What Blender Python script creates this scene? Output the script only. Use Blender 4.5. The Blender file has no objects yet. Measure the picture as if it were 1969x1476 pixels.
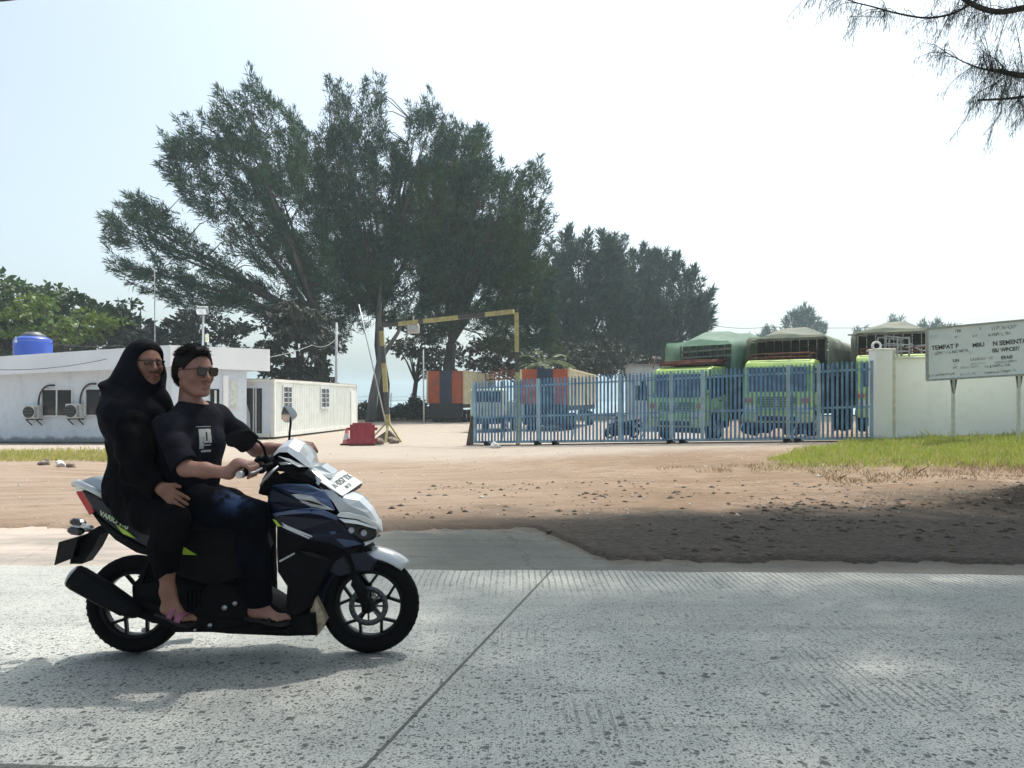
import bpy, math, random
import numpy as np
from mathutils import Vector, Matrix
random.seed(7); RNG = np.random.default_rng(11)
SC = bpy.context.scene
# ------------------------------------------------------------------ camera, sky, sun, exposure
F, CX, HY, EYE = 1500.0, 984.5, 770.0, 1.29      # focal length and horizon in photo pixels, eye height
cam = bpy.data.cameras.new('camera'); co = bpy.data.objects.new('camera', cam); SC.collection.objects.link(co)
cam.sensor_width = 36; cam.lens = F / 1969 * 36; cam.shift_y = (HY - 738) / 1969
cam.clip_start = .05; cam.clip_end = 3000
co.location = (0, 0, EYE); co.rotation_euler = (math.radians(90), 0, 0); SC.camera = co
SUNV = Vector((.25, .41, 1)).normalized()
ELEV = math.asin(SUNV.z); AZ = math.atan2(SUNV.x, SUNV.y)
W = bpy.data.worlds.new('World'); SC.world = W; W.use_nodes = True
nt = W.node_tree; sky = nt.nodes.new('ShaderNodeTexSky'); sky.sky_type = 'NISHITA'; sky.sun_disc = False
sky.sun_elevation = ELEV; sky.sun_rotation = AZ
sky.air_density = 1.0; sky.dust_density = 5.0; sky.ozone_density = 2.0; sky.altitude = 0
bg = nt.nodes['Background']; bg.inputs['Strength'].default_value = .15
tint = nt.nodes.new('ShaderNodeMix'); tint.data_type = 'RGBA'; tint.blend_type = 'MULTIPLY'; tint.inputs[0].default_value = 1; tint.inputs[7].default_value = (.945, 1.02, .995, 1)
bw = nt.nodes.new('ShaderNodeRGBToBW'); nt.links.new(sky.outputs[0], bw.inputs[0]); ds = nt.nodes.new('ShaderNodeMix'); ds.data_type = 'RGBA'; ds.inputs[0].default_value = .45   # hazy, whitened air
nt.links.new(sky.outputs[0], ds.inputs[6]); nt.links.new(bw.outputs[0], ds.inputs[7]); nt.links.new(ds.outputs[2], tint.inputs[6]); nt.links.new(tint.outputs[2], bg.inputs['Color'])
sl = bpy.data.lights.new('sun', 'SUN'); sl.energy = 2.5; sl.angle = math.radians(1.3); sl.color = (1, .93, .85)
so = bpy.data.objects.new('sun', sl); SC.collection.objects.link(so); so.location = (10, 10, 30)
so.rotation_euler = SUNV.to_track_quat('Z', 'Y').to_euler()
SC.view_settings.view_transform = 'Standard'; SC.view_settings.look = 'None'
SC.view_settings.gamma = 1; SC.view_settings.use_curve_mapping = False
SC.view_settings.exposure = .85
SC.cycles.volume_step_rate = 4; SC.cycles.max_bounces = 6; SC.cycles.volume_bounces = 1
SC.cycles.transparent_max_bounces = 8
HAZE_DENS = .0007

def P(px, py, Y):            # a point of the place seen at a photo pixel, Y metres away
    return Vector(((px - CX) / F * Y, Y, EYE - (py - HY) / F * Y))
def A3(px, py, Y): return np.array(P(px, py, Y))

# ------------------------------------------------------------------ materials
def newmat(name):
    m = bpy.data.materials.new(name); m.use_nodes = True
    t = m.node_tree; b = t.nodes['Principled BSDF']; return m, t, b
def N(t, typ, **kw):
    n = t.nodes.new(typ)
    for k, v in kw.items():
        if k in n.inputs: n.inputs[k].default_value = v
        else: setattr(n, k, v)
    return n
def MA(t, op, a, b=None, c=None, clamp=False):
    n = t.nodes.new('ShaderNodeMath'); n.operation = op; n.use_clamp = clamp
    for i, x in enumerate((a, b, c)):
        if x is None: continue
        if isinstance(x, (int, float)): n.inputs[i].default_value = x
        else: t.links.new(x, n.inputs[i])
    return n.outputs[0]
def RG(t, x, lo, hi, a=0., b=1.):
    n = t.nodes.new('ShaderNodeMapRange'); n.interpolation_type = 'SMOOTHSTEP'
    t.links.new(x, n.inputs[0]); n.inputs[1].default_value = lo; n.inputs[2].default_value = hi
    n.inputs[3].default_value = a; n.inputs[4].default_value = b; return n.outputs[0]
def MIX(t, f, a, b, mode='MIX'):
    n = t.nodes.new('ShaderNodeMix'); n.data_type = 'RGBA'; n.blend_type = mode
    for s, x in ((n.inputs[0], f), (n.inputs[6], a), (n.inputs[7], b)):
        if isinstance(x, (int, float)): s.default_value = x
        elif isinstance(x, tuple): s.default_value = (*x, 1)
        else: t.links.new(x, s)
    return n.outputs[2]
def NOISE(t, vec, scale, detail=4, rough=.55, stretch=None, out=0):
    if stretch:
        mp = N(t, 'ShaderNodeMapping'); mp.inputs['Scale'].default_value = stretch
        t.links.new(vec, mp.inputs[0]); vec = mp.outputs[0]
    n = N(t, 'ShaderNodeTexNoise'); n.inputs['Scale'].default_value = scale
    n.inputs['Detail'].default_value = detail; n.inputs['Roughness'].default_value = rough
    t.links.new(vec, n.inputs['Vector']); return n.outputs[out]
def BUMP(t, b, h, strength=.3, dist=.01):
    n = N(t, 'ShaderNodeBump'); n.inputs['Strength'].default_value = strength
    n.inputs['Distance'].default_value = dist; t.links.new(h, n.inputs['Height'])
    t.links.new(n.outputs[0], b.inputs['Normal']); return n
def mat(name, col, rough=.6, metal=0, var=.25, scale=6, bump=0, bscale=40, coat=0, col2=None, spec=.5, stretch=None, lo=.35, hi=.65, detail=4):
    m, t, b = newmat(name)
    tc = N(t, 'ShaderNodeTexCoord').outputs['Object']
    if col2 is None: col2 = tuple(c * (1 - var) for c in col)
    f = RG(t, NOISE(t, tc, scale, detail, stretch=stretch), lo, hi)
    t.links.new(MIX(t, f, col, col2), b.inputs['Base Color'])
    b.inputs['Roughness'].default_value = rough; b.inputs['Metallic'].default_value = metal
    b.inputs['Coat Weight'].default_value = coat; b.inputs['Coat Roughness'].default_value = .08
    b.inputs['Specular IOR Level'].default_value = spec
    if bump: BUMP(t, b, NOISE(t, tc, bscale, 4), bump)
    return m
def leafmat(name, c1, c2, c3, scale=.35, rough=.75, spec=.2, trans=.15):
    m, t, b = newmat(name)
    tc = N(t, 'ShaderNodeTexCoord').outputs['Object']
    a = RG(t, NOISE(t, tc, scale, 3), .4, .6); c = RG(t, NOISE(t, tc, scale * 7, 2), .45, .7)
    col = MIX(t, c, MIX(t, a, c1, c2), c3)
    t.links.new(col, b.inputs['Base Color']); b.inputs['Roughness'].default_value = rough
    b.inputs['Specular IOR Level'].default_value = spec
    if trans:
        tr = N(t, 'ShaderNodeBsdfTranslucent'); t.links.new(col, tr.inputs[0])
        mx = N(t, 'ShaderNodeMixShader'); mx.inputs[0].default_value = trans
        t.links.new(b.outputs[0], mx.inputs[1]); t.links.new(tr.outputs[0], mx.inputs[2])
        t.links.new(mx.outputs[0], t.nodes['Material Output'].inputs[0])
    return m

# ------------------------------------------------------------------ object helpers
def tag(o, label=None, cat=None, group=None, kind=None):
    if label: o['label'] = label
    if cat: o['category'] = cat
    if group: o['group'] = group
    if kind: o['kind'] = kind
    return o
def empty(name, loc, rz=0, label=None, cat=None, group=None):
    o = bpy.data.objects.new(name, None); SC.collection.objects.link(o); o.empty_display_size = .2
    o.location = loc; o.rotation_euler = (0, 0, rz); return tag(o, label, cat, group)
def worldloc(p):
    v = Vector((0, 0, 0))
    while p is not None: v += p.location; p = p.parent
    return v
def link(name, me, mats, parent=None, world=True, smooth=False):
    if parent is not None and world:
        me.transform(Matrix.Translation(-worldloc(parent)))
    o = bpy.data.objects.new(name, me); SC.collection.objects.link(o)
    for m in (mats if isinstance(mats, (list, tuple)) else [mats]): me.materials.append(m)
    if smooth: me.polygons.foreach_set('use_smooth', [True] * len(me.polygons))
    if parent is not None: o.parent = parent
    me.update(); return o
def npmesh(name, v, f):
    """v (n,3), f (m,k) arrays -> mesh data"""
    v = np.asarray(v, np.float32); f = np.asarray(f, np.int32); k = f.shape[1]
    me = bpy.data.meshes.new(name); me.vertices.add(len(v)); me.vertices.foreach_set('co', v.ravel())
    me.loops.add(f.size); me.loops.foreach_set('vertex_index', f.ravel())
    me.polygons.add(len(f)); me.polygons.foreach_set('loop_start', np.arange(0, f.size, k, dtype=np.int32))
    me.polygons.foreach_set('loop_total', np.full(len(f), k, np.int32)); me.update(calc_edges=True); return me
def copy_tree(o, parent=None):
    c = o.copy(); SC.collection.objects.link(c)
    if parent is not None: c.parent = parent
    for ch in [x for x in SC.objects if x.parent == o]: copy_tree(ch, c)
    return c

class MB:
    def __init__(s): s.v = []; s.f = []; s.m = []; s.sm = []
    def add(s, vs, fs, mi=0, sm=False):
        n = len(s.v); s.v += [tuple(v) for v in vs]
        for f in fs: s.f.append([i + n for i in f]); s.m.append(mi); s.sm.append(sm)
        return s
    def box(s, c, d, R=None, mi=0, taper=1.0):
        vs = []
        for z in (-1, 1):
            k = taper if z > 0 else 1
            for x, y in ((-1, -1), (1, -1), (1, 1), (-1, 1)):
                p = Vector((x * d[0] / 2 * k, y * d[1] / 2 * k, z * d[2] / 2))
                if R is not None: p = R @ p
                vs.append(p + Vector(c))
        return s.add(vs, [(0, 3, 2, 1), (4, 5, 6, 7), (0, 1, 5, 4), (1, 2, 6, 5), (2, 3, 7, 6), (3, 0, 4, 7)], mi)
    def bbox(s, c, d, b=.01, R=None, mi=0):           # bevelled box
        hx, hy, hz = d[0] / 2, d[1] / 2, d[2] / 2; vs = []
        def ring(z, ix):
            x, y = hx - ix, hy - ix
            for q in ((-x + b, -y), (x - b, -y), (x, -y + b), (x, y - b), (x - b, y), (-x + b, y), (-x, y - b), (-x, -y + b)):
                p = Vector((q[0], q[1], z))
                if R is not None: p = R @ p
                vs.append(p + Vector(c))
        ring(-hz, b); ring(-hz + b, 0); ring(hz - b, 0); ring(hz, b)
        fs = [tuple(range(7, -1, -1)), tuple(range(24, 32))]
        for r in range(3):
            for i in range(8): j = (i + 1) % 8; fs.append((r * 8 + i, r * 8 + j, r * 8 + 8 + j, r * 8 + 8 + i))
        return s.add(vs, fs, mi)
    def bar(s, a, b, w, h=None, mi=0, up=(0, 0, 1)):   # rectangular bar
        a = Vector(a); b = Vector(b); d = (b - a); L = d.length; d.normalize()
        u = Vector(up); 
        if abs(d.dot(u)) > .95: u = Vector((0, 1, 0))
        x = d.cross(u).normalized(); z = x.cross(d)
        R = Matrix((x, d, z)).transposed(); return s.box((a + b) / 2, (w, L, h or w), R, mi)
    def tube(s, pts, r, n=8, mi=0, caps=True, sm=True):
        pts = [Vector(p) for p in pts]; rs = r if isinstance(r, (list, tuple)) else [r] * len(pts)
        vs = []; prev = None
        for i, p in enumerate(pts):
            d = (pts[min(i + 1, len(pts) - 1)] - pts[max(i - 1, 0)]).normalized()
            if prev is None:
                u = Vector((0, 0, 1)) if abs(d.z) < .9 else Vector((1, 0, 0)); x = d.cross(u).normalized()
            else: x = (prev - d * prev.dot(d)).normalized()
            prev = x; y = d.cross(x)
            for k in range(n):
                a = 2 * math.pi * k / n; vs.append(p + (x * math.cos(a) + y * math.sin(a)) * rs[i])
        fs = [(i * n + k, i * n + (k + 1) % n, (i + 1) * n + (k + 1) % n, (i + 1) * n + k) for i in range(len(pts) - 1) for k in range(n)]
        s.add(vs, fs, mi, sm)
        if caps:
            b = len(s.v) - len(vs)
            s.f.append([b + k for k in range(n - 1, -1, -1)]); s.m.append(mi); s.sm.append(False)
            b = len(s.v) - n; s.f.append([b + k for k in range(n)]); s.m.append(mi); s.sm.append(False)
        return s
    def lathe(s, c, prof, n=24, axis='Z', mi=0, sm=True, close=False):
        """prof: list of (r, h); axis of revolution"""
        c = Vector(c); vs = []
        for r, h in prof:
            for k in range(n):
                a = 2 * math.pi * k / n; q = (r * math.cos(a), r * math.sin(a), h)
                if axis == 'Y': q = (q[0], q[2], q[1])
                if axis == 'X': q = (q[2], q[0], q[1])
                vs.append(c + Vector(q))
        m = len(prof); rr = range(m if close else m - 1)
        fs = [(i * n + k, i * n + (k + 1) % n, ((i + 1) % m) * n + (k + 1) % n, ((i + 1) % m) * n + k) for i in rr for k in range(n)]
        return s.add(vs, fs, mi, sm)
    def poly(s, pts, mi=0): return s.add(pts, [tuple(range(len(pts)))], mi)
    def prism(s, pts, d, mi=0):
        """pts: planar outline, d: extrusion vector"""
        n = len(pts); d = Vector(d); vs = [Vector(p) for p in pts] + [Vector(p) + d for p in pts]
        fs = [tuple(range(n)), tuple(range(2 * n - 1, n - 1, -1))] + [(i, (i + n), (i + 1) % n + n, (i + 1) % n) for i in range(n)]
        return s.add(vs, fs, mi)
    def build(s, name, mats, parent=None, world=True, bevel=0, recalc=True):
        me = bpy.data.meshes.new(name); me.from_pydata(s.v, [], s.f); me.update()
        me.polygons.foreach_set('material_index', s.m); me.polygons.foreach_set('use_smooth', s.sm)
        if recalc:
            import bmesh
            bm = bmesh.new(); bm.from_mesh(me); bmesh.ops.recalc_face_normals(bm, faces=bm.faces)
            if bevel: bmesh.ops.bevel(bm, geom=list(bm.edges), offset=bevel, segments=2, affect='EDGES', profile=.5)
            bm.to_mesh(me); bm.free()
        return link(name, me, mats, parent, world)

# ------------------------------------------------------------------ implicit surfaces for bodies and cloth
class Field:
    def __init__(s, lo, hi, h=.005):
        s.lo = np.array(lo, np.float32); s.h = h
        s.n = np.ceil((np.array(hi) - s.lo) / h).astype(int) + 1
        s.ax = [s.lo[i] + h * np.arange(s.n[i], dtype=np.float32) for i in range(3)]
        s.F = np.full(s.n, .3, np.float32); s.mode = 'u'
    def box(s, lo, hi):
        i0 = np.clip(np.floor((np.array(lo) - s.lo) / s.h).astype(int), 0, s.n); i1 = np.clip(np.ceil((np.array(hi) - s.lo) / s.h).astype(int) + 1, 0, s.n)
        sl = tuple(slice(a, b) for a, b in zip(i0, i1))
        return sl, s.ax[0][sl[0]][:, None, None], s.ax[1][sl[1]][None, :, None], s.ax[2][sl[2]][None, None, :]
    def put(s, sl, d, k):
        a = s.F[sl]
        if s.mode == 'u':
            h = np.maximum(k - np.abs(a - d), 0) / k; s.F[sl] = np.minimum(a, d) - h * h * k / 4
        else:
            d = -d; h = np.maximum(k - np.abs(a - d), 0) / k; s.F[sl] = np.maximum(a, d) + h * h * k / 4
    def cap(s, a, b, ra, rb, k=.02):
        a = np.array(a, np.float32); b = np.array(b, np.float32); r = max(ra, rb) + k + .012
        sl, X, Y, Z = s.box(np.minimum(a, b) - r, np.maximum(a, b) + r)
        ba = b - a; L = max(float(ba @ ba), 1e-9)
        t = np.clip(((X - a[0]) * ba[0] + (Y - a[1]) * ba[1] + (Z - a[2]) * ba[2]) / L, 0, 1)
        d = np.sqrt((X - a[0] - t * ba[0]) ** 2 + (Y - a[1] - t * ba[1]) ** 2 + (Z - a[2] - t * ba[2]) ** 2) - (ra + (rb - ra) * t)
        s.put(sl, d, k); return s
    def chain(s, pts, rs, k=.02):
        for i in range(len(pts) - 1): s.cap(pts[i], pts[i + 1], rs[i], rs[i + 1], k)
        return s
    def ecap(s, a, b, wa, wb, u, k=.03):
        """elliptic tapered capsule: w = (half width along u, half depth)"""
        a = np.array(a, np.float32); b = np.array(b, np.float32); u = np.array(u, np.float32)
        ba = b - a; L = float(np.sqrt(ba @ ba)); ax = ba / L; u = u - ax * (u @ ax); u /= np.linalg.norm(u); v = np.cross(ax, u)
        r = max(*wa, *wb) + k + .012
        sl, X, Y, Z = s.box(np.minimum(a, b) - r, np.maximum(a, b) + r)
        qx, qy, qz = X - a[0], Y - a[1], Z - a[2]
        tt = (qx * ax[0] + qy * ax[1] + qz * ax[2]); t = np.clip(tt / L, 0, 1)
        e = tt - t * L; pu = qx * u[0] + qy * u[1] + qz * u[2]; pv = qx * v[0] + qy * v[1] + qz * v[2]
        W_ = wa[0] + (wb[0] - wa[0]) * t; D_ = wa[1] + (wb[1] - wa[1]) * t; m = np.minimum(W_, D_)
        k0 = np.sqrt((pu / W_) ** 2 + (pv / D_) ** 2 + (e / m) ** 2); k1 = np.sqrt((pu / W_ ** 2) ** 2 + (pv / D_ ** 2) ** 2 + (e / m ** 2) ** 2) + 1e-6
        s.put(sl, k0 * (k0 - 1) / k1, k); return s
    def ell(s, c, r, R=None, k=.02):
        c = np.array(c, np.float32); m = max(r) + k + .012
        sl, X, Y, Z = s.box(c - m, c + m); x, y, z = X - c[0], Y - c[1], Z - c[2]
        if R is not None: x, y, z = (R[0][0] * x + R[1][0] * y + R[2][0] * z, R[0][1] * x + R[1][1] * y + R[2][1] * z, R[0][2] * x + R[1][2] * y + R[2][2] * z)
        k0 = np.sqrt((x / r[0]) ** 2 + (y / r[1]) ** 2 + (z / r[2]) ** 2); k1 = np.sqrt((x / r[0] ** 2) ** 2 + (y / r[1] ** 2) ** 2 + (z / r[2] ** 2) ** 2) + 1e-6
        s.put(sl, k0 * (k0 - 1) / k1, k); return s
    def sub(s): s.mode = 's'; return s
    def uni(s): s.mode = 'u'; return s
    def cut(s, pt, n, c=None, R=.3):
        """remove what lies on the +n side of pt (within R of c)"""
        n = np.array(n, np.float32); n /= np.linalg.norm(n); pt = np.array(pt, np.float32); c = pt if c is None else np.array(c, np.float32)
        sl, X, Y, Z = s.box(c - R, c + R)
        d = (X - pt[0]) * n[0] + (Y - pt[1]) * n[1] + (Z - pt[2]) * n[2]
        q = R - np.sqrt((X - c[0]) ** 2 + (Y - c[1]) ** 2 + (Z - c[2]) ** 2)
        s.F[sl] = np.maximum(s.F[sl], np.minimum(d, q)); return s
    def disp(s, amp, dirs):
        """small folds: dirs = list of (kx, ky, kz, phase, weight)"""
        X, Y, Z = s.ax[0][:, None, None], s.ax[1][None, :, None], s.ax[2][None, None, :]
        g = 0
        w1 = np.sin(7 * X + 5 * Z + 1.3) + np.sin(9 * Y - 6 * Z)
        w2 = np.sin(11 * Z + 4 * X + .7) + np.sin(13 * X - 8 * Y + 2); env = .55 + .45 * np.sin(6 * X - 7 * Z + 5 * Y + 1)
        for kx, ky, kz, ph, wt in dirs: g = g + wt * (1.15 - 2.3 * np.abs(np.sin(.62 * (kx * X + ky * Y + kz * Z) + ph + .9 * w1 + .35 * w2))) * env
        s.F += (amp * g).astype(np.float32); return s
    def mesh(s, name):
        f = s.F; ins = f < 0; n = f.shape
        c = [(i, j, k) for i in (0, 1) for j in (0, 1) for k in (0, 1)]
        cnt = sum(ins[i:n[0] - 1 + i, j:n[1] - 1 + j, k:n[2] - 1 + k].astype(np.int8) for i, j, k in c)
        mix = (cnt > 0) & (cnt < 8); idx = np.argwhere(mix); vid = np.full(mix.shape, -1, np.int64); vid[mix] = np.arange(len(idx))
        acc = np.zeros((len(idx), 3)); num = np.zeros(len(idx))
        for a in c:
            for x in range(3):
                if a[x]: continue
                b = list(a); b[x] = 1
                fa = f[idx[:, 0] + a[0], idx[:, 1] + a[1], idx[:, 2] + a[2]]; fb = f[idx[:, 0] + b[0], idx[:, 1] + b[1], idx[:, 2] + b[2]]
                cr = (fa < 0) != (fb < 0); t = np.where(cr, fa / np.where(cr, fa - fb, 1), 0)
                p = np.array(a, float)[None].repeat(len(idx), 0); p[:, x] += t; acc[cr] += p[cr]; num[cr] += 1
        V = s.lo + s.h * (idx + acc / num[:, None]); Q = []
        for x in range(3):
            y, z = (x + 1) % 3, (x + 2) % 3
            lo = [slice(1, n[i] - 1) for i in range(3)]; hi = list(lo); lo[x] = slice(0, n[x] - 1); hi[x] = slice(1, n[x])
            d = ins[tuple(lo)].astype(np.int8) - ins[tuple(hi)].astype(np.int8); e = np.argwhere(d != 0); sg = d[tuple(e.T)]
            off = np.array([0 if i == x else 1 for i in range(3)]); e = e + off
            ey = np.eye(3, dtype=int)[y]; ez = np.eye(3, dtype=int)[z]
            q = np.stack([vid[tuple((e - o).T)] for o in (0 * ey, ey, ey + ez, ez)], 1)
            q[sg < 0] = q[sg < 0][:, ::-1]; Q.append(q)
        Q = np.concatenate(Q); Q = Q[(Q >= 0).all(1)]
        return npmesh(name, V, Q)
def bounds(pts, pad=.25):
    p = np.array(pts); return p.min(0) - pad, p.max(0) + pad
# ------------------------------------------------------------------ terrain
def sst(x, a, b): t = np.clip((x - a) / (b - a), 0, 1); return t * t * (3 - 2 * t)
def fbm(x, y, sc, octv=4, seed=0):
    r = np.random.default_rng(seed); g = 0; a = 1.0
    for o in range(octv):
        for _ in range(5):
            th = r.uniform(0, 6.28); k = sc * 2 ** o * r.uniform(.7, 1.3); g = g + a * np.sin(k * (x * math.cos(th) + y * math.sin(th)) + r.uniform(0, 6.28)
                 + 1.5 * np.sin(k * .6 * (x * math.sin(th + 1) + y * math.cos(th + 2)) + r.uniform(0, 6.28)))
        a *= .5
    return g / 5
def road_edge(x): return 5.96 - .04 * x + .015 * np.sin(3.1 * x) + .01 * np.sin(7.7 * x + 1)
def shoulder_edge(x):
    return 7.95 - 1.55 * sst(x, .1, .9) - .12 * sst(x, 1.2, 3.5) + .10 * np.sin(2.3 * x + 1) * sst(-x, -6, 2) + .05 * np.sin(6.1 * x) + .03 * np.sin(15 * x) + .03 * np.sin(27 * x + 2 * np.sin(9 * x)) + .015 * np.sin(61 * x)
def macro(x, y):
    g = -.35 * sst(y, 9, 19)
    R = np.clip((x + 1.41) / 11.68, 0, 1.25) * sst(y, 11, 19) * (1 - sst(y, 25.5, 31))
    return g + .47 * R + .12 * sst(-x, 8, 11) * sst(y, 13, 17) * (1 - sst(y, 26, 29))
def ground_z(x, y):
    x = np.asarray(x, float); y = np.asarray(y, float)
    z = macro(x, y)
    e = shoulder_edge(x); z = z - .075 + .089 * sst(y, e - .12, e + .12)
    rough = sst(x, -.5, 2.0) * (1 - .75 * sst(y, 12, 16)) + .12
    rough = rough * sst(y, e, e + .5)
    z = z + rough * (.010 * fbm(x, y, 2.2, 3, 3) + .006 * fbm(x, y, 14, 3, 5) + .004 * fbm(x * .45, y * 1.6, 38, 2, 9))
    # heap of swept soil and litter at the far side on the right
    z = z + .22 * np.exp(-((x - 6.9) / 1.1) ** 2 - ((y - 9.9) / .55) ** 2) + .10 * np.exp(-((x - 7.2) / .9) ** 2 - ((y - 12.3) / .4) ** 2)
    # wheel ruts sweeping into the gate opening
    z = z - .012 * np.exp(-((y - (10.2 + .35 * (x + 3))) / .18) ** 2) - .010 * np.exp(-((y - (12.4 + .30 * (x + 3))) / .22) ** 2)
    return z
gz = lambda x, y: float(ground_z(x, y))

def mk_ground():
    def ax(segs):
        o = []
        for a, b, s in segs: o.append(np.arange(a, b, s))
        return np.concatenate(o)
    xs = ax([(-420, -60, 12), (-60, -20, 2), (-20, -7, .35), (-7, 9, .04), (9, 20, .3), (20, 60, 2), (60, 421, 12)])
    ys = ax([(-60, 0, 6), (0, 5.6, .5), (5.6, 14, .035), (14, 30, .14), (30, 80, 1.2), (80, 200, 8), (200, 1201, 50)])
    X, Y = np.meshgrid(xs, ys, indexing='ij'); Z = ground_z(X, Y)
    Z = np.where(Y < 5.0, -.06, Z)
    far = sst(Y, 75, 110) + 0 * X; Z = Z - .5 * far
    V = np.stack([X, Y, Z], -1).reshape(-1, 3); nx, ny = len(xs), len(ys)
    i, j = np.meshgrid(np.arange(nx - 1), np.arange(ny - 1), indexing='ij'); a = (i * ny + j).ravel()
    Q = np.stack([a, a + ny, a + ny + 1, a + 1], 1)
    m, t, b = newmat('dirt')
    tc = N(t, 'ShaderNodeTexCoord').outputs['Object']; sp = N(t, 'ShaderNodeSeparateXYZ'); t.links.new(tc, sp.inputs[0])
    x, y = sp.outputs[0], sp.outputs[1]
    big = NOISE(t, tc, .35, 5); mid = NOISE(t, tc, 2.2, 6, .65, (1, 1.5, 1)); fine = NOISE(t, tc, 26, 5, .7, (.6, 1.3, 1))
    c = MIX(t, RG(t, big, .38, .62), (.225, .155, .103), (.305, .226, .163))
    c = MIX(t, RG(t, mid, .46, .66), c, (.19, .13, .085))
    c = MIX(t, RG(t, fine, .50, .70, 0, .8), c, (.20, .14, .095))
    gr = NOISE(t, tc, 75, 4, .75); c = MIX(t, RG(t, gr, .55, .72, 0, .6), c, (.14, .10, .07))
    # pale dust where the vehicles turn in
    dust = MA(t, 'MULTIPLY', RG(t, x, 3.5, -3, 0, 1), RG(t, y, 8, 10, .4, 1))
    rt = N(t, 'ShaderNodeMapping'); rt.inputs['Rotation'].default_value = (0, 0, -.33); t.links.new(tc, rt.inputs[0]); st = NOISE(t, rt.outputs[0], 1.3, 6, .65, (.30, 1.9, 1))
    c = MIX(t, MA(t, 'MULTIPLY', dust, RG(t, st, .35, .6, .25, .85)), c, (.335, .262, .205))
    trk = None
    for k, (R_, w_) in enumerate(((9.6, .13), (11.3, .12), (12.0, .10), (13.7, .13), (14.6, .10), (16.1, .14))):
        ddx = MA(t, 'ADD', x, 9.0); ddy = MA(t, 'SUBTRACT', y, 26.0); rr = MA(t, 'SQRT', MA(t, 'ADD', MA(t, 'MULTIPLY', ddx, ddx), MA(t, 'MULTIPLY', ddy, ddy)))
        q = RG(t, MA(t, 'ABSOLUTE', MA(t, 'SUBTRACT', MA(t, 'ADD', rr, MA(t, 'MULTIPLY', NOISE(t, tc, .25, 2), .9)), R_ + .45)), w_ + .10, w_)
        trk = q if trk is None else MA(t, 'MAXIMUM', trk, q)
    trk = MA(t, 'MULTIPLY', trk, RG(t, NOISE(t, tc, 2.4, 5, .7), .38, .6)); c = MIX(t, MA(t, 'MULTIPLY', trk, .45), c, (.20, .15, .11))
    # dark humus-like soil along the road on the right
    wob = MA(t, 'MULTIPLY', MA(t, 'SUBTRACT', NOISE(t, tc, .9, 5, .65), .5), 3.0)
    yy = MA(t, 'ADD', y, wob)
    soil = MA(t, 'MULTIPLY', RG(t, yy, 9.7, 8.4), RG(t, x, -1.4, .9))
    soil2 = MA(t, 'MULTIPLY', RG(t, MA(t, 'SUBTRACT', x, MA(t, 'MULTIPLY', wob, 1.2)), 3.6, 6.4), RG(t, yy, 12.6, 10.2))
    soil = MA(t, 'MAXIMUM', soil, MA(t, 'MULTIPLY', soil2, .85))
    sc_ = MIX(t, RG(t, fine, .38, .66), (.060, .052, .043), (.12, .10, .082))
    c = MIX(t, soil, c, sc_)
    # grassy earth under the verge, dark earth under the trees
    verge = MA(t, 'MULTIPLY', RG(t, MA(t, 'SUBTRACT', x, MA(t, 'MULTIPLY', MA(t, 'SUBTRACT', y, 17.6), .8)), 5.6, 7.4), RG(t, MA(t, 'ADD', y, MA(t, 'MULTIPLY', wob, .7)), 14.5, 17.5))
    c = MIX(t, MA(t, 'MULTIPLY', verge, .8), c, (.16, .17, .05))
    pale = MA(t, 'MULTIPLY', RG(t, MA(t, 'ADD', y, wob), 19.5, 23), RG(t, x, 10, 8.5)); c = MIX(t, MA(t, 'MULTIPLY', pale, .6), c, (.43, .39, .34))
    c = MIX(t, RG(t, y, 56, 64), c, (.07, .065, .04))
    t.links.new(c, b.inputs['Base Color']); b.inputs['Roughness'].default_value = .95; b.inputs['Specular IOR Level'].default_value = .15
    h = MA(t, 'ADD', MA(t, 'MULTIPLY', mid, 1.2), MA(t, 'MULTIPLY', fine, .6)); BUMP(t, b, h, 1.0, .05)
    o = link('ground', npmesh('ground', V, Q), m, smooth=True); tag(o, kind='structure')

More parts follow.
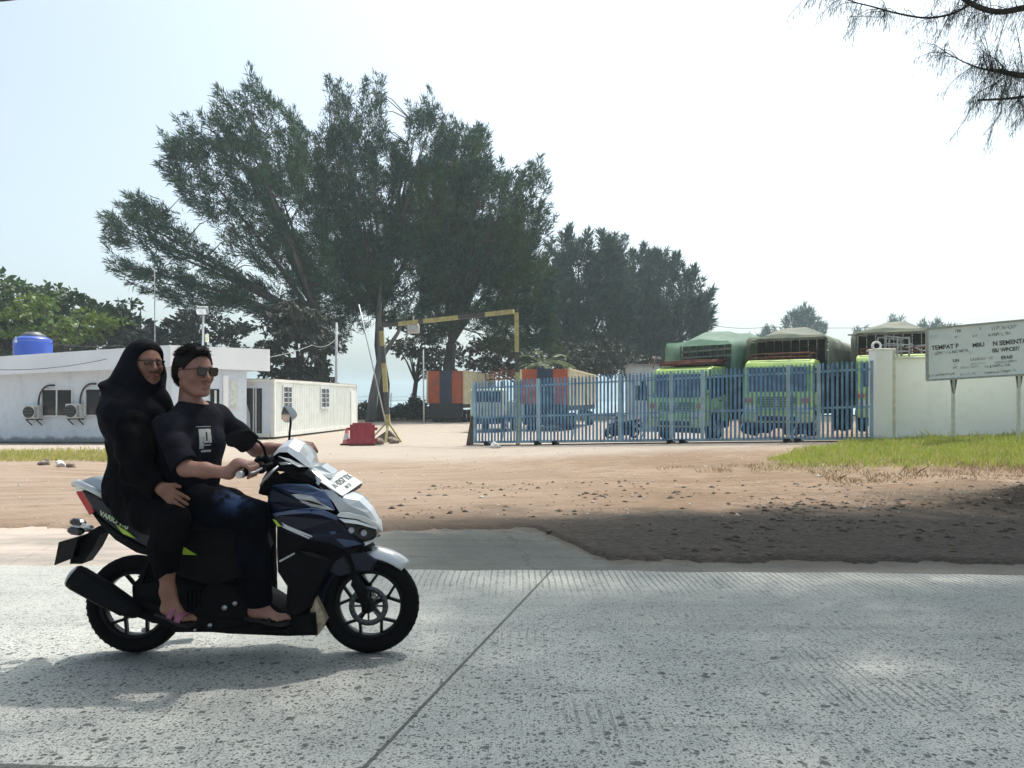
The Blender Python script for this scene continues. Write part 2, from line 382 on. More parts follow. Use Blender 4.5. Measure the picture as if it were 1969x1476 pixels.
def concrete(name, base, alt, grooves, dusty):
    m, t, b = newmat(name)
    tc = N(t, 'ShaderNodeTexCoord').outputs['Object']; sp = N(t, 'ShaderNodeSeparateXYZ'); t.links.new(tc, sp.inputs[0]); x, y = sp.outputs[0], sp.outputs[1]
    big = NOISE(t, tc, .8, 5, .6); mid = NOISE(t, tc, 6, 6, .7); fine = NOISE(t, tc, 90, 4, .7)
    c = MIX(t, RG(t, big, .35, .65), base, alt)
    c = MIX(t, RG(t, mid, .45, .75, 0, .45), c, tuple(q * .78 for q in base))
    c = MIX(t, RG(t, NOISE(t, tc, 1.6, 5, .6, (.16, 2.2, 1)), .48, .70, 0, .55), c, tuple(q * .74 for q in base))   # wheel-polished lanes
    c = MIX(t, RG(t, NOISE(t, tc, .55, 6, .7), .56, .70, 0, .5), c, tuple(q * .72 for q in base))
    c = MIX(t, RG(t, fine, .42, .66, 0, .65), c, tuple(q * .50 for q in base))
    hs = [MA(t, 'MULTIPLY', fine, .25)]
    near = RG(t, MA(t, 'ADD', y, MA(t, 'MULTIPLY', big, 1.5)), 6.8, 3.8, .45, 1.0)
    for sc_, thr, rad, wt in ((15, .82, .29, 1.0), (29, .70, .36, 1.0), (60, .55, .44, 1.0), (120, .50, .48, .9)):
        v = N(t, 'ShaderNodeTexVoronoi'); v.inputs['Scale'].default_value = sc_
        wv = N(t, 'ShaderNodeVectorMath'); wv.operation = 'ADD'; t.links.new(tc, wv.inputs[0])
        ns = N(t, 'ShaderNodeVectorMath'); ns.operation = 'SCALE'; ns.inputs['Scale'].default_value = .6 / sc_
        t.links.new(NOISE(t, tc, sc_ * 1.6, 2, .6, out=1), ns.inputs[0]); t.links.new(ns.outputs[0], wv.inputs[1]); t.links.new(wv.outputs[0], v.inputs['Vector'])
        s2 = N(t, 'ShaderNodeSeparateColor'); t.links.new(v.outputs['Color'], s2.inputs[0])
        pick = MA(t, 'GREATER_THAN', MA(t, 'ADD', MA(t, 'MULTIPLY', s2.outputs[0], .85), MA(t, 'MULTIPLY', near, .15)), thr)
        rr = MA(t, 'MULTIPLY', MA(t, 'ADD', .35, MA(t, 'MULTIPLY', s2.outputs[1], .65)), rad)
        d = MA(t, 'SUBTRACT', v.outputs['Distance'], rr)
        pit = MA(t, 'MULTIPLY', MA(t, 'MULTIPLY', RG(t, d, .06, -.06), pick), MA(t, 'MULTIPLY', near, wt))
        c = MIX(t, MA(t, 'MULTIPLY', pit, .85), c, (.065, .07, .065)); hs.append(MA(t, 'MULTIPLY', pit, -1.0))
    if grooves:
        wx = MA(t, 'ADD', x, MA(t, 'MULTIPLY', NOISE(t, tc, 1.2, 2), .05))
        w = MA(t, 'SINE', MA(t, 'MULTIPLY', wx, 2 * math.pi / .046))
        area = MA(t, 'MAXIMUM', RG(t, MA(t, 'ADD', y, MA(t, 'MULTIPLY', MA(t, 'SUBTRACT', mid, .5), 1.2)), 4.95, 5.7), MA(t, 'MULTIPLY', RG(t, NOISE(t, tc, .9, 4, .6), .5, .64), RG(t, y, 5.2, 4.3, 0, .75)))
        area = MA(t, 'MULTIPLY', area, RG(t, x, -2.5, .8, .12, 1)); area = MA(t, 'MULTIPLY', area, RG(t, NOISE(t, tc, 9, 5, .8, (1, .35, 1)), .36, .5))
        g = MA(t, 'MULTIPLY', RG(t, w, .45, .9), area)
        c = MIX(t, MA(t, 'MULTIPLY', g, .8), c, (.13, .14, .13)); hs.append(MA(t, 'MULTIPLY', g, -.8))
        wob = MA(t, 'MULTIPLY', MA(t, 'SUBTRACT', NOISE(t, tc, 14, 5, .75), .5), .035)
        for (ax_, ay_, bx_, by_, wd, w2) in ((.32, 6.0, -.52, 2.74, .006, .004), (-1.9, 2.76, .4, 2.62, .012, .010), (-5.2, 6.1, -6.0, 2.7, .006, .004), (5.3, 5.7, 4.4, 2.3, .006, .004)):
            L = math.hypot(bx_ - ax_, by_ - ay_); nx, ny = -(by_ - ay_) / L, (bx_ - ax_) / L
            dd = MA(t, 'ABSOLUTE', MA(t, 'ADD', MA(t, 'SUBTRACT', MA(t, 'ADD', MA(t, 'MULTIPLY', x, nx), MA(t, 'MULTIPLY', y, ny)), nx * ax_ + ny * ay_), wob if w2 > .006 else MA(t, 'MULTIPLY', wob, .3)))
            j = RG(t, dd, wd + w2, wd)
            c = MIX(t, MA(t, 'MULTIPLY', j, .85), c, (.06, .06, .055)); hs.append(MA(t, 'MULTIPLY', j, -1.5))
        # worn darker wheel lane
        lane = MA(t, 'MULTIPLY', RG(t, y, 4.2, 4.8), RG(t, y, 5.5, 4.9)); c = MIX(t, MA(t, 'MULTIPLY', lane, .18), c, tuple(q * .6 for q in base))
    else:
        wob = MA(t, 'MULTIPLY', MA(t, 'SUBTRACT', NOISE(t, tc, 3.5, 6, .75), .5), .35)
        for k in (6.55, 7.3, 8.4):      # cracks along the slab
            dd = MA(t, 'ABSOLUTE', MA(t, 'ADD', MA(t, 'SUBTRACT', y, k), MA(t, 'ADD', wob, MA(t, 'MULTIPLY', x, .03))))
            j = MA(t, 'MULTIPLY', RG(t, dd, .016, .005), RG(t, NOISE(t, tc, .9, 3), .42, .52)); c = MIX(t, MA(t, 'MULTIPLY', j, .75), c, (.10, .085, .07)); hs.append(MA(t, 'MULTIPLY', j, -1))
        for k in (-4.6, -3.1, 1.1, 2.35):
            dd = MA(t, 'ABSOLUTE', MA(t, 'ADD', MA(t, 'SUBTRACT', x, k), MA(t, 'ADD', wob, MA(t, 'MULTIPLY', y, .15))))
            j = RG(t, dd, .014, .005); c = MIX(t, MA(t, 'MULTIPLY', j, .7), c, (.10, .095, .08)); hs.append(MA(t, 'MULTIPLY', j, -1))
    if dusty:
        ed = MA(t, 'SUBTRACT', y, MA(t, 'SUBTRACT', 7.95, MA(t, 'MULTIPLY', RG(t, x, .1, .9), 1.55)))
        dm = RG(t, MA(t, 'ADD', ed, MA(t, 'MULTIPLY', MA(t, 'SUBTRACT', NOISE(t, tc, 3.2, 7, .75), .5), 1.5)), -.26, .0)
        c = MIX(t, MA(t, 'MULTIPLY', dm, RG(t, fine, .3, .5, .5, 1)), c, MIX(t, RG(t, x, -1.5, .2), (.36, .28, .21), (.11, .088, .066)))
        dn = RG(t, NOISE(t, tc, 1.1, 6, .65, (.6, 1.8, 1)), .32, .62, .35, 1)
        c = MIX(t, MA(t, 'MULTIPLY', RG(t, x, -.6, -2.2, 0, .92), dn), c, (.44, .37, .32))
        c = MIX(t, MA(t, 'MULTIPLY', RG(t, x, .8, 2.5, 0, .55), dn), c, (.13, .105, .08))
    t.links.new(c, b.inputs['Base Color']); b.inputs['Roughness'].default_value = .85; b.inputs['Specular IOR Level'].default_value = .3
    h = hs[0]
    for q in hs[1:]: h = MA(t, 'ADD', h, q)
    BUMP(t, b, h, .7, .006)
    return m
def mk_road():
    xs = np.arange(-40, 40.01, .1); e = road_edge(xs) + np.where(np.abs(xs) < 9, .012 * fbm(xs, xs * 0, 9, 4, 2), 0)
    def strip(name, lo, hi, z, mt, n=3):
        V = []; m = len(xs)
        for k in range(n):
            f = k / (n - 1); V.append(np.stack([xs, lo + (hi - lo) * f, np.full(m, z)], -1))
        V.append(np.stack([xs, hi, np.full(m, z - .12)], -1)); V = np.concatenate(V)
        i = np.arange(m - 1); Q = np.concatenate([np.stack([k * m + i, k * m + i + 1, (k + 1) * m + i + 1, (k + 1) * m + i], 1) for k in range(n)])
        o = link(name, npmesh(name, V, Q), mt); tag(o, kind='structure'); return o
    strip('road', np.full(len(xs), -6.), e - .02, 0, concrete('road_concrete', (.37, .385, .362), (.45, .462, .432), True, False))
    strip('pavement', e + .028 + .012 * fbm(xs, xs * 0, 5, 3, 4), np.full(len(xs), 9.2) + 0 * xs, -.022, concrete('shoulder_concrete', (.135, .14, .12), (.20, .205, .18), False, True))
    MBw = MB(); MBw.poly([(-900, 105, -.6), (900, 105, -.6), (900, 1190, -.6), (-900, 1190, -.6)])
    m, t, b = newmat('sea'); b.inputs['Base Color'].default_value = (.25, .33, .35, 1); b.inputs['Roughness'].default_value = .12
    BUMP(t, b, NOISE(t, N(t, 'ShaderNodeTexCoord').outputs['Object'], .8, 4, .6, (1, .4, 1)), .4, .3)
    tag(MBw.build('water', m, recalc=False), kind='structure')
mk_ground(); mk_road()

# ------------------------------------------------------------------ grass, clods, gravel
def blades(name, pts, hmin, hmax, w, m, lean=.35, seed=1):
    r = np.random.default_rng(seed); n = len(pts); h = r.uniform(hmin, hmax, n) * (.55 + .75 * sst(fbm(pts[:, 0], pts[:, 1], 2.4, 3, 71), -.8, 1.0)) * np.where(r.random(n) < .04, 1.7, 1); a = r.uniform(0, 6.283, n); L = r.uniform(0, lean, n) * h; b = r.uniform(0, 6.283, n)
    d = np.stack([np.cos(a), np.sin(a), 0 * a], 1) * (w / 2); le = np.stack([np.cos(b) * L, np.sin(b) * L, h], 1)
    V = np.stack([pts - d, pts + d, pts + le * np.array([.45, .45, .6]) + d * .8, pts + le, pts + le * np.array([.45, .45, .6]) - d * .8], 1).reshape(-1, 3)
    i = np.arange(n) * 5; Q = np.stack([i, i + 1, i + 2, i + 3, i + 4], 1)
    o = link(name, npmesh(name, V, Q), m); return tag(o, kind='stuff')
def grass_patch():
    r = np.random.default_rng(4); n = 60000
    x = r.uniform(4.5, 17.5, n); y = r.uniform(14.5, 22.6, n)
    lim = 15.9 + 1.0 * fbm(x, y, .9, 3, 8)      # ragged front edge, ends towards the gate
    keep = (x > 5.7 + .85 * np.clip(y - 17.6, 0, 9) + .5 * fbm(x, y, 2.1, 2, 6)) & (fbm(x, y, 2.6, 3, 44) > -.9 + .8 * r.random(n)) & (y > lim + r.exponential(.3, n) - .5) & (r.random(n) < .35 + .65 * sst(y - lim, 0, 2)) & (y < 23 - .54 * (x - 10.3) + np.where(x > 10.2, 4, 0) - .25) & (y < np.where(x > 10.2, 21.8, 40))
    x, y = x[keep], y[keep]; pts = np.stack([x, y, ground_z(x, y)], 1)
    m = leafmat('verge_grass', (.30, .40, .05), (.40, .48, .08), (.50, .48, .18), 1.2, .6, .3, .35)
    k = r.random(len(pts)) < .75
    tag(blades('grass', pts[k], .06, .19, .02, m, .6, 2), 'bright yellow-green grass verge in front of the white wall and gate end')
    md = leafmat('dry_grass', (.55, .48, .2), (.42, .45, .12), (.6, .52, .28), 1.2, .7, .2, .3)
    tag(blades('dry_grass', pts[~k] * [1, 1, 1] - [0, .25, 0], .06, .2, .018, md, 1.0, 3), 'straw-coloured dry grass fringe before the green verge')
    n = 16000; x = r.uniform(-17, -9.4, n); y = r.uniform(17.5, 23.5, n)
    lim = 19.4 + .35 * fbm(x, y, 1.4, 3, 12); keep = (y > lim) & (r.random(n) < np.clip(1.25 - .25 * (y - lim), .12, 1)) & (x < -9.9 + .25 * (y - 20)); x, y = x[keep], y[keep]
    pts = np.stack([x, y, ground_z(x, y)], 1)
    xx = r.uniform(3.0, 13, 9000); yy = r.uniform(11.2, 16.6, 9000); kk = (fbm(xx, yy, 1.5, 4, 91) > .9 - 1.5 * sst(xx * .5 + yy, 13.5, 20.5)) ; xx, yy = xx[kk], yy[kk]
    tag(blades('straw', np.stack([xx, yy, ground_z(xx, yy)], 1), .02, .11, .012, leafmat('straw', (.30, .22, .12), (.22, .155, .085), (.42, .34, .18), 1.5, .8, .1, .2), 1.8, 13), 'short brown straw stubble between the bare soil and the green verge')
    ml = leafmat('left_grass', (.46, .44, .12), (.38, .40, .10), (.58, .50, .24), .9, .7, .2, .3)
    tag(blades('yellow_grass', pts, .04, .17, .022, ml, .7, 5), 'yellowing grass strip in front of the white office')
def rubble(name, pts, smin, smax, m, flat=.6, seed=3, label=None):
    r = np.random.default_rng(seed); n = len(pts)
    base = np.array([(1, 0, 0), (-1, 0, 0), (0, 1, 0), (0, -1, 0), (0, 0, 1), (0, 0, -1)], float)
    T = np.array([(0, 2, 4), (2, 1, 4), (1, 3, 4), (3, 0, 4), (2, 0, 5), (1, 2, 5), (3, 1, 5), (0, 3, 5)])
    s = r.uniform(0, 1, n) ** 5 * (smax - smin) + smin
    V = base[None] * r.uniform(.55, 1.25, (n, 6, 1)) * s[:, None, None]; V[:, :, 2] *= flat
    a = r.uniform(0, 6.28, n); c, q = np.cos(a), np.sin(a); V = np.stack([V[..., 0] * c[:, None] - V[..., 1] * q[:, None], V[..., 0] * q[:, None] + V[..., 1] * c[:, None], V[..., 2]], -1)
    V = V + pts[:, None]; Q = (T[None] + (np.arange(n) * 6)[:, None, None]).reshape(-1, 3)
    return tag(link(name, npmesh(name, V.reshape(-1, 3), Q), m), label, kind='stuff')
def clods():
    r = np.random.default_rng(21)
    n = 16000; x = r.uniform(-1.5, 8.5, n); y = r.uniform(6.4, 13.5, n)
    keep = (fbm(x, y, 2.3, 4, 61) > -.5 + 1.1 * r.random(n)) & (y > shoulder_edge(x) - .1) & (r.random(n) < .25 + .75 * sst(x, 0, 4) * sst(-y, -11, -9)); x, y = x[keep], y[keep]
    m = mat('clod_soil', (.13, .10, .075), .95, var=.5, scale=3)
    rubble('soil_clods', np.stack([x, y, ground_z(x, y)], 1), .006, .06, m, .55, 3, 'dark crumbs of soil on the bare earth by the road')
    n = 1500; x = r.uniform(-9, 9, n); y = r.uniform(8, 24, n); y2 = y + 0
    m2 = mat('pale_stone', (.55, .49, .42), .9, var=.35, scale=2)
    rubble('gravel', np.stack([x, y2, ground_z(x, y2)], 1), .006, .045, m2, .7, 4, 'pale pebbles scattered over the sandy yard entrance')
    # litter of casuarina needles and twigs on the heap
    n = 6000; x = r.normal(6.9, 1.1, n); y = r.normal(9.9, .8, n); keep = (y > 7) & (x < 10); x, y = x[keep], y[keep]
    mt = mat('needle_litter', (.13, .10, .065), .95, var=.5, scale=3)
    n = len(x); a = r.uniform(0, 6.28, n); l = r.uniform(.04, .18, n); p = np.stack([x, y, ground_z(x, y) + .01], 1)
    d = np.stack([np.cos(a) * l, np.sin(a) * l, r.uniform(-.1, .35, n) * l], 1); s = np.stack([-np.sin(a), np.cos(a), 0 * a], 1) * .003
    V = np.stack([p - s, p + s, p + d + s, p + d - s], 1).reshape(-1, 3) ; Q = (np.arange(n) * 4)[:, None] + np.arange(4)
    tag(link('needle_litter', npmesh('needle_litter', V, Q), mt), 'brown needle litter strewn over the soil heap', kind='stuff')
    n = 70; x = r.uniform(-3, 9, n); y = r.uniform(8.5, 20, n); rubble('paper_litter', np.stack([x, y, ground_z(x, y) + .004], 1), .015, .07, mat('paper_white', (.8, .8, .78), .8), .25, 8, 'small white scraps of litter lying on the bare earth')
grass_patch(); clods()
def stone(name, px, py, Y, r, m, label, group=None, flat=.7, seed=0, n=3):
    c = P(px, py, Y); c.z = gz(c.x, c.y) + r * flat * .55
    rr = np.random.default_rng(seed); fld = Field(np.array(c) - r * 1.8, np.array(c) + r * 1.8, r / 9)
    for _ in range(n + 2):
        o = np.array(c) + rr.normal(0, r * .28, 3) * [1, 1, flat]; q = r * rr.uniform(.55, .8, 3) * [1, 1, flat]
        fld.ell(o, q, k=r * .1)
    for _ in range(7):
        d = rr.normal(0, 1, 3); d /= np.linalg.norm(d); fld.cut(np.array(c) + d * r * .72 * np.array([1, 1, flat]), d, R=r * 3)
    o = link(name, fld.mesh(name), m); return tag(o, label, 'stone', group)
ms = mat('white_stone', (.72, .70, .66), .9, var=.25, scale=14, bump=.4)
mbn = mat('brown_stone', (.25, .20, .16), .95, var=.5, scale=9, bump=.5)
stone('stone', 951, 862, 26.2, .19, ms, 'rounded white lump of rock on the ground below the left end of the gate', seed=3)
stone('stone', 117, 889, 17.8, .13, ms, 'pale chunk of concrete at the edge of the yellow grass', seed=4)
stone('stone', 136, 890, 17.8, .12, mbn, 'dark brown clod beside the pale concrete chunk in the grass edge', seed=5)
stone('stone', 84, 886, 18.2, .16, mbn, 'grey-brown mossy boulder at the grass edge near the air conditioner', seed=6)
stone('stone', 728, 846, 29.0, .28, mbn, 'brown rock against the foot of the striped height gantry', seed=7)
stone('stone', 756, 843, 29.6, .26, mbn, 'dark rock wedged under the right leg of the gantry foot', seed=8)
# ------------------------------------------------------------------ buildings and yard furniture
def streakmat(name, col, stain, rough=.8, scale=1.2, zlo=None, bump=.15):
    """painted wall with run-down stains that have their own shape"""
    m, t, b = newmat(name); tc = N(t, 'ShaderNodeTexCoord').outputs['Object']
    s = RG(t, NOISE(t, tc, scale, 5, .65, (1.6, 1.6, .35)), .55, .78, 0, .35); s2 = RG(t, NOISE(t, tc, 5, 4), .5, .75, 0, .25)
    c = MIX(t, s, col, stain); c = MIX(t, s2, c, stain)
    if zlo is not None:
        sp = N(t, 'ShaderNodeSeparateXYZ'); t.links.new(tc, sp.inputs[0])
        z = MA(t, 'ADD', sp.outputs[2], MA(t, 'MULTIPLY', NOISE(t, tc, 3, 5), -.35)); c = MIX(t, RG(t, z, zlo + .12, zlo - .06, 0, .85), c, tuple(q * .45 for q in stain))
    t.links.new(c, b.inputs['Base Color']); b.inputs['Roughness'].default_value = rough
    BUMP(t, b, NOISE(t, tc, 25, 4), bump, .01); return m
m_white = streakmat('white_wall', (.70, .76, .82), (.40, .42, .44), zlo=.05)
m_white2 = streakmat('boundary_wall_paint', (.84, .86, .82), (.66, .67, .62), zlo=.02)
m_fascia = mat('fascia_sheet', (.84, .90, .97), .45, var=.08, scale=.8)
m_fascia2 = mat('fascia_sunlit_white', (.95, .95, .95), .5, var=.05, scale=.8)  # same fascia as the left; sun on this side put into the whiter colour
m_dark = mat('dark_glass', (.022, .022, .026), .08, var=.4, scale=2, spec=.8)
m_frame = mat('white_frame', (.70, .71, .71), .5, var=.1)
m_black = mat('black_plastic', (.010, .010, .011), .5, var=.2, spec=.2)
m_rubber = mat('rubber', (.006, .006, .0065), .85, var=.3, scale=30, spec=.08)
m_steel = mat('galv_steel', (.45, .47, .48), .45, .6, var=.2)
m_pole = mat('pale_pole', (.55, .56, .55), .5, var=.2)
m_rust = mat('rusty_steel', (.20, .075, .045), .8, var=.45, scale=4)
m_greysteel = mat('grey_steel', (.30, .31, .31), .6, .3, var=.3)
m_wire = mat('wire', (.05, .05, .05), .6)

def office():
    G = -.38
    c0 = P(-75, 0, 29.6).x; A = Vector((c0, 29.9, 0)); B = Vector((P(330, 0, 29.6).x, 29.6, 0)); C = Vector((P(474, 0, 32.2).x, 32.2, 0)); D = Vector((P(524, 0, 33.4).x, 33.4, 0))
    root = empty('site_office', (B.x, B.y, G), 0, 'long low white site office with a broad pale fascia behind the two riders', 'building')
    hw = 2.62
    w = MB()
    def wallseg(a, b, z0a, z1a, z1b, th=.18, mi=0):
        d = (b - a); n = Vector((-d.y, d.x, 0)).normalized() * th
        pts = [(a.x, a.y, z0a), (b.x, b.y, z0a), (b.x, b.y, z1b), (a.x, a.y, z1a)]; w.prism(pts, n, mi)
    wallseg(A, B, G, 2.30, hw); wallseg(B, C, G, hw, 2.60)
    w.build('wall', m_white, root)
    # far end and back so that it is a closed building
    w = MB(); Eb = Vector((C.x - 3.4, 38.0, 0)); Ab = Vector((A.x, 38, 0))
    wallseg(C + Vector((0, .01, 0)), Eb, G, 2.6, 2.6); wallseg(Eb, Ab, G, 2.6, 2.4); wallseg(Ab, A, G, 2.4, 2.3); w.build('rear_wall', m_white, root)
    # fascia boards
    f = MB(); o = Vector((0, -.42, 0)); th = Vector((0, .05, 0))
    def fas(a, b, za0, za1, zb0, zb1): f.prism([(a.x, a.y, za0), (b.x, b.y, zb0), (b.x, b.y, zb1), (a.x, a.y, za1)], th)
    fas(A + o, B + o + Vector((.12, 0, 0)), 2.2, 2.86, 2.56, 3.37); f.build('fascia', m_fascia, root)
    f = MB(); o2 = Vector((.0, -.42, 0)); fas(B + o2 + Vector((.13, .01, 0)), D + o2, 2.56, 3.37, 2.53, 3.46); f.build('fascia', m_fascia2, root)
    # roof sheet: from the fascia back, soffit board under
    r = MB(); r.poly([(A.x, A.y - .36, 2.80), (B.x, B.y - .36, 3.30), (D.x, D.y - .36, 3.40), (D.x - 4, 38.5, 3.45), (A.x, 38.5, 3.2)])
    r.poly([(A.x, A.y - .36, 2.28), (B.x, B.y - .36, 2.60), (D.x, D.y - .36, 2.60), (D.x - 4, 38.5, 2.62), (A.x, 38.5, 2.4)])
    r.build('roof', m_fascia, root)
    # windows on the long face
    def yface(x): return A.y + (B.y - A.y) * (x - A.x) / (B.x - A.x)
    def win(p0, p1, q0, q1, Y, panes=2):
        a = P(p0, q1, Y); b = P(p1, q0, Y); y = yface((a.x + b.x) / 2); x0, x1, z0, z1 = a.x, b.x, a.z, b.z
        fr = MB(); t = .05; y0 = y - .035
        for (xx0, xx1, zz0, zz1) in ((x0, x1, z0, z0 + t), (x0, x1, z1 - t, z1), (x0, x0 + t, z0 + t, z1 - t), (x1 - t, x1, z0 + t, z1 - t)):
            fr.box(((xx0 + xx1) / 2, y0, (zz0 + zz1) / 2), (xx1 - xx0, .08, zz1 - zz0))
        for k in range(1, panes): fr.box((x0 + (x1 - x0) * k / panes, y0, (z0 + z1) / 2), (.05, .06, z1 - z0 - 2 * t))
        w_ = fr.build('window', m_frame, root)
        for k in range(panes):
            g = MB(); xa = x0 + t + (x1 - x0 - 2 * t) * k / panes; xb = x0 + t + (x1 - x0 - 2 * t) * (k + 1) / panes
            g.box(((xa + xb) / 2, y - .02, (z0 + z1) / 2), (xb - xa - .05 * (k < panes - 1), .03, z1 - z0 - 2 * t - .004)); g.build('pane', m_dark, w_)
    win(79, 141, 747, 801, 29.75); win(164, 226, 746, 800, 29.7); win(250, 300, 746, 800, 29.7)
    # canopy face: shutter, pale column, dark doorway
    d = (C - B).normalized(); nrm = Vector((d.y, -d.x, 0))
    def onface(px, off=.0):
        # intersect ray of px with the BC line
        k = (px - CX) / F; t_ = (k * B.y - B.x) / (d.x - k * d.y); return B + d * t_ + nrm * off
    def slab(p0, p1, z0, z1, off, th_, m, name):
        a = onface(p0, off); b = onface(p1, off); s_ = MB(); s_.prism([(a.x, a.y, z0), (b.x, b.y, z0), (b.x, b.y, z1), (a.x, a.y, z1)], -nrm * th_); return s_.build(name, m, root)
    slab(428, 438, G, 2.3, .06, .055, m_fascia2, 'column')
    wd = slab(439, 457, .93, 2.15, .05, .045, m_frame, 'window')
    a = onface(441, .056); b = onface(455, .056); s_ = MB(); s_.prism([(a.x, a.y, 1.0), (b.x, b.y, 1.0), (b.x, b.y, 2.08), (a.x, a.y, 2.08)], -nrm * .01); s_.build('shutter', mat('cream_shutter', (.74, .76, .68), .6), wd)
    dd = slab(404, 421, G + .02, 1.75, .03, .025, m_dark, 'door'); slab(411, 415, G + .02, 1.70, .055, .02, m_frame, 'door_frame')
    slab(357, 372, .9, 1.9, .03, .025, m_dark, 'window')
    # dirt line / drain kerb at the foot
    k = MB(); k.bar((A.x, A.y - .12, G + .04), (B.x, B.y - .12, G + .04), .2, .14); k.build('plinth', mat('mossy_plinth', (.10, .105, .09), .9, var=.5, scale=4), root)
    return A, B, yface
OA, OB, yface = office()

m_acbody = mat('ac_casing', (.62, .63, .60), .5, var=.15, scale=8)
def aircon(p0, p1, q0, q1, Y, label):
    a = P(p0, q1, Y); b = P(p1, q0, Y); w = (b.x - a.x) * .82; h = b.z - a.z; yb = yface(a.x) - .02; d = .30; x0 = a.x
    root = empty('air_conditioner', (x0 + w / 2, yb - d / 2 - .06, a.z), 0, label, 'air conditioner', 'outdoor air conditioner units on the office wall')
    yf = yb - d - .08
    m = MB(); m.bbox((x0 + w / 2, yb - d / 2 - .08, a.z + h / 2), (w, d, h), .015); m.build('casing', m_acbody, root)
    g = MB(); g.lathe((x0 + w * .34, yf - .012, a.z + h * .5), [(h * .40, .012), (h * .42, .0), (h * .38, -.006), (.0, -.006)], 24, 'Y'); g.build('fan_grille', m_black, root)
    l = MB()
    for k in range(7): l.box((x0 + w * .34, yf - .026, a.z + h * (.18 + .64 * k / 6)), (h * .78 * math.sin(math.pi * (.2 + .6 * k / 6)), .01, .012))
    l.build('grille_bars', m_greysteel, root)
    v = MB(); v.box((x0 + w * .86, yf - .003, a.z + h * .5), (w * .2, .012, h * .8)); v.build('side_panel', m_greysteel, root)
    br = MB(); br.bar((x0 + w * .15, yb - d - .06, a.z - .03), (x0 + w * .15, yb, a.z - .03), .04); br.bar((x0 + w * .85, yb - d - .06, a.z - .03), (x0 + w * .85, yb, a.z - .03), .04)
    br.bar((x0 + w * .15, yb - d - .06, a.z - .03), (x0 + w * .15, yb, a.z - .25), .03); br.bar((x0 + w * .85, yb - d - .06, a.z - .03), (x0 + w * .85, yb, a.z - .25), .03)
    br.bar((x0 + w * .1, yb - .02, a.z - .03), (x0 + w * .9, yb - .02, a.z - .03), .03); br.build('bracket', m_black, root)
    p = MB(); top = a.z + h; pts = []
    for k in range(13):
        s_ = k / 12; an = math.pi / 2 * s_; pts.append((x0 + w * .72 + .0 + .46 * (1 - math.cos(an)), yb - .10, top - .04 + (.80) * math.sin(an) ** .8))
    pts.append((pts[-1][0] + .12, yb - .02, pts[-1][2] - .0)); p.tube(pts, .035, 8); p.build('pipe', mat('lagging', (.06, .055, .055), .8, var=.4, scale=20), root)
aircon(45, 79, 779, 805, 29.4, 'air conditioner unit left of the dark sliding window')
aircon(127, 162, 776, 804, 29.4, 'air conditioner unit overlapping the lower right corner of the sliding window')

def tank():
    c = P(63.5, 692, 32.5); r = 33.5 / 1500 * 32.5; root = empty('water_tank', (c.x, c.y, 3.0), 0, 'round blue plastic water tank with a dark lid on the office roof', 'water tank')
    z0 = 3.0; zt = P(0, 655, 32.5).z; z1 = P(0, 643, 32.5).z
    m = MB(); prof = [(r * .97, z0)]
    for k in range(9):
        z = z0 + (zt - z0) * k / 8; prof += [(r * (1.0 if k % 2 else .975), z)]
    prof += [(r * .99, zt + .01), (r * .9, zt + .09), (r * .62, z1 - .08), (r * .4, z1 - .04), (0, z1 - .04)]
    m.lathe((c.x, c.y, 0), prof, 40); m.build('body', mat('blue_plastic', (.03, .085, .42), .32, var=.2, scale=1.5, coat=.2), root)
    l = MB(); l.lathe((c.x, c.y, 0), [(r * .62, z1 - .07), (r * .60, z1 - .01), (r * .42, z1 + .06), (r * .38, z1 + .10), (0, z1 + .11)], 28); l.build('lid', mat('tank_lid', (.10, .11, .12), .5), root)
    b = MB(); an = -2.0; lx, ly = c.x + math.cos(an) * r * .99, c.y + math.sin(an) * r * .99; R = Matrix.Rotation(an + math.pi / 2, 3, 'Z')
    b.box((lx, ly, z0 + .72), (.16, .012, .12), R); b.box((lx, ly, z0 + .86), (.06, .012, .10), R); b.build('logo', mat('tank_logo', (.6, .66, .75), .5), root)
    s_ = MB(); s_.box((c.x, c.y, 2.99 - .2), (1.3, 1.3, .38)); s_.build('stand', m_greysteel, root)
tank()

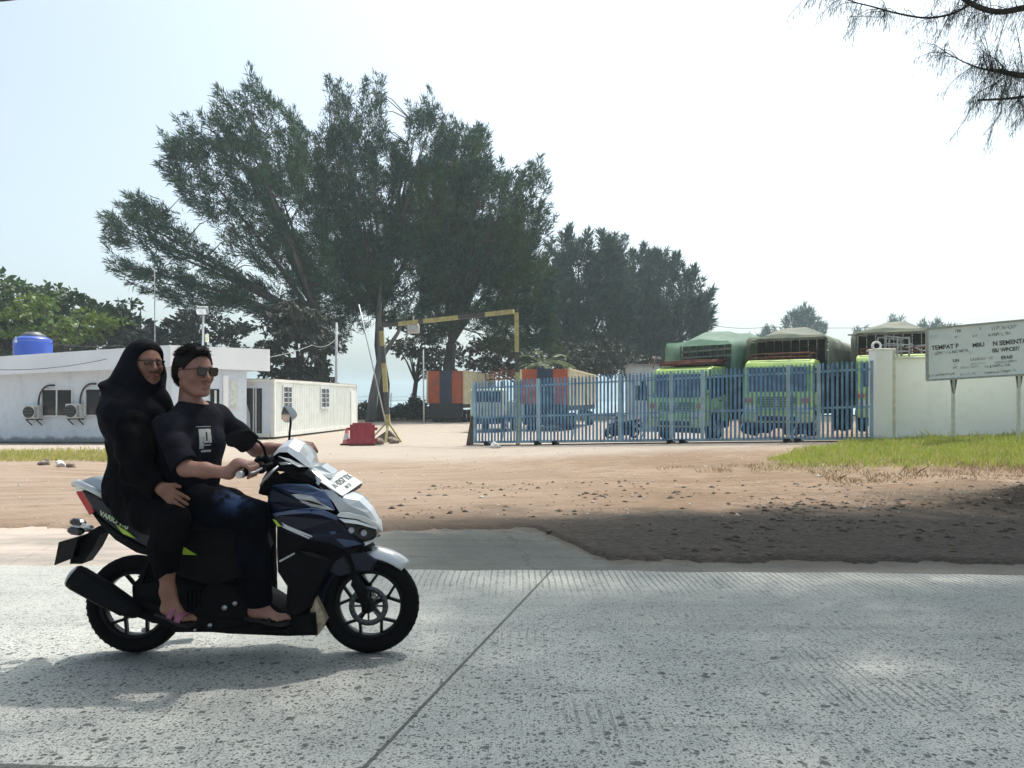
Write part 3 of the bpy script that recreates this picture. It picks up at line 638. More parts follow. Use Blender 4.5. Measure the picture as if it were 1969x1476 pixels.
# ------------------------------------------------------------------ container cabin
def cabin():
    c = P(526, 0, 32.8); c.z = -.36; e = P(688, 0, 45.0); e.z = -.36; d = (e - c); L = 12.1; d = Vector((d.x, d.y, 0)).normalized(); n = Vector((-d.y, d.x, 0))   # n points away to the left/back
    root = empty('container_cabin', (c.x, c.y, c.z), 0, 'white corrugated container cabin with two small windows to the right of the office', 'cabin')
    H = 2.90 - .0; z0 = c.z + .12; z1 = P(0, 729, 32.8).z; Wd = 2.44
    m_c = mat('white_container', (.86, .88, .82), .55, var=.10, scale=2)
    # corrugated long side facing right
    m = MB(); pts = []; k = 0; s_ = .16; out = -n
    x = .14
    while x < L - .14:
        pts += [(x, 0), (x + .05, .03), (x + .11, .03), (x + .16, 0)]; x += .235
    vs = []; 
    for (a, b) in pts:
        q = c + d * a + out * (b - .03); vs += [Vector((q.x, q.y, z0 + .14)), Vector((q.x, q.y, z1 - .1))]
    m.add(vs, [(2 * i, 2 * i + 2, 2 * i + 3, 2 * i + 1) for i in range(len(pts) - 1)])
    m.build('side_panel', m_c, root, recalc=False)
    f = MB()
    def P3(a, w, z): q = c + d * a + n * w; return Vector((q.x, q.y, z))
    for a in (.07, L - .07): f.bar(P3(a, .05, z0), P3(a, .05, z1), .16, .14)
    for a in (.07, L - .07): f.bar(P3(a, Wd - .05, z0), P3(a, Wd - .05, z1), .16, .14)
    f.bar(P3(0.15, .045, z1 - .05), P3(L - .15, .045, z1 - .05), .13, .12); f.bar(P3(0.15, .045, z0 + .07), P3(L - .15, .045, z0 + .07), .13, .16)
    f.bar(P3(.05, .15, z1 - .05), P3(.05, Wd - .15, z1 - .05), .13, .12); f.bar(P3(.05, .15, z0 + .07), P3(.05, Wd - .15, z0 + .07), .13, .16)
    f.build('frame', mat('cabin_frame', (.80, .80, .74), .5, var=.12, scale=3), root)
    b = MB(); b.prism([P3(.12, Wd - .1, z0), P3(.12, .1, z0), P3(.12, .1, z1 - .02), P3(.12, Wd - .1, z1 - .02)], d * (L - .25)); b.build('inner_wall', m_c, root)
    r = MB(); r.prism([P3(.02, .02, z1 + .002), P3(L, .02, z1 + .002), P3(L, Wd, z1 + .002), P3(.02, Wd, z1 + .002)], (0, 0, .03)); r.build('roof', m_rust, root)
    for (p0, p1) in ((544, 559), (617, 631)):
        # windows in the long side: place by distance along the side
        def al(px):
            k_ = (px - CX) / F; return (k_ * c.y - c.x) / (d.x - k_ * d.y)
        a0, a1 = al(p0), al(p1); zc0, zc1 = .98, 1.88
        fr = MB(); o = -.055
        for (u0, u1, v0, v1) in ((a0 - .08, a1 + .08, zc0 - .1, zc0), (a0 - .08, a1 + .08, zc1, zc1 + .1), (a0 - .08, a0, zc0, zc1), (a1, a1 + .08, zc0, zc1)):
            fr.prism([P3(u0, o, v0), P3(u1, o, v0), P3(u1, o, v1), P3(u0, o, v1)], n * .06)
        w_ = fr.build('window', m_frame, root)
        g = MB(); g.prism([P3(a0, o + .02, zc0), P3(a1, o + .02, zc0), P3(a1, o + .02, zc1), P3(a0, o + .02, zc1)], n * .03); g.build('pane', m_dark, w_)
        gr = MB(); am = (a0 + a1) / 2
        gr.bar(P3(am, o + .008, zc0), P3(am, o + .008, zc1), .10, .02)
        for q in (.25, .5, .75): gr.bar(P3(a0, o + .008, zc0 + (zc1 - zc0) * q), P3(a1, o + .008, zc0 + (zc1 - zc0) * q), .02, .03)
        gr.build('grille', m_frame, w_)
    dr = MB(); dr.prism([P3(L - 1.25, -.045, z0 + .15), P3(L - .25, -.045, z0 + .15), P3(L - .25, -.045, z1 - .35), P3(L - 1.25, -.045, z1 - .35)], n * .045); dr.build('door', m_c, root)
    # end face with doorway, burglar bars and a faded notice
    e_ = MB(); e_.prism([P3(.05, .12, z0 + .1), P3(.05, Wd - .1, z0 + .1), P3(.05, Wd - .1, z1 - .08), P3(.05, .12, z1 - .08)], d * .04); e_.build('end_wall', m_white, root)
    dk = MB(); dk.prism([P3(.045, .55, z0 + .05), P3(.045, 1.25, z0 + .05), P3(.045, 1.25, z0 + 2.05), P3(.045, .55, z0 + 2.05)], -d * .01); do = dk.build('door', m_dark, root)
    for w__ in (.55, .78, .88, 1.25):
        q = MB(); q.bar(P3(.03, w__, z0 + .05), P3(.03, w__, z0 + 2.05), .05, .03, up=d); q.build('door_bar', m_frame if w__ in (.78, .88) else m_black, do)
    q = MB(); q.prism([P3(.02, 1.0, z0 + .05), P3(.02, 1.22, z0 + .05), P3(.02, 1.22, z0 + 1.5), P3(.02, 1.05, z0 + 1.0)], -d * .01); q.build('curtain', m_frame, do)
    nt_ = MB(); nt_.prism([P3(.03, .9, z1 - .28), P3(.03, 2.1, z1 - .28), P3(.03, 2.1, z1 - .1), P3(.03, .9, z1 - .1)], -d * .02); nt_.build('notice', mat('notice', (.75, .72, .68), .6, col2=(.5, .3, .28), scale=18, lo=.55, hi=.6), root)
cabin()

# ------------------------------------------------------------------ blue sliding gate
GA = Vector((-1.41, 28.3, -.27)); GB = Vector((10.18, 22.0, .18))
m_gate = mat('blue_gate_paint', (.12, .28, .43), .5, var=.3, scale=3, col2=(.055, .15, .29), coat=.15)
m_gate2 = mat('blue_gate_rail', (.30, .45, .52), .5, var=.25, scale=3)
def gate():
    root = empty('sliding_gate', ((GA + GB) / 2), 0, 'long blue steel picket gate on small wheels closing the yard entrance', 'gate')
    d = GB - GA; L = math.hypot(d.x, d.y); dh = Vector((d.x, d.y, 0)).normalized(); nn = Vector((dh.y, -dh.x, 0))
    def Q(s_, h, off=0): 
        q = GA + d * (s_ / L) + nn * off; return Vector((q.x, q.y, q.z + h))
    posts = [0.02, 2.62, 5.62, 7.35, 8.35, 10.9, 11.75, L - .03]
    for i in range(len(posts) - 1):
        m = MB(); a, b = posts[i], posts[i + 1]; n = max(1, round((b - a) / .128)); 
        for k in range(1, n):
            s_ = a + (b - a) * k / n; w = .062 + .014 * ((k * 7 + i) % 3 == 0)
            m.bar(Q(s_, .06, .03), Q(s_, 2.20 + .015 * math.sin(k * 2.1 + i), .03), w, .02, up=dh.cross(Vector((0, 0, 1))))
            # pointed tip
            p = Q(s_, 2.215, .03); m.add([p - dh * w / 2 - nn * .01, p + dh * w / 2 - nn * .01, p + dh * w / 2 + nn * .01, p - dh * w / 2 + nn * .01, p + Vector((0, 0, .05))], [(0, 1, 4), (1, 2, 4), (2, 3, 4), (3, 0, 4)])
        m.build('picket_panel', m_gate, root)
    for s_ in posts[:]:
        m = MB(); m.bar(Q(s_, .03, -.02), Q(s_, 2.24, -.02), .10, .08, up=nn); m.build('post', m_gate2, root)
    for h, hh in ((.05, .09), (.94, .06), (2.0, .06)):
        m = MB(); m.bar(Q(0, h, -.0), Q(L, h, -.0), .035, hh); m.build('rail', m_gate2, root)
    for s_ in (1.35, 4.1, 6.6, 9.7, 11.3):       # diagonal braces at the back
        m = MB(); m.tube([Q(s_ - .35, .06, -.35), Q(s_, .95, -.03)], .022, 6); m.build('brace', m_gate2, root)
    for s_ in (.6, 2.62, 3.3, 7.35, 7.75, 10.9, 11.2):
        w = MB(); q = Q(s_, -.05, 0); w.lathe((q.x, q.y, q.z), [(0, -.03), (.085, -.03), (.085, -.012), (.07, 0), (.085, .012), (.085, .03), (0, .03)], 16, 'Y'); o = w.build('wheel', m_black, root)
        w = MB(); w.box((q.x, q.y, q.z + .08), (.26, .10, .07)); w.box((q.x - .10, q.y, q.z + .03), (.05, .11, .1)); w.box((q.x + .10, q.y, q.z + .03), (.05, .11, .1)); w.build('bracket', m_black, o)
    # brown timber / steel end stop
    m = MB(); m.prism([Q(-.28, -.12, 0), Q(-.0, -.12, 0), Q(-.0, 1.0, 0), Q(-.05, 1.0, 0)], nn * .06); m.build('end_stop', mat('brown_stop', (.10, .075, .06), .8, var=.4), root)
    # ground rail
    m = MB()
    prev = None
    for k in range(25):
        s_ = L * k / 24 - .2; q = Q(s_, 0); z = gz(q.x, q.y) + .02; p = Vector((q.x, q.y, z))
        if prev is not None: m.bar(prev, p, .06, .04)
        prev = p
    m.build('track', mat('track_steel', (.16, .13, .10), .7, .3, var=.4), root)
gate()

def boundary_wall():
    root = empty('boundary_wall', (10.9, 21.9, 0), 0, 'white plastered boundary wall with a gate pillar standing on the grass verge', 'wall')
    Y = 21.8; x0 = P(1685, 0, Y).x; x1 = P(1717, 0, Y).x; zt = P(0, 673, Y).z; zb = -.1
    m = MB(); m.bbox(((x0 + x1) / 2, Y + .24, (zt + zb) / 2), (x1 - x0, .48, zt - zb), .012); m.build('pillar', m_white2, root)
    c = MB(); c.bbox(((x0 + x1) / 2 + .04, Y + .27, zt + .025), (x1 - x0 + .10, .56, .05), .01); c.build('cap', mat('pillar_cap', (.80, .80, .70), .7, var=.15), root)
    zt2 = P(0, 688, Y).z; w = MB(); w.box((x1 + 4.0, Y + .30, (zt2 + .24) / 2 + .0), (8.0 - .004, .16, zt2 - .24)); w.build('panel', m_white2, root)
    w = MB(); w.box((x1 + 4.0, Y + .26, .06), (7.99, .28, .36)); w.build('plinth', m_white2, root)
    w = MB(); w.box((x1 + 4.0, Y + .26, zt2 + .025), (7.99, .26, .05)); w.build('coping', mat('coping', (.72, .71, .60), .8, var=.3, scale=3), root)
    w = MB(); w.box((x1 + .05, Y + .12, (zt + .1) / 2), (.07, .2, zt - .1)); w.build('edge_strip', mat('edge_strip', (.66, .66, .52), .8, var=.2), root)
    # round fitting on the pillar
    p = P(1690, 664, Y); r2 = MB(); r2.lathe((p.x, p.y + .15, p.z), [(.085, -.03), (.135, -.03), (.135, .03), (.085, .03)], 28, 'Y', close=True); o = r2.build('ring_fitting', mat('white_ring', (.8, .8, .78), .5), None)
    tag(o, 'small white ring-shaped fitting standing on top of the gate pillar', 'ring')
    o2 = MB().lathe((p.x, p.y + .17, p.z), [(0, -.02), (.08, -.02), (.08, .02), (0, .02)], 20, 'Y').build('lens', m_black, o)
    # metal frame of rollers behind the pillar
    fr = empty('metal_frame', (P(1722, 0, 23.2).x, 23.2, 2.5), 0, 'open grey metal box frame poking up behind the gate pillar', 'frame')
    m = MB(); a = P(1700, 675, 23.2); b = P(1745, 646, 23.2); xs = [a.x, (a.x + b.x) / 2, b.x]
    for x in xs:
        for y in (23.1, 23.6): m.bar((x, y, a.z - .3), (x, y, b.z - .04 * (x - a.x)), .04)
    for y in (23.1, 23.6):
        for z in (0, .5, 1): m.bar((a.x, y, a.z + (b.z - a.z) * z), (b.x, y, a.z + (b.z - a.z) * z - .08 * z), .035)
    for x in xs:
        for z in (0, 1): m.bar((x, 23.1, a.z + (b.z - a.z) * z - .03 * z), (x, 23.6, a.z + (b.z - a.z) * z - .03 * z), .035)
    m.build('tubes', m_greysteel, fr)
    m = MB(); m.bar((b.x, 23.3, b.z - .32), (b.x + .9, 23.3, b.z - .22), .05); m.bar((b.x + .1, 23.3, b.z - .2), (b.x + .5, 23.3, b.z - .45), .05); m.bar((b.x + .45, 23.3, b.z - .45), (b.x + .95, 23.3, b.z - .3), .12, .02); m.build('loose_bars', m_greysteel, fr)
boundary_wall()

def text(body, org, xd, yd, size, m, name, parent, depth=.0015, font=None, bold=0):
    cu = bpy.data.curves.new(name, 'FONT'); cu.body = body; cu.size = size; cu.extrude = depth; cu.offset = bold
    xd = Vector(xd).normalized(); yd = Vector(yd); yd = (yd - xd * yd.dot(xd)).normalized(); zd = xd.cross(yd)
    tmp = bpy.data.objects.new(name, cu); SC.collection.objects.link(tmp)
    bpy.context.view_layer.update(); dg = bpy.context.evaluated_depsgraph_get(); me = bpy.data.meshes.new_from_object(tmp.evaluated_get(dg))
    bpy.data.objects.remove(tmp); M = Matrix((xd, yd, zd)).transposed().to_4x4(); M.translation = Vector(org); me.transform(M)
    me.materials.clear(); return link(name, me, m, parent)
def sign():
    Y = 20.6; tl = P(1782, 632, Y); bl = P(1783, 731, Y); tr = P(1969, 615, Y); br = P(1969, 720, Y)
    k = 1.33; tr = tl + (tr - tl) * k; br = bl + (br - bl) * k
    xd = (tr - tl).normalized(); yd = (tl - bl).normalized(); Wd = (tr - tl).length; Hd = (tl - bl).length
    root = empty('notice_board', (P(1897, 0, Y).x, Y, .05), 0, 'large weathered grey notice board with faded black lettering on two steel legs', 'sign')
    m_b, t, b = newmat('board_face'); tc = N(t, 'ShaderNodeTexCoord').outputs['Object']
    c = MIX(t, RG(t, NOISE(t, tc, 1.2, 5), .35, .65), (.78, .85, .84), (.70, .78, .79)); c = MIX(t, RG(t, NOISE(t, tc, 18, 4, .7, (1, 1, .4)), .5, .75, 0, .35), c, (.55, .60, .60))
    t.links.new(c, b.inputs['Base Color']); b.inputs['Roughness'].default_value = .55; b.inputs['Metallic'].default_value = .1
    m = MB(); m.prism([bl, br, tr, tl], (0, .03, 0)); board = m.build('board', m_b, root)
    f = MB(); f.bar(bl, br, .06, .05); f.bar(tl, tr, .06, .05); f.bar(bl, tl, .06, .05); f.bar(br, tr, .06, .05); f.build('edge_frame', mat('board_edge', (.40, .42, .38), .5, .3), root)
    # faded lettering: ink with worn patches
    def ink(name, dark, wear):
        m, t, b = newmat(name); tc = N(t, 'ShaderNodeTexCoord').outputs['Object']
        c = MIX(t, RG(t, NOISE(t, tc, 7, 4, .7), wear, wear + .12), (dark, dark * 1.02, dark * 1.02), (.60, .68, .68)); t.links.new(c, b.inputs['Base Color']); b.inputs['Roughness'].default_value = .6; return m
    i1 = ink('ink_dark', .06, .55); i2 = ink('ink_worn', .20, .46); i3 = ink('ink_faint', .36, .42)
    def T(px, py, body, size, ik, bold=0):
        p = P(px, py, Y); p.y = Y - .004; text(body, p, xd, (0, 0, 1), size, ik, 'lettering', board, .002, None, bold)
    s_ = 1 / 1500 * Y * 1.38
    T(1835, 639, 'TER', 6.0 * s_, i2, .003); T(1884, 634.5, 'I', 6 * s_, i2, .003); T(1905, 635, 'TI PURPOSE', 7.0 * s_, i2, .002)
    T(1787, 652, 'IPC', 8.5 * s_, i3); T(1836, 651, 'PT', 5.5 * s_, i2); T(1869, 648, 'INT', 5 * s_, i3); T(1900, 646.5, '& PAPER, Tbk', 5.6 * s_, i2, .003)
    T(1791, 673, 'TEMPAT P', 8.6 * s_, i1, .004); T(1870, 667.5, 'MBU', 8.2 * s_, i1, .004); T(1909, 664.5, 'N SEMENTARA', 8.8 * s_, i1, .005)
    T(1797, 682, 'IZIN TPS NOMOR', 6.0 * s_, i2, .002); T(1863, 680, 'S I', 6 * s_, i3, .002); T(1908, 677.5, '05/ WBC07/', 7.4 * s_, i1, .005)
    T(1832, 696, 'UN', 6.0 * s_, i1, .003); T(1866, 693.5, 'LARIKAN  KO', 5.2 * s_, i3, .003); T(1925, 690.5, 'ERASI', 6.4 * s_, i1, .003)
    T(1833, 703.5, 'PT', 4.6 * s_, i3); T(1866, 702, 'SEMENTARA', 4.0 * s_, i3); T(1912, 699, 'PERSADA INDO', 4.4 * s_, i2)
    T(1833, 710, 'PT', 5 * s_, i2); T(1846, 709, 'INDAH KIAT', 4.6 * s_, i3); T(1892, 707.5, 'TA & PAPER, Tbk', 5.0 * s_, i2, .002)
    T(1786, 724, 'Jl. Raya Pulo Ampel', 4.6 * s_, i2, .001); T(1846, 722, 'Kp. Salira Rt.', 4.4 * s_, i3); T(1892, 718.5, 'Kecamatan Cilegon, Ba', 4.8 * s_, i2, .001)
    for px in (1834, 1960):
        p = P(px, 0, Y); z1 = bl.z + (br.z - bl.z) * (p.x - bl.x) / (br.x - bl.x) + .02
        l = MB(); l.bar((p.x, Y + .03, gz(p.x, Y) - .15), (p.x, Y + .03, z1), .075, .06, up=(0, 1, 0)); q = l.build('leg', mat('leg_paint', (.66, .67, .62), .6, var=.15), root)
        l = MB(); l.prism([(p.x - .10, Y + .0, z1), (p.x + .10, Y + .0, z1), (p.x + .03, Y + .0, z1 - .42), (p.x - .03, Y + .0, z1 - .42)], (0, .02, 0)); l.build('gusset', mat('dark_gusset', (.09, .085, .05), .7), q)
sign()

# ------------------------------------------------------------------ yellow and black height gantry
m_y = mat('gantry_yellow', (.44, .40, .17), .6, var=.3, scale=5); m_k = mat('gantry_black', (.08, .08, .08), .6, var=.3)
def gantry():
    a = P(746, 846, 30.7); at = P(733, 628, 30.7); b = P(996, 853, 28.2); bt = P(993, 601, 28.2); a.z = gz(a.x, a.y)
    root = empty('height_gantry', a, 0, 'yellow and black striped height-limit gantry spanning the yard entrance', 'gantry')
    def striped(name, p, q, cuts, w, start=0):
        m = MB(); 
        for i in range(len(cuts) - 1): m.bar(p.lerp(q, cuts[i]), p.lerp(q, cuts[i + 1]), w, w * (1 if i % 2 == start else .98), mi=(i + start) % 2)
        return m.build(name, [m_y, m_k], root)
    p0 = a + Vector((0, 0, .75)); striped('post', p0, at, [0, .09, .32, .62, .80, .955, 1], .17)
    p1 = b.copy(); p1.z = gz(b.x, b.y); striped('post', p1, bt, [0, .55, .70, 1], .16)
    striped('beam', at + Vector((.1, 0, .05)), bt + Vector((-.1, 0, .05)), [0, .13, .29, .33, .60, .80, 1], .15, 1)
    for dx, dy in ((-.75, -.1), (.55, -.15), (-.15, .6), (.0, -.55)):
        m = MB(); m.bar(a + Vector((dx, dy, .0)), a + Vector((0, 0, .82)), .09, .06); m.build('foot_strut', m_y, root)
    m = MB()
    m.prism([a + Vector((-.7, 0, 0)), a + Vector((.5, 0, 0)), a + Vector((.05, 0, .45)), a + Vector((-.05, 0, .45))], (0, .3, 0)); m.build('rock_ballast', mbn, root)
    # small white sensor box under the beam
    q = P(795, 632, 30.2); m = MB(); m.bbox((q.x, q.y, q.z), (.45, .25, .34), .03); m.bar((q.x, q.y, q.z + .15), (q.x, q.y, q.z + .5), .05); tag(m.build('lamp_box', m_pole), 'pale lamp housing hanging just under the gantry beam', 'lamp')
gantry()

def barrier():
    c = P(697, 857, 28.3); c.z = gz(c.x, c.y); root = empty('road_barrier', c, .12, 'red plastic water-filled road barrier standing near the gantry foot', 'barrier')
    m_r = mat('red_plastic', (.33, .018, .035), .4, var=.25, scale=5, coat=.2); m = MB()
    def W(x, y, z): return (x, y, z)
    sec = [(-.24, 0), (-.24, .12), (-.15, .26), (-.11, .76), (.11, .76), (.15, .26), (.24, .12), (.24, 0)]
    n = len(sec); xs = [-.44, -.30, -.28, -.16, -.14, 0, .02, .14, .16, .28, .30, .44]; ins = [0, 0, .03, .03, 0, 0, .03, .03, 0, 0, .03, .0]
    vs = []
    for x, i in zip(xs, ins): vs += [(x, y * (1 - i * 2.5), z) for y, z in sec]
    fs = [(k * n + i, (k + 1) * n + i, (k + 1) * n + (i + 1) % n, k * n + (i + 1) % n) for k in range(len(xs) - 1) for i in range(n)] + [tuple(range(n)), tuple(range((len(xs) - 1) * n, len(xs) * n))[::-1]]
    m.add(vs, fs); m.build('body', m_r, root, world=False)
    t_ = MB(); t_.box((0, 0, .79), (.7, .16, .06)); t_.build('ridge', m_r, root, world=False)
    for s_ in (-1, 1):
        for z in (.6, .2): l = MB(); l.box((s_ * .49, 0, z), (.10, .14, .10)); l.build('coupling_lug', m_r, root, world=False)
    f = MB(); f.box((0, 0, .03), (.9, .5, .06)); f.build('base', mat('barrier_base', (.10, .03, .03), .8), root, world=False)
    c = P(667, 856, 28.6); c.z = gz(c.x, c.y); root = empty('traffic_cone', c, 0, 'faded pink-red traffic cone with a white band beside the red barrier', 'cone')
    m = MB(); m.lathe((0, 0, 0), [(.17, .04), (.04, .62), (.03, .63), (0, .63)], 20); m.build('cone', mat('faded_red', (.60, .16, .15), .6, var=.3), root, world=False)
    m = MB(); m.lathe((0, 0, 0), [(.136, .2), (.086, .43)], 20); m.build('band', m_frame, root, world=False)
    m = MB(); m.bbox((0, 0, .025), (.42, .42, .05), .01); m.build('base', m_black, root, world=False)
barrier()

# ------------------------------------------------------------------ poles and cables
def pole(name, px0, py0, px1, py1, Y, r, label, m=m_pole, zb=None, cat='pole'):
    a = P(px0, py0, Y); b = P(px1, py1, Y); 
    if zb is not None: a.z = zb
    root = empty(name, a, 0, label, cat); q = MB(); q.tube([a, a.lerp(b, .5), b], [r, r * .9, r * .8], 10); q.build('shaft', m, root); return root, a, b
g_, a, b = pole('antenna_mast', 298, 690, 297, 517, 33.5, .022, 'thin bare antenna mast on the office roof left of the hooded rider', m_greysteel, 3.2)
m = MB(); m.bbox((a.x, a.y, a.z + .02), (.2, .2, .04), .01); m.build('foot', m_greysteel, g_)
g_, a, b = pole('floodlight_pole', 390, 760, 391, 598, 34, .05, 'floodlight pole rising behind the white fascia above the driver', m_pole, 3.0, 'lamp post')
c = P(391, 597, 34); m = MB(); R = Matrix.Rotation(.5, 3, 'X'); m.bbox((c.x, c.y - .1, c.z), (.5, .22, .34), .03, R); fl = m.build('floodlight', m_greysteel, g_)
m = MB(); m.bbox((c.x, c.y - .235, c.z - .06), (.42, .03, .26), .01, R); m.build('lens', mat('lamp_glass', (.6, .62, .6), .2), fl)
m = MB(); m.bar((a.x, a.y, P(0, 668, 34).z), (a.x + .45, a.y, P(0, 668, 34).z), .04); m.bar((a.x + .3, a.y, P(0, 676, 34).z), (a.x + .3, a.y, P(0, 664, 34).z), .03); m.build('cross_arm', m_steel, g_)
c = P(398, 650, 33.9); m = MB(); m.bbox((c.x, c.y, c.z), (.14, .1, .34), .02); m.build('box', mat('cream_box', (.8, .78, .55), .5), g_)
pole('utility_pole', 646, 760, 647, 620, 47, .085, 'slender pale utility pole just behind the container cabin', m_pole, -.4)
pole('leaning_pole', 748, 790, 690, 585, 36, .035, 'thin pale pole leaning to the left beside the gantry', m_steel, -.38)
pole('yard_pole', 815, 808, 814, 672, 55, .06, 'thin grey pole next to the orange container truck', m_pole, -.4)
def cable(pts, sag, r, label, m=m_wire, n=24):
    q = MB(); out = []
    for i in range(len(pts) - 1):
        for k in range(n + (i == len(pts) - 2)):
            t_ = k / n; p = pts[i].lerp(pts[i + 1], t_); p.z -= sag * 4 * t_ * (1 - t_); out.append(p)
    q.tube(out, r, 5); return tag(q.build('cable', m), label, 'cable')
cable([P(430, 690, 32.8), P(600, 663, 40), P(645, 652, 46.9)], .25, .02, 'drooping pale cable from the fascia up to the utility pole', m_greysteel)
cable([P(-70, 706, 29.2), P(205, 690, 29.0)], .22, .012, 'dark cable sagging across the pale office fascia')
cable([P(98, 660, 32.5), P(230, 664, 33.5), P(297, 668, 33.5)], .08, .013, 'thin line strung from the water tank towards the antenna mast')
cable([P(-40, 2, 12), P(62, -8, 12)], .02, .02, 'black wire crossing the top left corner of the sky')
cable([P(1365, 624, 95), P(1480, 628, 95), P(1850, 622, 90)], .3, .03, 'faint overhead line far behind the tarpaulined trucks')

# ------------------------------------------------------------------ wire fence at the back of the yard
def back_fence():
    Y = 74; x0 = P(560, 0, Y).x; x1 = P(905, 0, Y).x; root = empty('wire_fence', ((x0 + x1) / 2, Y, -.5), 0, 'sagging wire fence along the shore at the back of the yard', 'fence'); n = 9
    for k in range(n + 1):
        x = x0 + (x1 - x0) * k / n; m = MB(); m.tube([(x, Y, -.5), (x, Y, 1.75), (x + .12, Y - .2, 2.0)], .045, 6); m.build('post', m_greysteel, root)
    m = MB()
    for z in (.1, .5, .9, 1.3, 1.65): m.tube([(x0 + (x1 - x0) * k / 30, Y, z + .04 * math.sin(k * 2.1)) for k in range(31)], .018, 4)
    m.build('wires', m_greysteel, root)
back_fence()
# guard hut behind the gate
def hut():
    a = P(1213, 0, 42); b = P(1250, 0, 42); zt = P(0, 703, 42).z; root = empty('guard_hut', ((a.x + b.x) / 2, 42.6, -.4), 0, 'small grey flat-roofed hut behind the gate left of the green trucks', 'hut')
    m = MB(); m.bbox(((a.x + b.x) / 2 + .4, 43, (zt - .4) / 2), (b.x - a.x + .8, 2, zt + .4), .02); m.build('wall', mat('hut_wall', (.50, .54, .55), .8, var=.15, scale=1.5), root)
    m = MB(); m.box(((a.x + b.x) / 2 + .4, 43, zt + .04), (b.x - a.x + 1.0, 2.3, .09)); m.build('roof', m_greysteel, root)
    m = MB(); m.box((a.x + .55, 41.99, 1.7), (.6, .05, .8)); m.build('window', m_dark, root)
hut()
# ------------------------------------------------------------------ trucks and trailers
def wheel_obj(root, x, y, z, r, w, side, world=False):
    m = MB(); m.lathe((x, y, z), [(r * .62, -w / 2), (r * .9, -w / 2), (r, -w / 2 + .03), (r, w / 2 - .03), (r * .9, w / 2), (r * .62, w / 2)], 28, 'X', close=True); t = m.build('wheel', m_rubber, root, world)
    k = MB(); s = side; k.lathe((x + s * w * .32, y, z), [(r * .64, s * .05), (r * .58, s * .02), (r * .30, -s * .06), (r * .28, s * .06), (.0, s * .08)], 20, 'X'); k.build('rim', m_greysteel, t, world)
m_lime = mat('lime_cab_paint', (.40, .56, .12), .5, var=.3, scale=1.5, coat=.2, col2=(.27, .42, .12))
m_lime2 = mat('pale_lime_trim', (.42, .50, .22), .5, var=.2, scale=3)
m_chassis = mat('chassis_black', (.03, .032, .036), .7, var=.4, scale=4)
m_glassblue = mat('windscreen', (.03, .05, .085), .1, var=.3, scale=1.2, spec=.8)
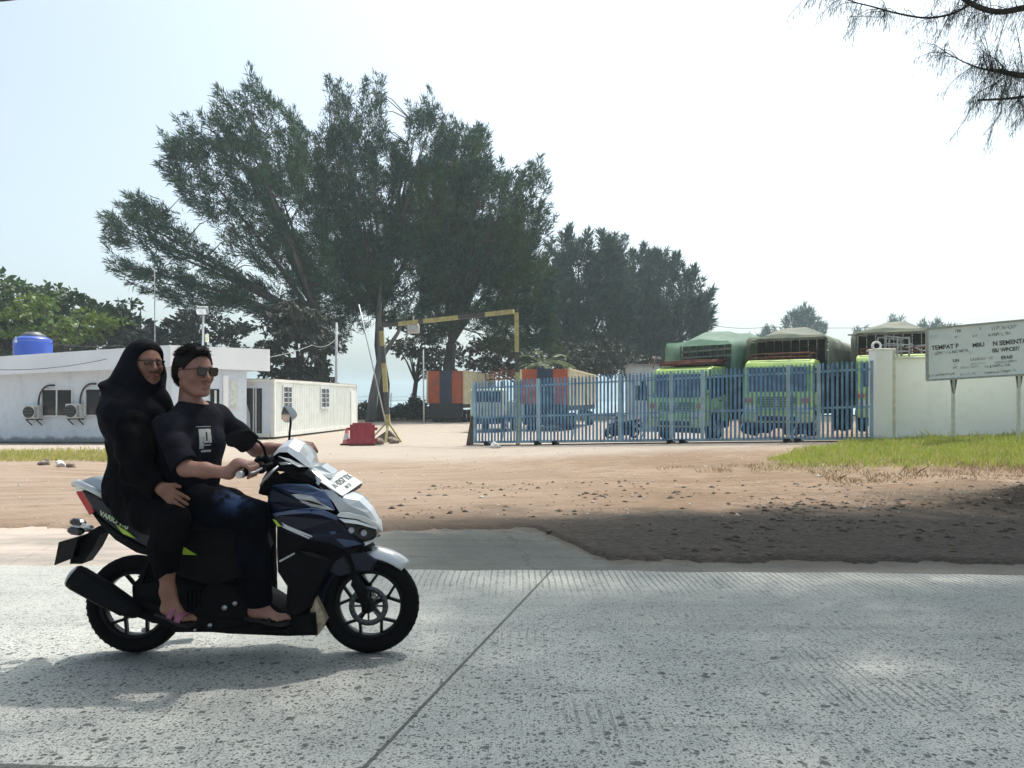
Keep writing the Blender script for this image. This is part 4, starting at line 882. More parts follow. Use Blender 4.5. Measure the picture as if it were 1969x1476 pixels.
def cab_part(root):
    hw = 1.13
    prof = [(.05, .55), (-.02, .75), (-.03, 1.42), (.02, 1.52), (.24, 2.42), (.34, 2.56), (.62, 2.66), (1.55, 2.66), (1.72, 2.58), (1.78, 1.6), (1.78, .75), (1.42, .72), (1.35, .98), (1.1, 1.14), (.75, 1.14), (.48, .98), (.40, .72), (.38, .55)]
    m = MB(); n = len(prof); xs = [-hw, -hw + .06, hw - .06, hw]; sc = [.035, 0, 0, .035]
    vs = []
    cy, cz = .85, 1.6
    for x, s_ in zip(xs, sc):
        vs += [(x, y + (cy - y) * s_ * .9, z + (cz - z) * s_) for y, z in prof]
    fs = [(k * n + i, k * n + (i + 1) % n, (k + 1) * n + (i + 1) % n, (k + 1) * n + i) for k in range(3) for i in range(n)] + [tuple(range(n))[::-1], tuple(range(3 * n, 4 * n))]
    m.add(vs, fs); body = m.build('cab', m_lime, root, False, bevel=.012)
    def onshield(z): return .02 + (z - 1.52) / .90 * .22
    g = MB(); g.add([(-.98, onshield(1.56) - .012, 1.56), (.98, onshield(1.56) - .012, 1.56), (.95, onshield(2.38) - .012, 2.38), (-.95, onshield(2.38) - .012, 2.38), (-.98, onshield(1.56) + .02, 1.56), (.98, onshield(1.56) + .02, 1.56), (.95, onshield(2.38) + .02, 2.38), (-.95, onshield(2.38) + .02, 2.38)],
         [(0, 1, 2, 3), (7, 6, 5, 4), (0, 4, 5, 1), (1, 5, 6, 2), (2, 6, 7, 3), (3, 7, 4, 0)]); ws = g.build('windscreen', m_glassblue, root, False)
    for s_ in (-.45, .2): w = MB(); w.tube([(s_, onshield(1.58) - .03, 1.58), (s_ + .42, onshield(1.9) - .03, 1.86)], .012, 5); w.build('wiper', m_black, ws, False)
    for s in (-1, 1):
        d = MB(); x = s * (hw + .004)
        d.prism([(x, .34, 1.50), (x, 1.25, 1.62), (x, 1.22, 2.36), (x, .52, 2.36)], (s * .012, 0, 0)); d.build('door_window', m_glassblue, root, False)
        d = MB(); d.prism([(x, 1.30, 1.66), (x, 1.6, 1.68), (x, 1.58, 2.3), (x, 1.30, 2.3)], (s * .01, 0, 0)); d.build('rear_window', m_glassblue, root, False)
        h = MB(); h.bbox((s * .84, -.045, .98), (.42, .05, .24), .015); hl = h.build('headlight', mat('headlamp_glass', (.55, .58, .55), .15, spec=.8) if 'headlamp_glass' not in bpy.data.materials else bpy.data.materials['headlamp_glass'], root, False)
        h = MB(); h.bbox((s * .95, -.05, 1.26), (.22, .045, .16), .012); h.build('turn_lamp', bpy.data.materials.get('orange_lamp') or mat('orange_lamp', (.55, .12, .05), .3), root, False)
        q = MB(); q.tube([(s * 1.1, .25, 2.3), (s * 1.34, -.02, 2.28), (s * 1.36, -.02, 1.75), (s * 1.12, .1, 1.6)], .018, 6); q.bbox((s * 1.35, -.03, 2.02), (.20, .06, .42), .02); q.build('mirror', m_black, root, False)
        q = MB(); q.bbox((s * (hw + .02), 1.0, 1.45), (.03, .16, .035), .005); q.build('door_handle', m_black, root, False)
    g = MB()
    for k in range(6): g.box((0, -.040, 1.36 - k * .062), (1.30 if k < 4 else 1.1, .018, .028))
    g.build('grille', m_chassis, root, False)
    g = MB(); g.lathe((0, -.055, 1.22), [(.10, -.01), (.12, -.01), (.12, .01), (.10, .01)], 20, 'Y', close=True); g.box((0, -.055, 1.22), (.03, .02, .2)); g.box((0, -.055, 1.22), (.16, .02, .03)); g.build('emblem', m_steel, root, False)
    b = MB(); b.bbox((0, -.06, .66), (2.28, .22, .30), .04); bm_ = b.build('bumper', m_lime2, root, False)
    b = MB(); b.box((0, -.1715, .65), (1.3, .004, .16))
    for k in range(7): b.box((-.54 + k * .18, -.176, .70), (.12, .01, .05)); b.box((-.54 + k * .18, -.176, .60), (.12, .01, .04))
    b.build('bumper_slots', m_chassis, bm_, False)
    b = MB(); b.bbox((0, .1, .42), (1.9, .25, .2), .03); b.build('front_axle', m_chassis, root, False)
    for s in (-1, 1): wheel_obj(root, s * .96, .92, .48, .47, .26, s)
def tarp_mesh(name, root, w, y0, y1, ze, zr, drop, m, seed):
    r = np.random.default_rng(seed); nx, ny = 29, 41
    U, Vv = np.meshgrid(np.linspace(-1, 1, nx), np.linspace(0, 1, ny), indexing='ij')
    X = np.zeros_like(U); Z = np.zeros_like(U)
    a = np.abs(U); top = a < .6
    X = np.where(top, U / .6 * w, np.sign(U) * (w + .05 + .05 * np.sin(Vv * 22 + U * 3)))
    slope = zr - (zr - ze) * np.clip((a - .12) / .48, 0, 1) ** 1.15
    Z = np.where(top, slope, ze - (a - .6) / .4 * (drop + .12 * np.sin(Vv * 9 + U) + .06 * np.sin(Vv * 31)))
    hip = sst(Vv, 0, .16) * sst(-Vv, -1, -.8); Z = np.where(top, ze + (Z - ze) * (.15 + .85 * hip), Z)
    Z = Z + np.where(top, -.07 * np.abs(np.sin(Vv * math.pi * 5)) * hip + .025 * np.sin(U * 9 + Vv * 17 + seed), 0)
    X = X + np.where(top, 0, .035 * np.sin(Vv * 60 + 3 * np.sin(a * 12)) * (a - .6) / .4)
    Y = y0 + (y1 - y0) * Vv + .04 * np.sin(U * 7)
    V = np.stack([X, Y, Z], -1).reshape(-1, 3); i, j = np.meshgrid(np.arange(nx - 1), np.arange(ny - 1), indexing='ij'); q = (i * ny + j).ravel(); Q = np.stack([q, q + ny, q + ny + 1, q + 1], 1)
    o = link(name, npmesh(name, V, Q), m, root, False, smooth=True)
    return o
def truck(loc, rz, label, rack, tarp_col, box_col, open_front, seed, ze=3.35, zr=4.0):
    root = empty('dump_truck', loc, rz, label, 'truck', 'green-cabbed trucks parked in a row behind the gate')
    cab_part(root)
    c = MB(); c.bbox((-.42, 5.9, .85), (.14, 9.0, .26), .02); c.bbox((.42, 5.9, .85), (.14, 9.0, .26), .02); c.bbox((0, 2.2, .7), (1.4, .7, .5), .05); c.build('chassis', m_chassis, root, False)
    for y in (7.3, 8.65):
        for s in (-1, 1):
            for o in (.80, 1.06): wheel_obj(root, s * o, y, .48, .47, .24, s)
    b = MB(); hb = 2.5
    b.bbox((0, 6.3, 1.08), (2.44, 8.1, .14), .02)
    for s in (-1, 1):
        b.bbox((s * 1.2, 6.3, 1.15 + (hb - 1.15) / 2), (.07, 8.1, hb - 1.15), .012)
        for k in range(12): b.box((s * 1.255, 2.35 + k * .715, 1.15 + (hb - 1.15) / 2), (.05, .09, hb - 1.15 - .06))
    b.bbox((0, 10.33, 1.15 + (hb - 1.15) / 2), (2.33, .07, hb - 1.15 - .01), .012); b.bbox((0, 2.28, 1.15 + (hb - 1.15) / 2 + .1), (2.33, .07, hb - 1.15 + .19), .012)
    b.build('cargo_bed', box_col, root, False)
    t = tarp_mesh('tarpaulin', root, 1.34, 1.35, 10.45, ze, zr, 1.35, tarp_col, seed)
    f = MB()
    if open_front: # dark open mouth framed by a steel hoop
        f.bar((-1.22, 2.25, hb + .2), (-1.22, 2.25, ze), .07); f.bar((1.22, 2.25, hb + .2), (1.22, 2.25, ze), .07); f.bar((-1.25, 2.22, ze - .04), (1.25, 2.22, ze - .04), .09)
        f.bar((-1.5, 2.0, ze - .06), (-.9, 2.0, ze - .12), .05)
    else:
        f.bar((-1.2, 2.25, hb + .2), (-1.2, 2.25, ze - .05), .06); f.bar((1.2, 2.25, hb + .2), (1.2, 2.25, ze - .05), .06)
        f.bar((-1.2, 2.2, ze - .28), (1.2, 2.2, ze - .22), .10, .07); f.bar((-1.2, 2.2, ze - .5), (1.1, 2.2, ze - .46), .06)
    for k in (4.2, 6.3, 8.2, 10.2): f.bar((-1.2, k, ze - .05), (1.2, k, ze - .05), .06); f.bar((-1.2, k, hb), (-1.2, k, ze), .06); f.bar((1.2, k, hb), (1.2, k, ze), .06)
    f.build('hoop_frame', m_greysteel, root, False)
    # front of the load box: dark boards
    q = MB()
    for k in range(8): q.box((-1.03 + k * .295, 2.36, (hb + ze) / 2 - .1), (.27, .03, ze - hb + .1))
    q.build('headboard', box_col, root, False)
    # rusty pipe rack on the cab roof
    r_ = MB()
    for z in (2.74, 2.86): r_.tube([(-1.0, .55, z), (1.0, .55, z + .02)], .028, 6)
    for z in (2.72, 2.92): r_.tube([(-1.0, 1.5, z), (1.0, 1.5, z)], .028, 6)
    for x in (-1.0, -.35, .3, 1.0): r_.tube([(x, .55, 2.66), (x, .55, 2.88)], .022, 6); r_.tube([(x, 1.5, 2.66), (x, 1.5, 2.92)], .022, 6); r_.tube([(x, .55, 2.86), (x, 1.5, 2.9)], .022, 6)
    r_.build('roof_rack', m_rust, root, False)
    if rack:
        r_ = MB()
        rr = np.random.default_rng(seed)
        for k in range(14): r_.tube([(-1.1, .6 + k * .065, 2.75 + .05 * rr.random()), (.95 + .3 * rr.random(), .62 + k * .066, 2.78 + .12 * rr.random())], .035, 6)
        r_.tube([(-1.35, .3, 2.85), (-1.15, .3, 2.62), (-1.2, .5, 3.1)], .02, 5)
        r_.build('rusty_pipes', m_rust, root, False)
    l = MB(); l.bbox((-.9, 2.45, 1.0), (.5, .5, .6), .04); l.build('fuel_tank', m_greysteel, root, False)
m_tarp1 = mat('green_tarp', (.22, .33, .26), .7, var=.3, scale=1.2, col2=(.15, .25, .19), bump=.3, bscale=6)
m_tarp2 = mat('olive_tarp', (.27, .29, .23), .75, var=.3, scale=1.2, col2=(.17, .20, .165), bump=.3, bscale=6)
m_bed1 = mat('faded_bed', (.15, .17, .16), .8, var=.5, scale=3); m_bed2 = mat('dark_bed', (.055, .05, .05), .8, var=.5, scale=3)
for m_ in (m_tarp1, m_tarp2):   # canvas lets some light through
    t = m_.node_tree; b = t.nodes['Principled BSDF']; tr_ = N(t, 'ShaderNodeBsdfTranslucent'); t.links.new(b.inputs['Base Color'].links[0].from_socket, tr_.inputs[0]); mx = N(t, 'ShaderNodeMixShader'); mx.inputs[0].default_value = .42
    t.links.new(b.outputs[0], mx.inputs[1]); t.links.new(tr_.outputs[0], mx.inputs[2]); t.links.new(mx.outputs[0], t.nodes['Material Output'].inputs[0])
def tl(px, Y): p = P(px, 0, Y); p.z = gz(p.x, Y) - .02; return p
truck(tl(1300, 27.6), math.radians(-44), 'leftmost green-cabbed truck, with rusty pipes on its roof and a green tarpaulin', True, m_tarp1, m_bed1, False, 1, 3.58, 4.12)
truck(tl(1493, 26.3), math.radians(-31), 'middle green-cabbed truck, with a thin roof rack and an olive tarpaulin', False, m_tarp2, m_bed2, True, 2, 3.52, 3.98)
truck(tl(1716, 26.0), math.radians(-27), 'green-cabbed truck half hidden behind the gate pillar and wall', False, m_tarp2, m_bed2, True, 3, 3.55, 4.0)

m_orange = mat('orange_container', (.50, .10, .03), .6, var=.35, scale=1.5, col2=(.36, .09, .045)); m_navy = mat('navy_tarp', (.035, .05, .085), .8, var=.3, scale=2)
m_cream = mat('cream_corrugated', (.62, .53, .33), .6, var=.25, scale=2)
def trailer(cl, cr, far, zt, label, m_side, group='container trailers at the back of the yard'):
    """cl, cr: ground points of the rear face's two corners, far: ground point at the other end of the right side"""
    u = (cr - cl); Wd = u.length; u.normalize(); v = (far - cr); L = v.length; v.normalize()
    root = empty('container_trailer', cl.lerp(cr, .5), 0, label, 'trailer', group); zg = cl.z; zb = zg + 1.45
    def Q(a, b, z): q = cl + u * a + v * b; return Vector((q.x, q.y, z))
    m = MB(); nf = 14   # orange rear doors with vertical ribs
    m.prism([Q(.06, 0, zb), Q(Wd - .06, 0, zb), Q(Wd - .06, 0, zt), Q(.06, 0, zt)], v * .08)
    for k in range(6): 
        a = .2 + (Wd - .4) * k / 5; m.bar(Q(a, -.02, zb + .05), Q(a, -.02, zt - .05), .06, .04, up=v)
    for z in (.04, .52, .97): m.bar(Q(.06, -.03, zb + (zt - zb) * z), Q(Wd - .06, -.03, zb + (zt - zb) * z), .05, .07)
    m.build('door', m_orange, root)
    m = MB(); m.prism([Q(Wd * .34, -.10, zb - .05), Q(Wd * .67, -.10, zb - .05), Q(Wd * .67, -.08, zt + .03), Q(Wd * .34, -.08, zt + .03)], v * .04); m.build('tarp_strip', m_navy, root)
    m = MB(); pts = []; x = .1
    while x < L - .2: pts += [(x, 0), (x + .06, .04), (x + .16, .04), (x + .22, 0)]; x += .34
    vs = []
    for a, b in pts:
        for z in (zb + .05, zt - .05): q = Q(Wd + .0 - b + .02, a, z); vs.append(q)
    m.add(vs, [(2 * i, 2 * i + 2, 2 * i + 3, 2 * i + 1) for i in range(len(pts) - 1)]); m.build('side_panel', m_side, root, recalc=False)
    m = MB(); m.prism([Q(0.02, .1, zb), Q(Wd - .08, .1, zb), Q(Wd - .08, .1, zt - .06), Q(.02, .1, zt - .06)], v * (L - .2)); m.build('box', m_side, root)
    m = MB(); m.bar(Q(Wd, 0, zb), Q(Wd, 0, zt), .12, .12, up=v); m.bar(Q(Wd - .02, .0, zt), Q(Wd - .02, L, zt), .1, .1); m.bar(Q(Wd - .02, .0, zb), Q(Wd - .02, L, zb), .12, .12); m.bar(Q(0, 0, zb), Q(0, 0, zt), .12, .12, up=v); m.build('frame', m_side, root)
    m = MB(); m.prism([Q(.1, .1, zg + .32), Q(Wd - .1, .1, zg + .32), Q(Wd - .1, .1, zb), Q(.1, .1, zb)], v * .12); m.prism([Q(.1, .3, zb - .35), Q(Wd - .1, .3, zb - .35), Q(Wd - .1, .3, zb - .01), Q(.1, .3, zb - .01)], v * (L - .6)); m.build('chassis', m_chassis, root)
    m = MB(); m.bar(Q(.1, -.05, zg + .45), Q(Wd - .1, -.05, zg + .45), .1, .14); m.build('bumper', m_chassis, root)
    an = math.atan2(v.y, v.x) - math.pi / 2
    for b in (1.2, 2.5, L - 2.2):
        for a in (.28, Wd - .22):
            q = Q(a, b, zg + .48); t = MB(); R = Matrix.Rotation(an, 3, 'Z')
            for rad, w0, nm, mt in ((.48, .3, 'wheel', m_rubber),):
                k = MB(); k.lathe((0, 0, 0), [(.30, -.15), (.44, -.15), (.48, -.11), (.48, .11), (.44, .15), (.30, .15)], 24, 'X', close=True); k.lathe((0, 0, 0), [(.31, .1), (.12, .04), (.1, .16), (0, .17)], 20, 'X', mi=1)
                k.v = [tuple(R @ Vector(p) + q) for p in k.v]; k.build('wheel', [m_rubber, m_greysteel], root)
def gp(px, Y, z=-.36): p = P(px, 0, Y); p.z = z; return p
trailer(gp(822, 58), gp(892, 57.6), gp(952, 69), P(0, 713, 58).z, 'orange-doored container trailer with a dark centre stripe standing clear left of the gate', m_cream)
trailer(gp(1002, 42.4), gp(1094, 42), gp(1148, 54), P(0, 709, 42).z, 'container trailer with cream side seen through the left half of the gate', m_cream)
m_brown = mat('rusty_side', (.22, .09, .05), .8, var=.5, scale=3)
def scrap():
    root = empty('scrap_rack', gp(965, 47), 0, 'rusty open steel rack seen over the left end of the gate', 'rack'); m = MB()
    a = P(934, 716, 47); b = P(1000, 712, 47); r = np.random.default_rng(5)
    m.bar(a, b, .08); m.bar(a - Vector((0, 0, .45)), b - Vector((0, 0, .45)), .08)
    for k in range(9): p = a.lerp(b, k / 8); m.bar(p - Vector((0, 0, 2.6)), p + Vector((0, 0, .05)), .06)
    m.build('frame', m_brown, root); m = MB()
    for k in range(26): 
        p = a.lerp(b, r.random()) + Vector((0, r.uniform(.1, .6), r.uniform(-.4, .15))); m.tube([p, p + Vector((r.uniform(-.5, .5), .2, r.uniform(-.1, .2)))], .03, 5)
    m.build('scrap_bars', m_rust, root)
scrap()
# pale lorry nose seen behind the gate's left end
def small_lorry():
    root = empty('pale_lorry', gp(935, 40), math.radians(-8), 'pale green flatbed lorry partly seen through the far left bars of the gate', 'truck'); 
    m_pg = mat('pale_green_paint', (.45, .52, .42), .6, var=.25, scale=2); m = MB(); m.bbox((0, .7, 1.55), (1.7, 1.5, 1.5), .12); m.build('cab', m_pg, root, False)
    m = MB(); m.bbox((0, -.06, 1.85), (1.45, .05, .55), .02); m.build('windscreen', m_dark, root, False)
    m = MB(); m.bbox((.2, 3.6, 1.2), (2.0, 4.0, .9), .05); m.build('bed', m_pg, root, False)
    m = MB(); m.bbox((0, 2.4, .6), (1.2, 5, .3), .03); m.build('chassis', m_chassis, root, False)
    for y in (.8, 4.4):
        for s in (-1, 1): wheel_obj(root, s * .8, y, .42, .41, .24, s)
small_lorry()
# ------------------------------------------------------------------ trees
m_bark = mat('casuarina_bark', (.085, .07, .058), .95, var=.5, scale=3, bump=.8, bscale=12, stretch=(1, 1, .2))
def strips(pts, dirs, ln, wd, seed=0, mid=.4):
    """slender leaf strips as rhombs: pts (n,3), dirs (n,3) unit, ln (n,), wd (n,)"""
    r = np.random.default_rng(seed); n = len(pts); u = r.normal(0, 1, (n, 3)); s = np.cross(dirs, u); s /= np.linalg.norm(s, axis=1)[:, None] + 1e-9
    d = dirs * ln[:, None]; w = s * (wd / 2)[:, None]
    V = np.stack([pts, pts + d * mid + w, pts + d, pts + d * mid - w], 1).reshape(-1, 3); Q = (np.arange(n) * 4)[:, None] + np.arange(4); return V, Q
def inpoly(x, z, poly):
    c = np.zeros(len(x), bool); n = len(poly)
    for i in range(n):
        x0, z0 = poly[i]; x1, z1 = poly[(i + 1) % n]
        k = ((z0 > z) != (z1 > z)) & (x < (x1 - x0) * (z - z0) / (z1 - z0 + 1e-12) + x0); c ^= k
    return c
def unit(a): return a / (np.linalg.norm(a, axis=-1, keepdims=True) + 1e-9)
def casuarina(name, label, Y, base, fork, lobes, m, density=1.0, thick=7, strip=(.55, .06), per=70, trunk_r=.45, wind=(-.25, 0, .55), gap=.25, seed=1, group='tall casuarina trees behind the office', cat='tree', plume=(1.5, .42), limbs=9):
    r = np.random.default_rng(seed); W2 = lambda q: (P(q[0], q[1], Y).x, P(q[0], q[1], Y).z)
    b = P(*base, Y); b.z = -.45; fk = P(*fork, Y); root = empty(name, b, 0, label, cat, group)
    C = []
    for poly in lobes:
        pw = [W2(q) for q in poly]; xs = [q[0] for q in pw]; zs = [q[1] for q in pw]
        area = abs(sum(pw[i][0] * pw[(i + 1) % len(pw)][1] - pw[(i + 1) % len(pw)][0] * pw[i][1] for i in range(len(pw)))) / 2
        n = int(area * density * 2.2); x = r.uniform(min(xs), max(xs), n * 4); z = r.uniform(min(zs), max(zs), n * 4); k = inpoly(x, z, pw); x, z = x[k][:n], z[k][:n]
        g = fbm(x, z * 1.0 + seed * 7, .9, 3, seed); keep = g > -1.2 + gap * 2.2 * r.random(len(x)); x, z = x[keep], z[keep]
        mx, mz = np.mean(xs), np.mean(zs); sx, sz = (max(xs) - min(xs)) / 2, (max(zs) - min(zs)) / 2
        e = np.clip(((x - mx) / sx) ** 2 + ((z - mz) / sz) ** 2, 0, 1); y = Y + r.uniform(-1, 1, len(x)) * thick / 2 * (1 - .75 * e)
        C.append(np.stack([x, y, z], 1))
    C = np.concatenate(C); f = np.array(fk)
    D = unit(unit(C - f) * .9 + np.array(wind) * .9 + r.normal(0, .42, C.shape)); n = len(C); C = C - unit(C - f) * (plume[0] * .55)
    L = r.uniform(.7, 1.35, n) * plume[0]; nn = per
    t = r.random((n, nn)) ** .8; rad = plume[1] * np.sqrt(r.random((n, nn))) * (1.05 - .8 * t); an = r.uniform(0, 6.283, (n, nn))
    A = unit(np.cross(D, np.array([.3, 1, .1]))); B = np.cross(D, A)
    off = A[:, None] * (np.cos(an) * rad)[..., None] + B[:, None] * (np.sin(an) * rad)[..., None]
    p = C[:, None] - D[:, None] * (L * .45)[:, None, None] + D[:, None] * (t * L[:, None])[..., None] + off
    d = unit(D[:, None] * 1.0 + off / plume[1] * .7 + r.normal(0, .45, p.shape) + np.array([0, 0, -.15]))
    p = p.reshape(-1, 3); d = d.reshape(-1, 3); ln = strip[0] * r.uniform(.6, 1.3, len(p)); V, Q = strips(p, d, ln, strip[1] * r.uniform(.7, 1.3, len(p)), seed)
    link('crown', npmesh('crown', V, Q), m, root)
    tr = MB(); b3 = [b, b.lerp(fk, .35) + Vector((.25, 0, 0)), b.lerp(fk, .7) + Vector((-.15, .1, 0)), fk]; tr.tube(b3, [trunk_r * 1.25, trunk_r, trunk_r * .85, trunk_r * .7], 12)
    idx = r.permutation(n)[:limbs * 3]
    far = C[idx][np.argsort(-np.linalg.norm(C[idx] - f, axis=1))][:limbs]
    paths = []
    for q in far:
        q = Vector(q); mid = fk.lerp(q, .45) + Vector((r.normal(0, .3), 0, (q - fk).length * .07)); pts = []
        for k in range(9): t_ = k / 8; pts.append(fk * (1 - t_) ** 2 + mid * 2 * t_ * (1 - t_) + q * t_ ** 2)
        tr.tube(pts, [trunk_r * .40 * (1 - .93 * k / 8) + .02 for k in range(9)], 7); paths += pts[1:]
    tw = tr; PP = np.array(paths)
    for c in C[::3]:
        k = np.argmin(((PP - c) ** 2).sum(1)); a = Vector(PP[k]); c = Vector(c); 
        if (a - c).length > .5: mm = a.lerp(c, .5) + Vector((0, 0, .12 * (a - c).length)); tw.tube([a, mm, c], [.05, .035, .015], 4, caps=False)
    tr.build('trunk', m_bark, root)
lf_a = leafmat('casuarina_needles', (.014, .050, .036), (.040, .078, .026), (.060, .135, .085), .30)
lf_b = leafmat('casuarina_needles_olive', (.046, .078, .022), (.014, .050, .036), (.062, .135, .075), .26)
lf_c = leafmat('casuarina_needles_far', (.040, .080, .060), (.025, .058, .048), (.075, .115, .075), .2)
G1 = 'tall casuarina trees at the back of the yard'
casuarina('casuarina_tree', 'largest casuarina, leaning its feathery limbs far to the left over the office', 56, (612, 800), (622, 640),
   [[(183, 452), (195, 405), (225, 382), (265, 365), (300, 392), (335, 432), (400, 470), (480, 520), (560, 560), (600, 640), (540, 650), (480, 605), (400, 592), (330, 600), (290, 570), (240, 535), (195, 495)],
    [(300, 262), (340, 232), (372, 225), (420, 290), (470, 335), (540, 390), (600, 480), (620, 600), (570, 590), (520, 520), (450, 490), (400, 440), (350, 390), (302, 325)],
    [(392, 208), (425, 200), (450, 150), (470, 190), (512, 138), (540, 165), (585, 240), (600, 330), (640, 420), (650, 560), (600, 520), (520, 400), (450, 320), (410, 262)]],
   lf_a, 2.0, 9, (.50, .065), 80, .55, (-.55, 0, .5), .5, 3, G1, plume=(1.7, .42), limbs=14)
casuarina('casuarina_tree', 'forked casuarina whose two bare trunks stand beside the gantry post', 62, (735, 806), (730, 600),
   [[(600, 300), (632, 158), (655, 150), (690, 210), (705, 150), (738, 158), (752, 240), (740, 330), (760, 480), (700, 600), (640, 600), (610, 450)],
    [(755, 300), (790, 205), (815, 195), (835, 185), (850, 230), (900, 262), (930, 228), (940, 290), (900, 330), (880, 420), (800, 520), (740, 430)],
    [(600, 470), (760, 440), (880, 400), (880, 520), (820, 640), (740, 600), (640, 690), (580, 650)],
    [(545, 230), (600, 250), (665, 250), (770, 270), (830, 300), (800, 470), (600, 470), (540, 360)]],
   lf_b, 1.65, 9, (.50, .065), 80, .42, (.0, 0, .6), .5, 5, G1, plume=(1.5, .45), limbs=16)
casuarina('casuarina_tree', 'dense casuarina with a forked trunk directly above the orange trailer', 66, (862, 808), (868, 660),
   [[(800, 300), (860, 225), (905, 245), (940, 230), (945, 300), (985, 335), (1040, 296), (1058, 340), (1072, 425), (1050, 480), (1085, 560), (1070, 640), (980, 620), (880, 560), (800, 600), (790, 430)],
    [(840, 300), (960, 330), (1030, 380), (1050, 520), (900, 560), (820, 450)],
    [(790, 520), (900, 460), (1060, 540), (1090, 700), (990, 700), (900, 600), (820, 660)]],
   lf_b, 1.7, 10, (.55, .07), 80, .6, (.12, 0, .6), .45, 8, G1, plume=(1.6, .48), limbs=14)
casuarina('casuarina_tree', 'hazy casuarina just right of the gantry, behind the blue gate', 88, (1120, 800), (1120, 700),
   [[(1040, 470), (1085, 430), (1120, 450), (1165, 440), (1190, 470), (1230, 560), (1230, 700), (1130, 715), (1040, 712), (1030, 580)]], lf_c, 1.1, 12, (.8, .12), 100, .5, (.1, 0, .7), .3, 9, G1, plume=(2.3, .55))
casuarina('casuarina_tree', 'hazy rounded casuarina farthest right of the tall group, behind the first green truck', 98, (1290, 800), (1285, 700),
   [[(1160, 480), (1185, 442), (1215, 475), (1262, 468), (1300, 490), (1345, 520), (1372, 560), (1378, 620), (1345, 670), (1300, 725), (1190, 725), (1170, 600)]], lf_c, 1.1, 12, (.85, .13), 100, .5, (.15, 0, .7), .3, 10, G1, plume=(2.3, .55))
# second bare trunk of the forked tree
m = MB(); a = P(712, 808, 60); a.z = -.45
tr2 = empty('casuarina_tree', a, 0, 'smaller casuarina with a pale leaning trunk right of the container cabin', 'tree', G1)
m.tube([a, P(718, 760, 60), P(732, 690, 60), P(728, 610, 60), P(735, 520, 61)], [.42, .34, .28, .22, .1], 10); m.tube([P(732, 690, 60), P(765, 640, 60), P(800, 560, 61)], [.2, .14, .06], 8); m.build('trunk', mat('pale_bark', (.20, .185, .165), .95, var=.4, scale=2, bump=.6, bscale=14, stretch=(1, 1, .2)), tr2)
def blob_crown(name, label, Y, base, poly, m, leaf=(.3, .16), dens=1.4, thick=6, seed=1, group=None, per=60, droop=.2, rad=.9, cat='tree', trunk_r=.25, ntr=5, root=None):
    r = np.random.default_rng(seed); b = P(*base, Y); b.z = -.45; root = empty(name, b, 0, label, cat, group)
    pw = [(P(q[0], q[1], Y).x, P(q[0], q[1], Y).z) for q in poly]; xs = [q[0] for q in pw]; zs = [q[1] for q in pw]
    area = abs(sum(pw[i][0] * pw[(i + 1) % len(pw)][1] - pw[(i + 1) % len(pw)][0] * pw[i][1] for i in range(len(pw)))) / 2
    n = int(area * dens * 2.2); x = r.uniform(min(xs), max(xs), n * 4); z = r.uniform(min(zs), max(zs), n * 4); k = inpoly(x, z, pw); x, z = x[k][:n], z[k][:n]
    g = fbm(x, z + seed, 1.1, 3, seed); k = g > -1.3 + .5 * r.random(len(x)); x, z = x[k], z[k]; y = Y + r.uniform(-1, 1, len(x)) * thick / 2; C = np.stack([x, y, z], 1); n = len(C)
    leaf = (leaf[0] * 1.25, leaf[1] * 1.5); s = unit(r.normal(0, 1, (n, per, 3))); s[..., 2] = np.abs(s[..., 2]) * 1.2 - .35; rr = rad * r.uniform(.55, 1.15, (n, 1, 1)) * r.uniform(.6, 1, (n, per, 1))
    p = (C[:, None] + s * rr * [1, 1, .7]).reshape(-1, 3); d = unit(s.reshape(-1, 3) * [1, 1, .4] + r.normal(0, .5, (n * per, 3)) + [0, 0, -droop])
    V, Q = strips(p, d, leaf[0] * r.uniform(.6, 1.3, n * per), leaf[1] * r.uniform(.7, 1.3, n * per), seed, .5); link('crown', npmesh('crown', V, Q), m, root)
    t = MB(); cx = float(np.mean(x)); top = Vector((cx, Y, float(np.mean(z)))); t.tube([b, b.lerp(top, .5), top], [trunk_r, trunk_r * .8, trunk_r * .4], 8)
    for c in C[r.permutation(n)[:ntr]]: t.tube([b.lerp(top, .5), b.lerp(top, .5).lerp(Vector(c), .5) + Vector((0, 0, .3)), Vector(c)], [trunk_r * .5, trunk_r * .3, .03], 6)
    t.build('trunk', m_bark, root)
lb1 = leafmat('broad_leaf', (.055, .105, .035), (.075, .13, .035), (.035, .06, .03), .25, .5, .4, .25)
lb2 = leafmat('bright_leaf', (.11, .19, .035), (.15, .22, .04), (.05, .09, .03), .4, .5, .4, .3)
lb3 = leafmat('dark_leaf', (.022, .032, .022), (.030, .038, .022), (.045, .05, .03), .3, .6, .3, .1)
GL = 'broad-leaved trees behind the office on the left'
blob_crown('broadleaf_tree', 'dark green broad-leaved tree at the left edge behind the blue tank', 50, (40, 790), [(-60, 535), (25, 532), (80, 548), (110, 580), (100, 650), (40, 690), (-60, 700)], lb1, (.34, .17), 1.3, 6, 11, GL)
blob_crown('broadleaf_tree', 'wide broad-leaved tree with a layered crown right of the blue tank', 54, (160, 790), [(70, 560), (100, 552), (170, 560), (215, 565), (235, 590), (262, 620), (265, 690), (60, 695), (60, 620)], lb1, (.34, .17), 1.3, 6, 12, GL)
blob_crown('broadleaf_tree', 'bright yellow-green leafy tree in front of the darker ones above the office roof', 46, (130, 790), [(20, 600), (70, 580), (140, 590), (200, 600), (240, 622), (235, 650), (170, 662), (60, 655), (25, 640)], lb2, (.30, .15), .95, 3, 13, GL, rad=.7)
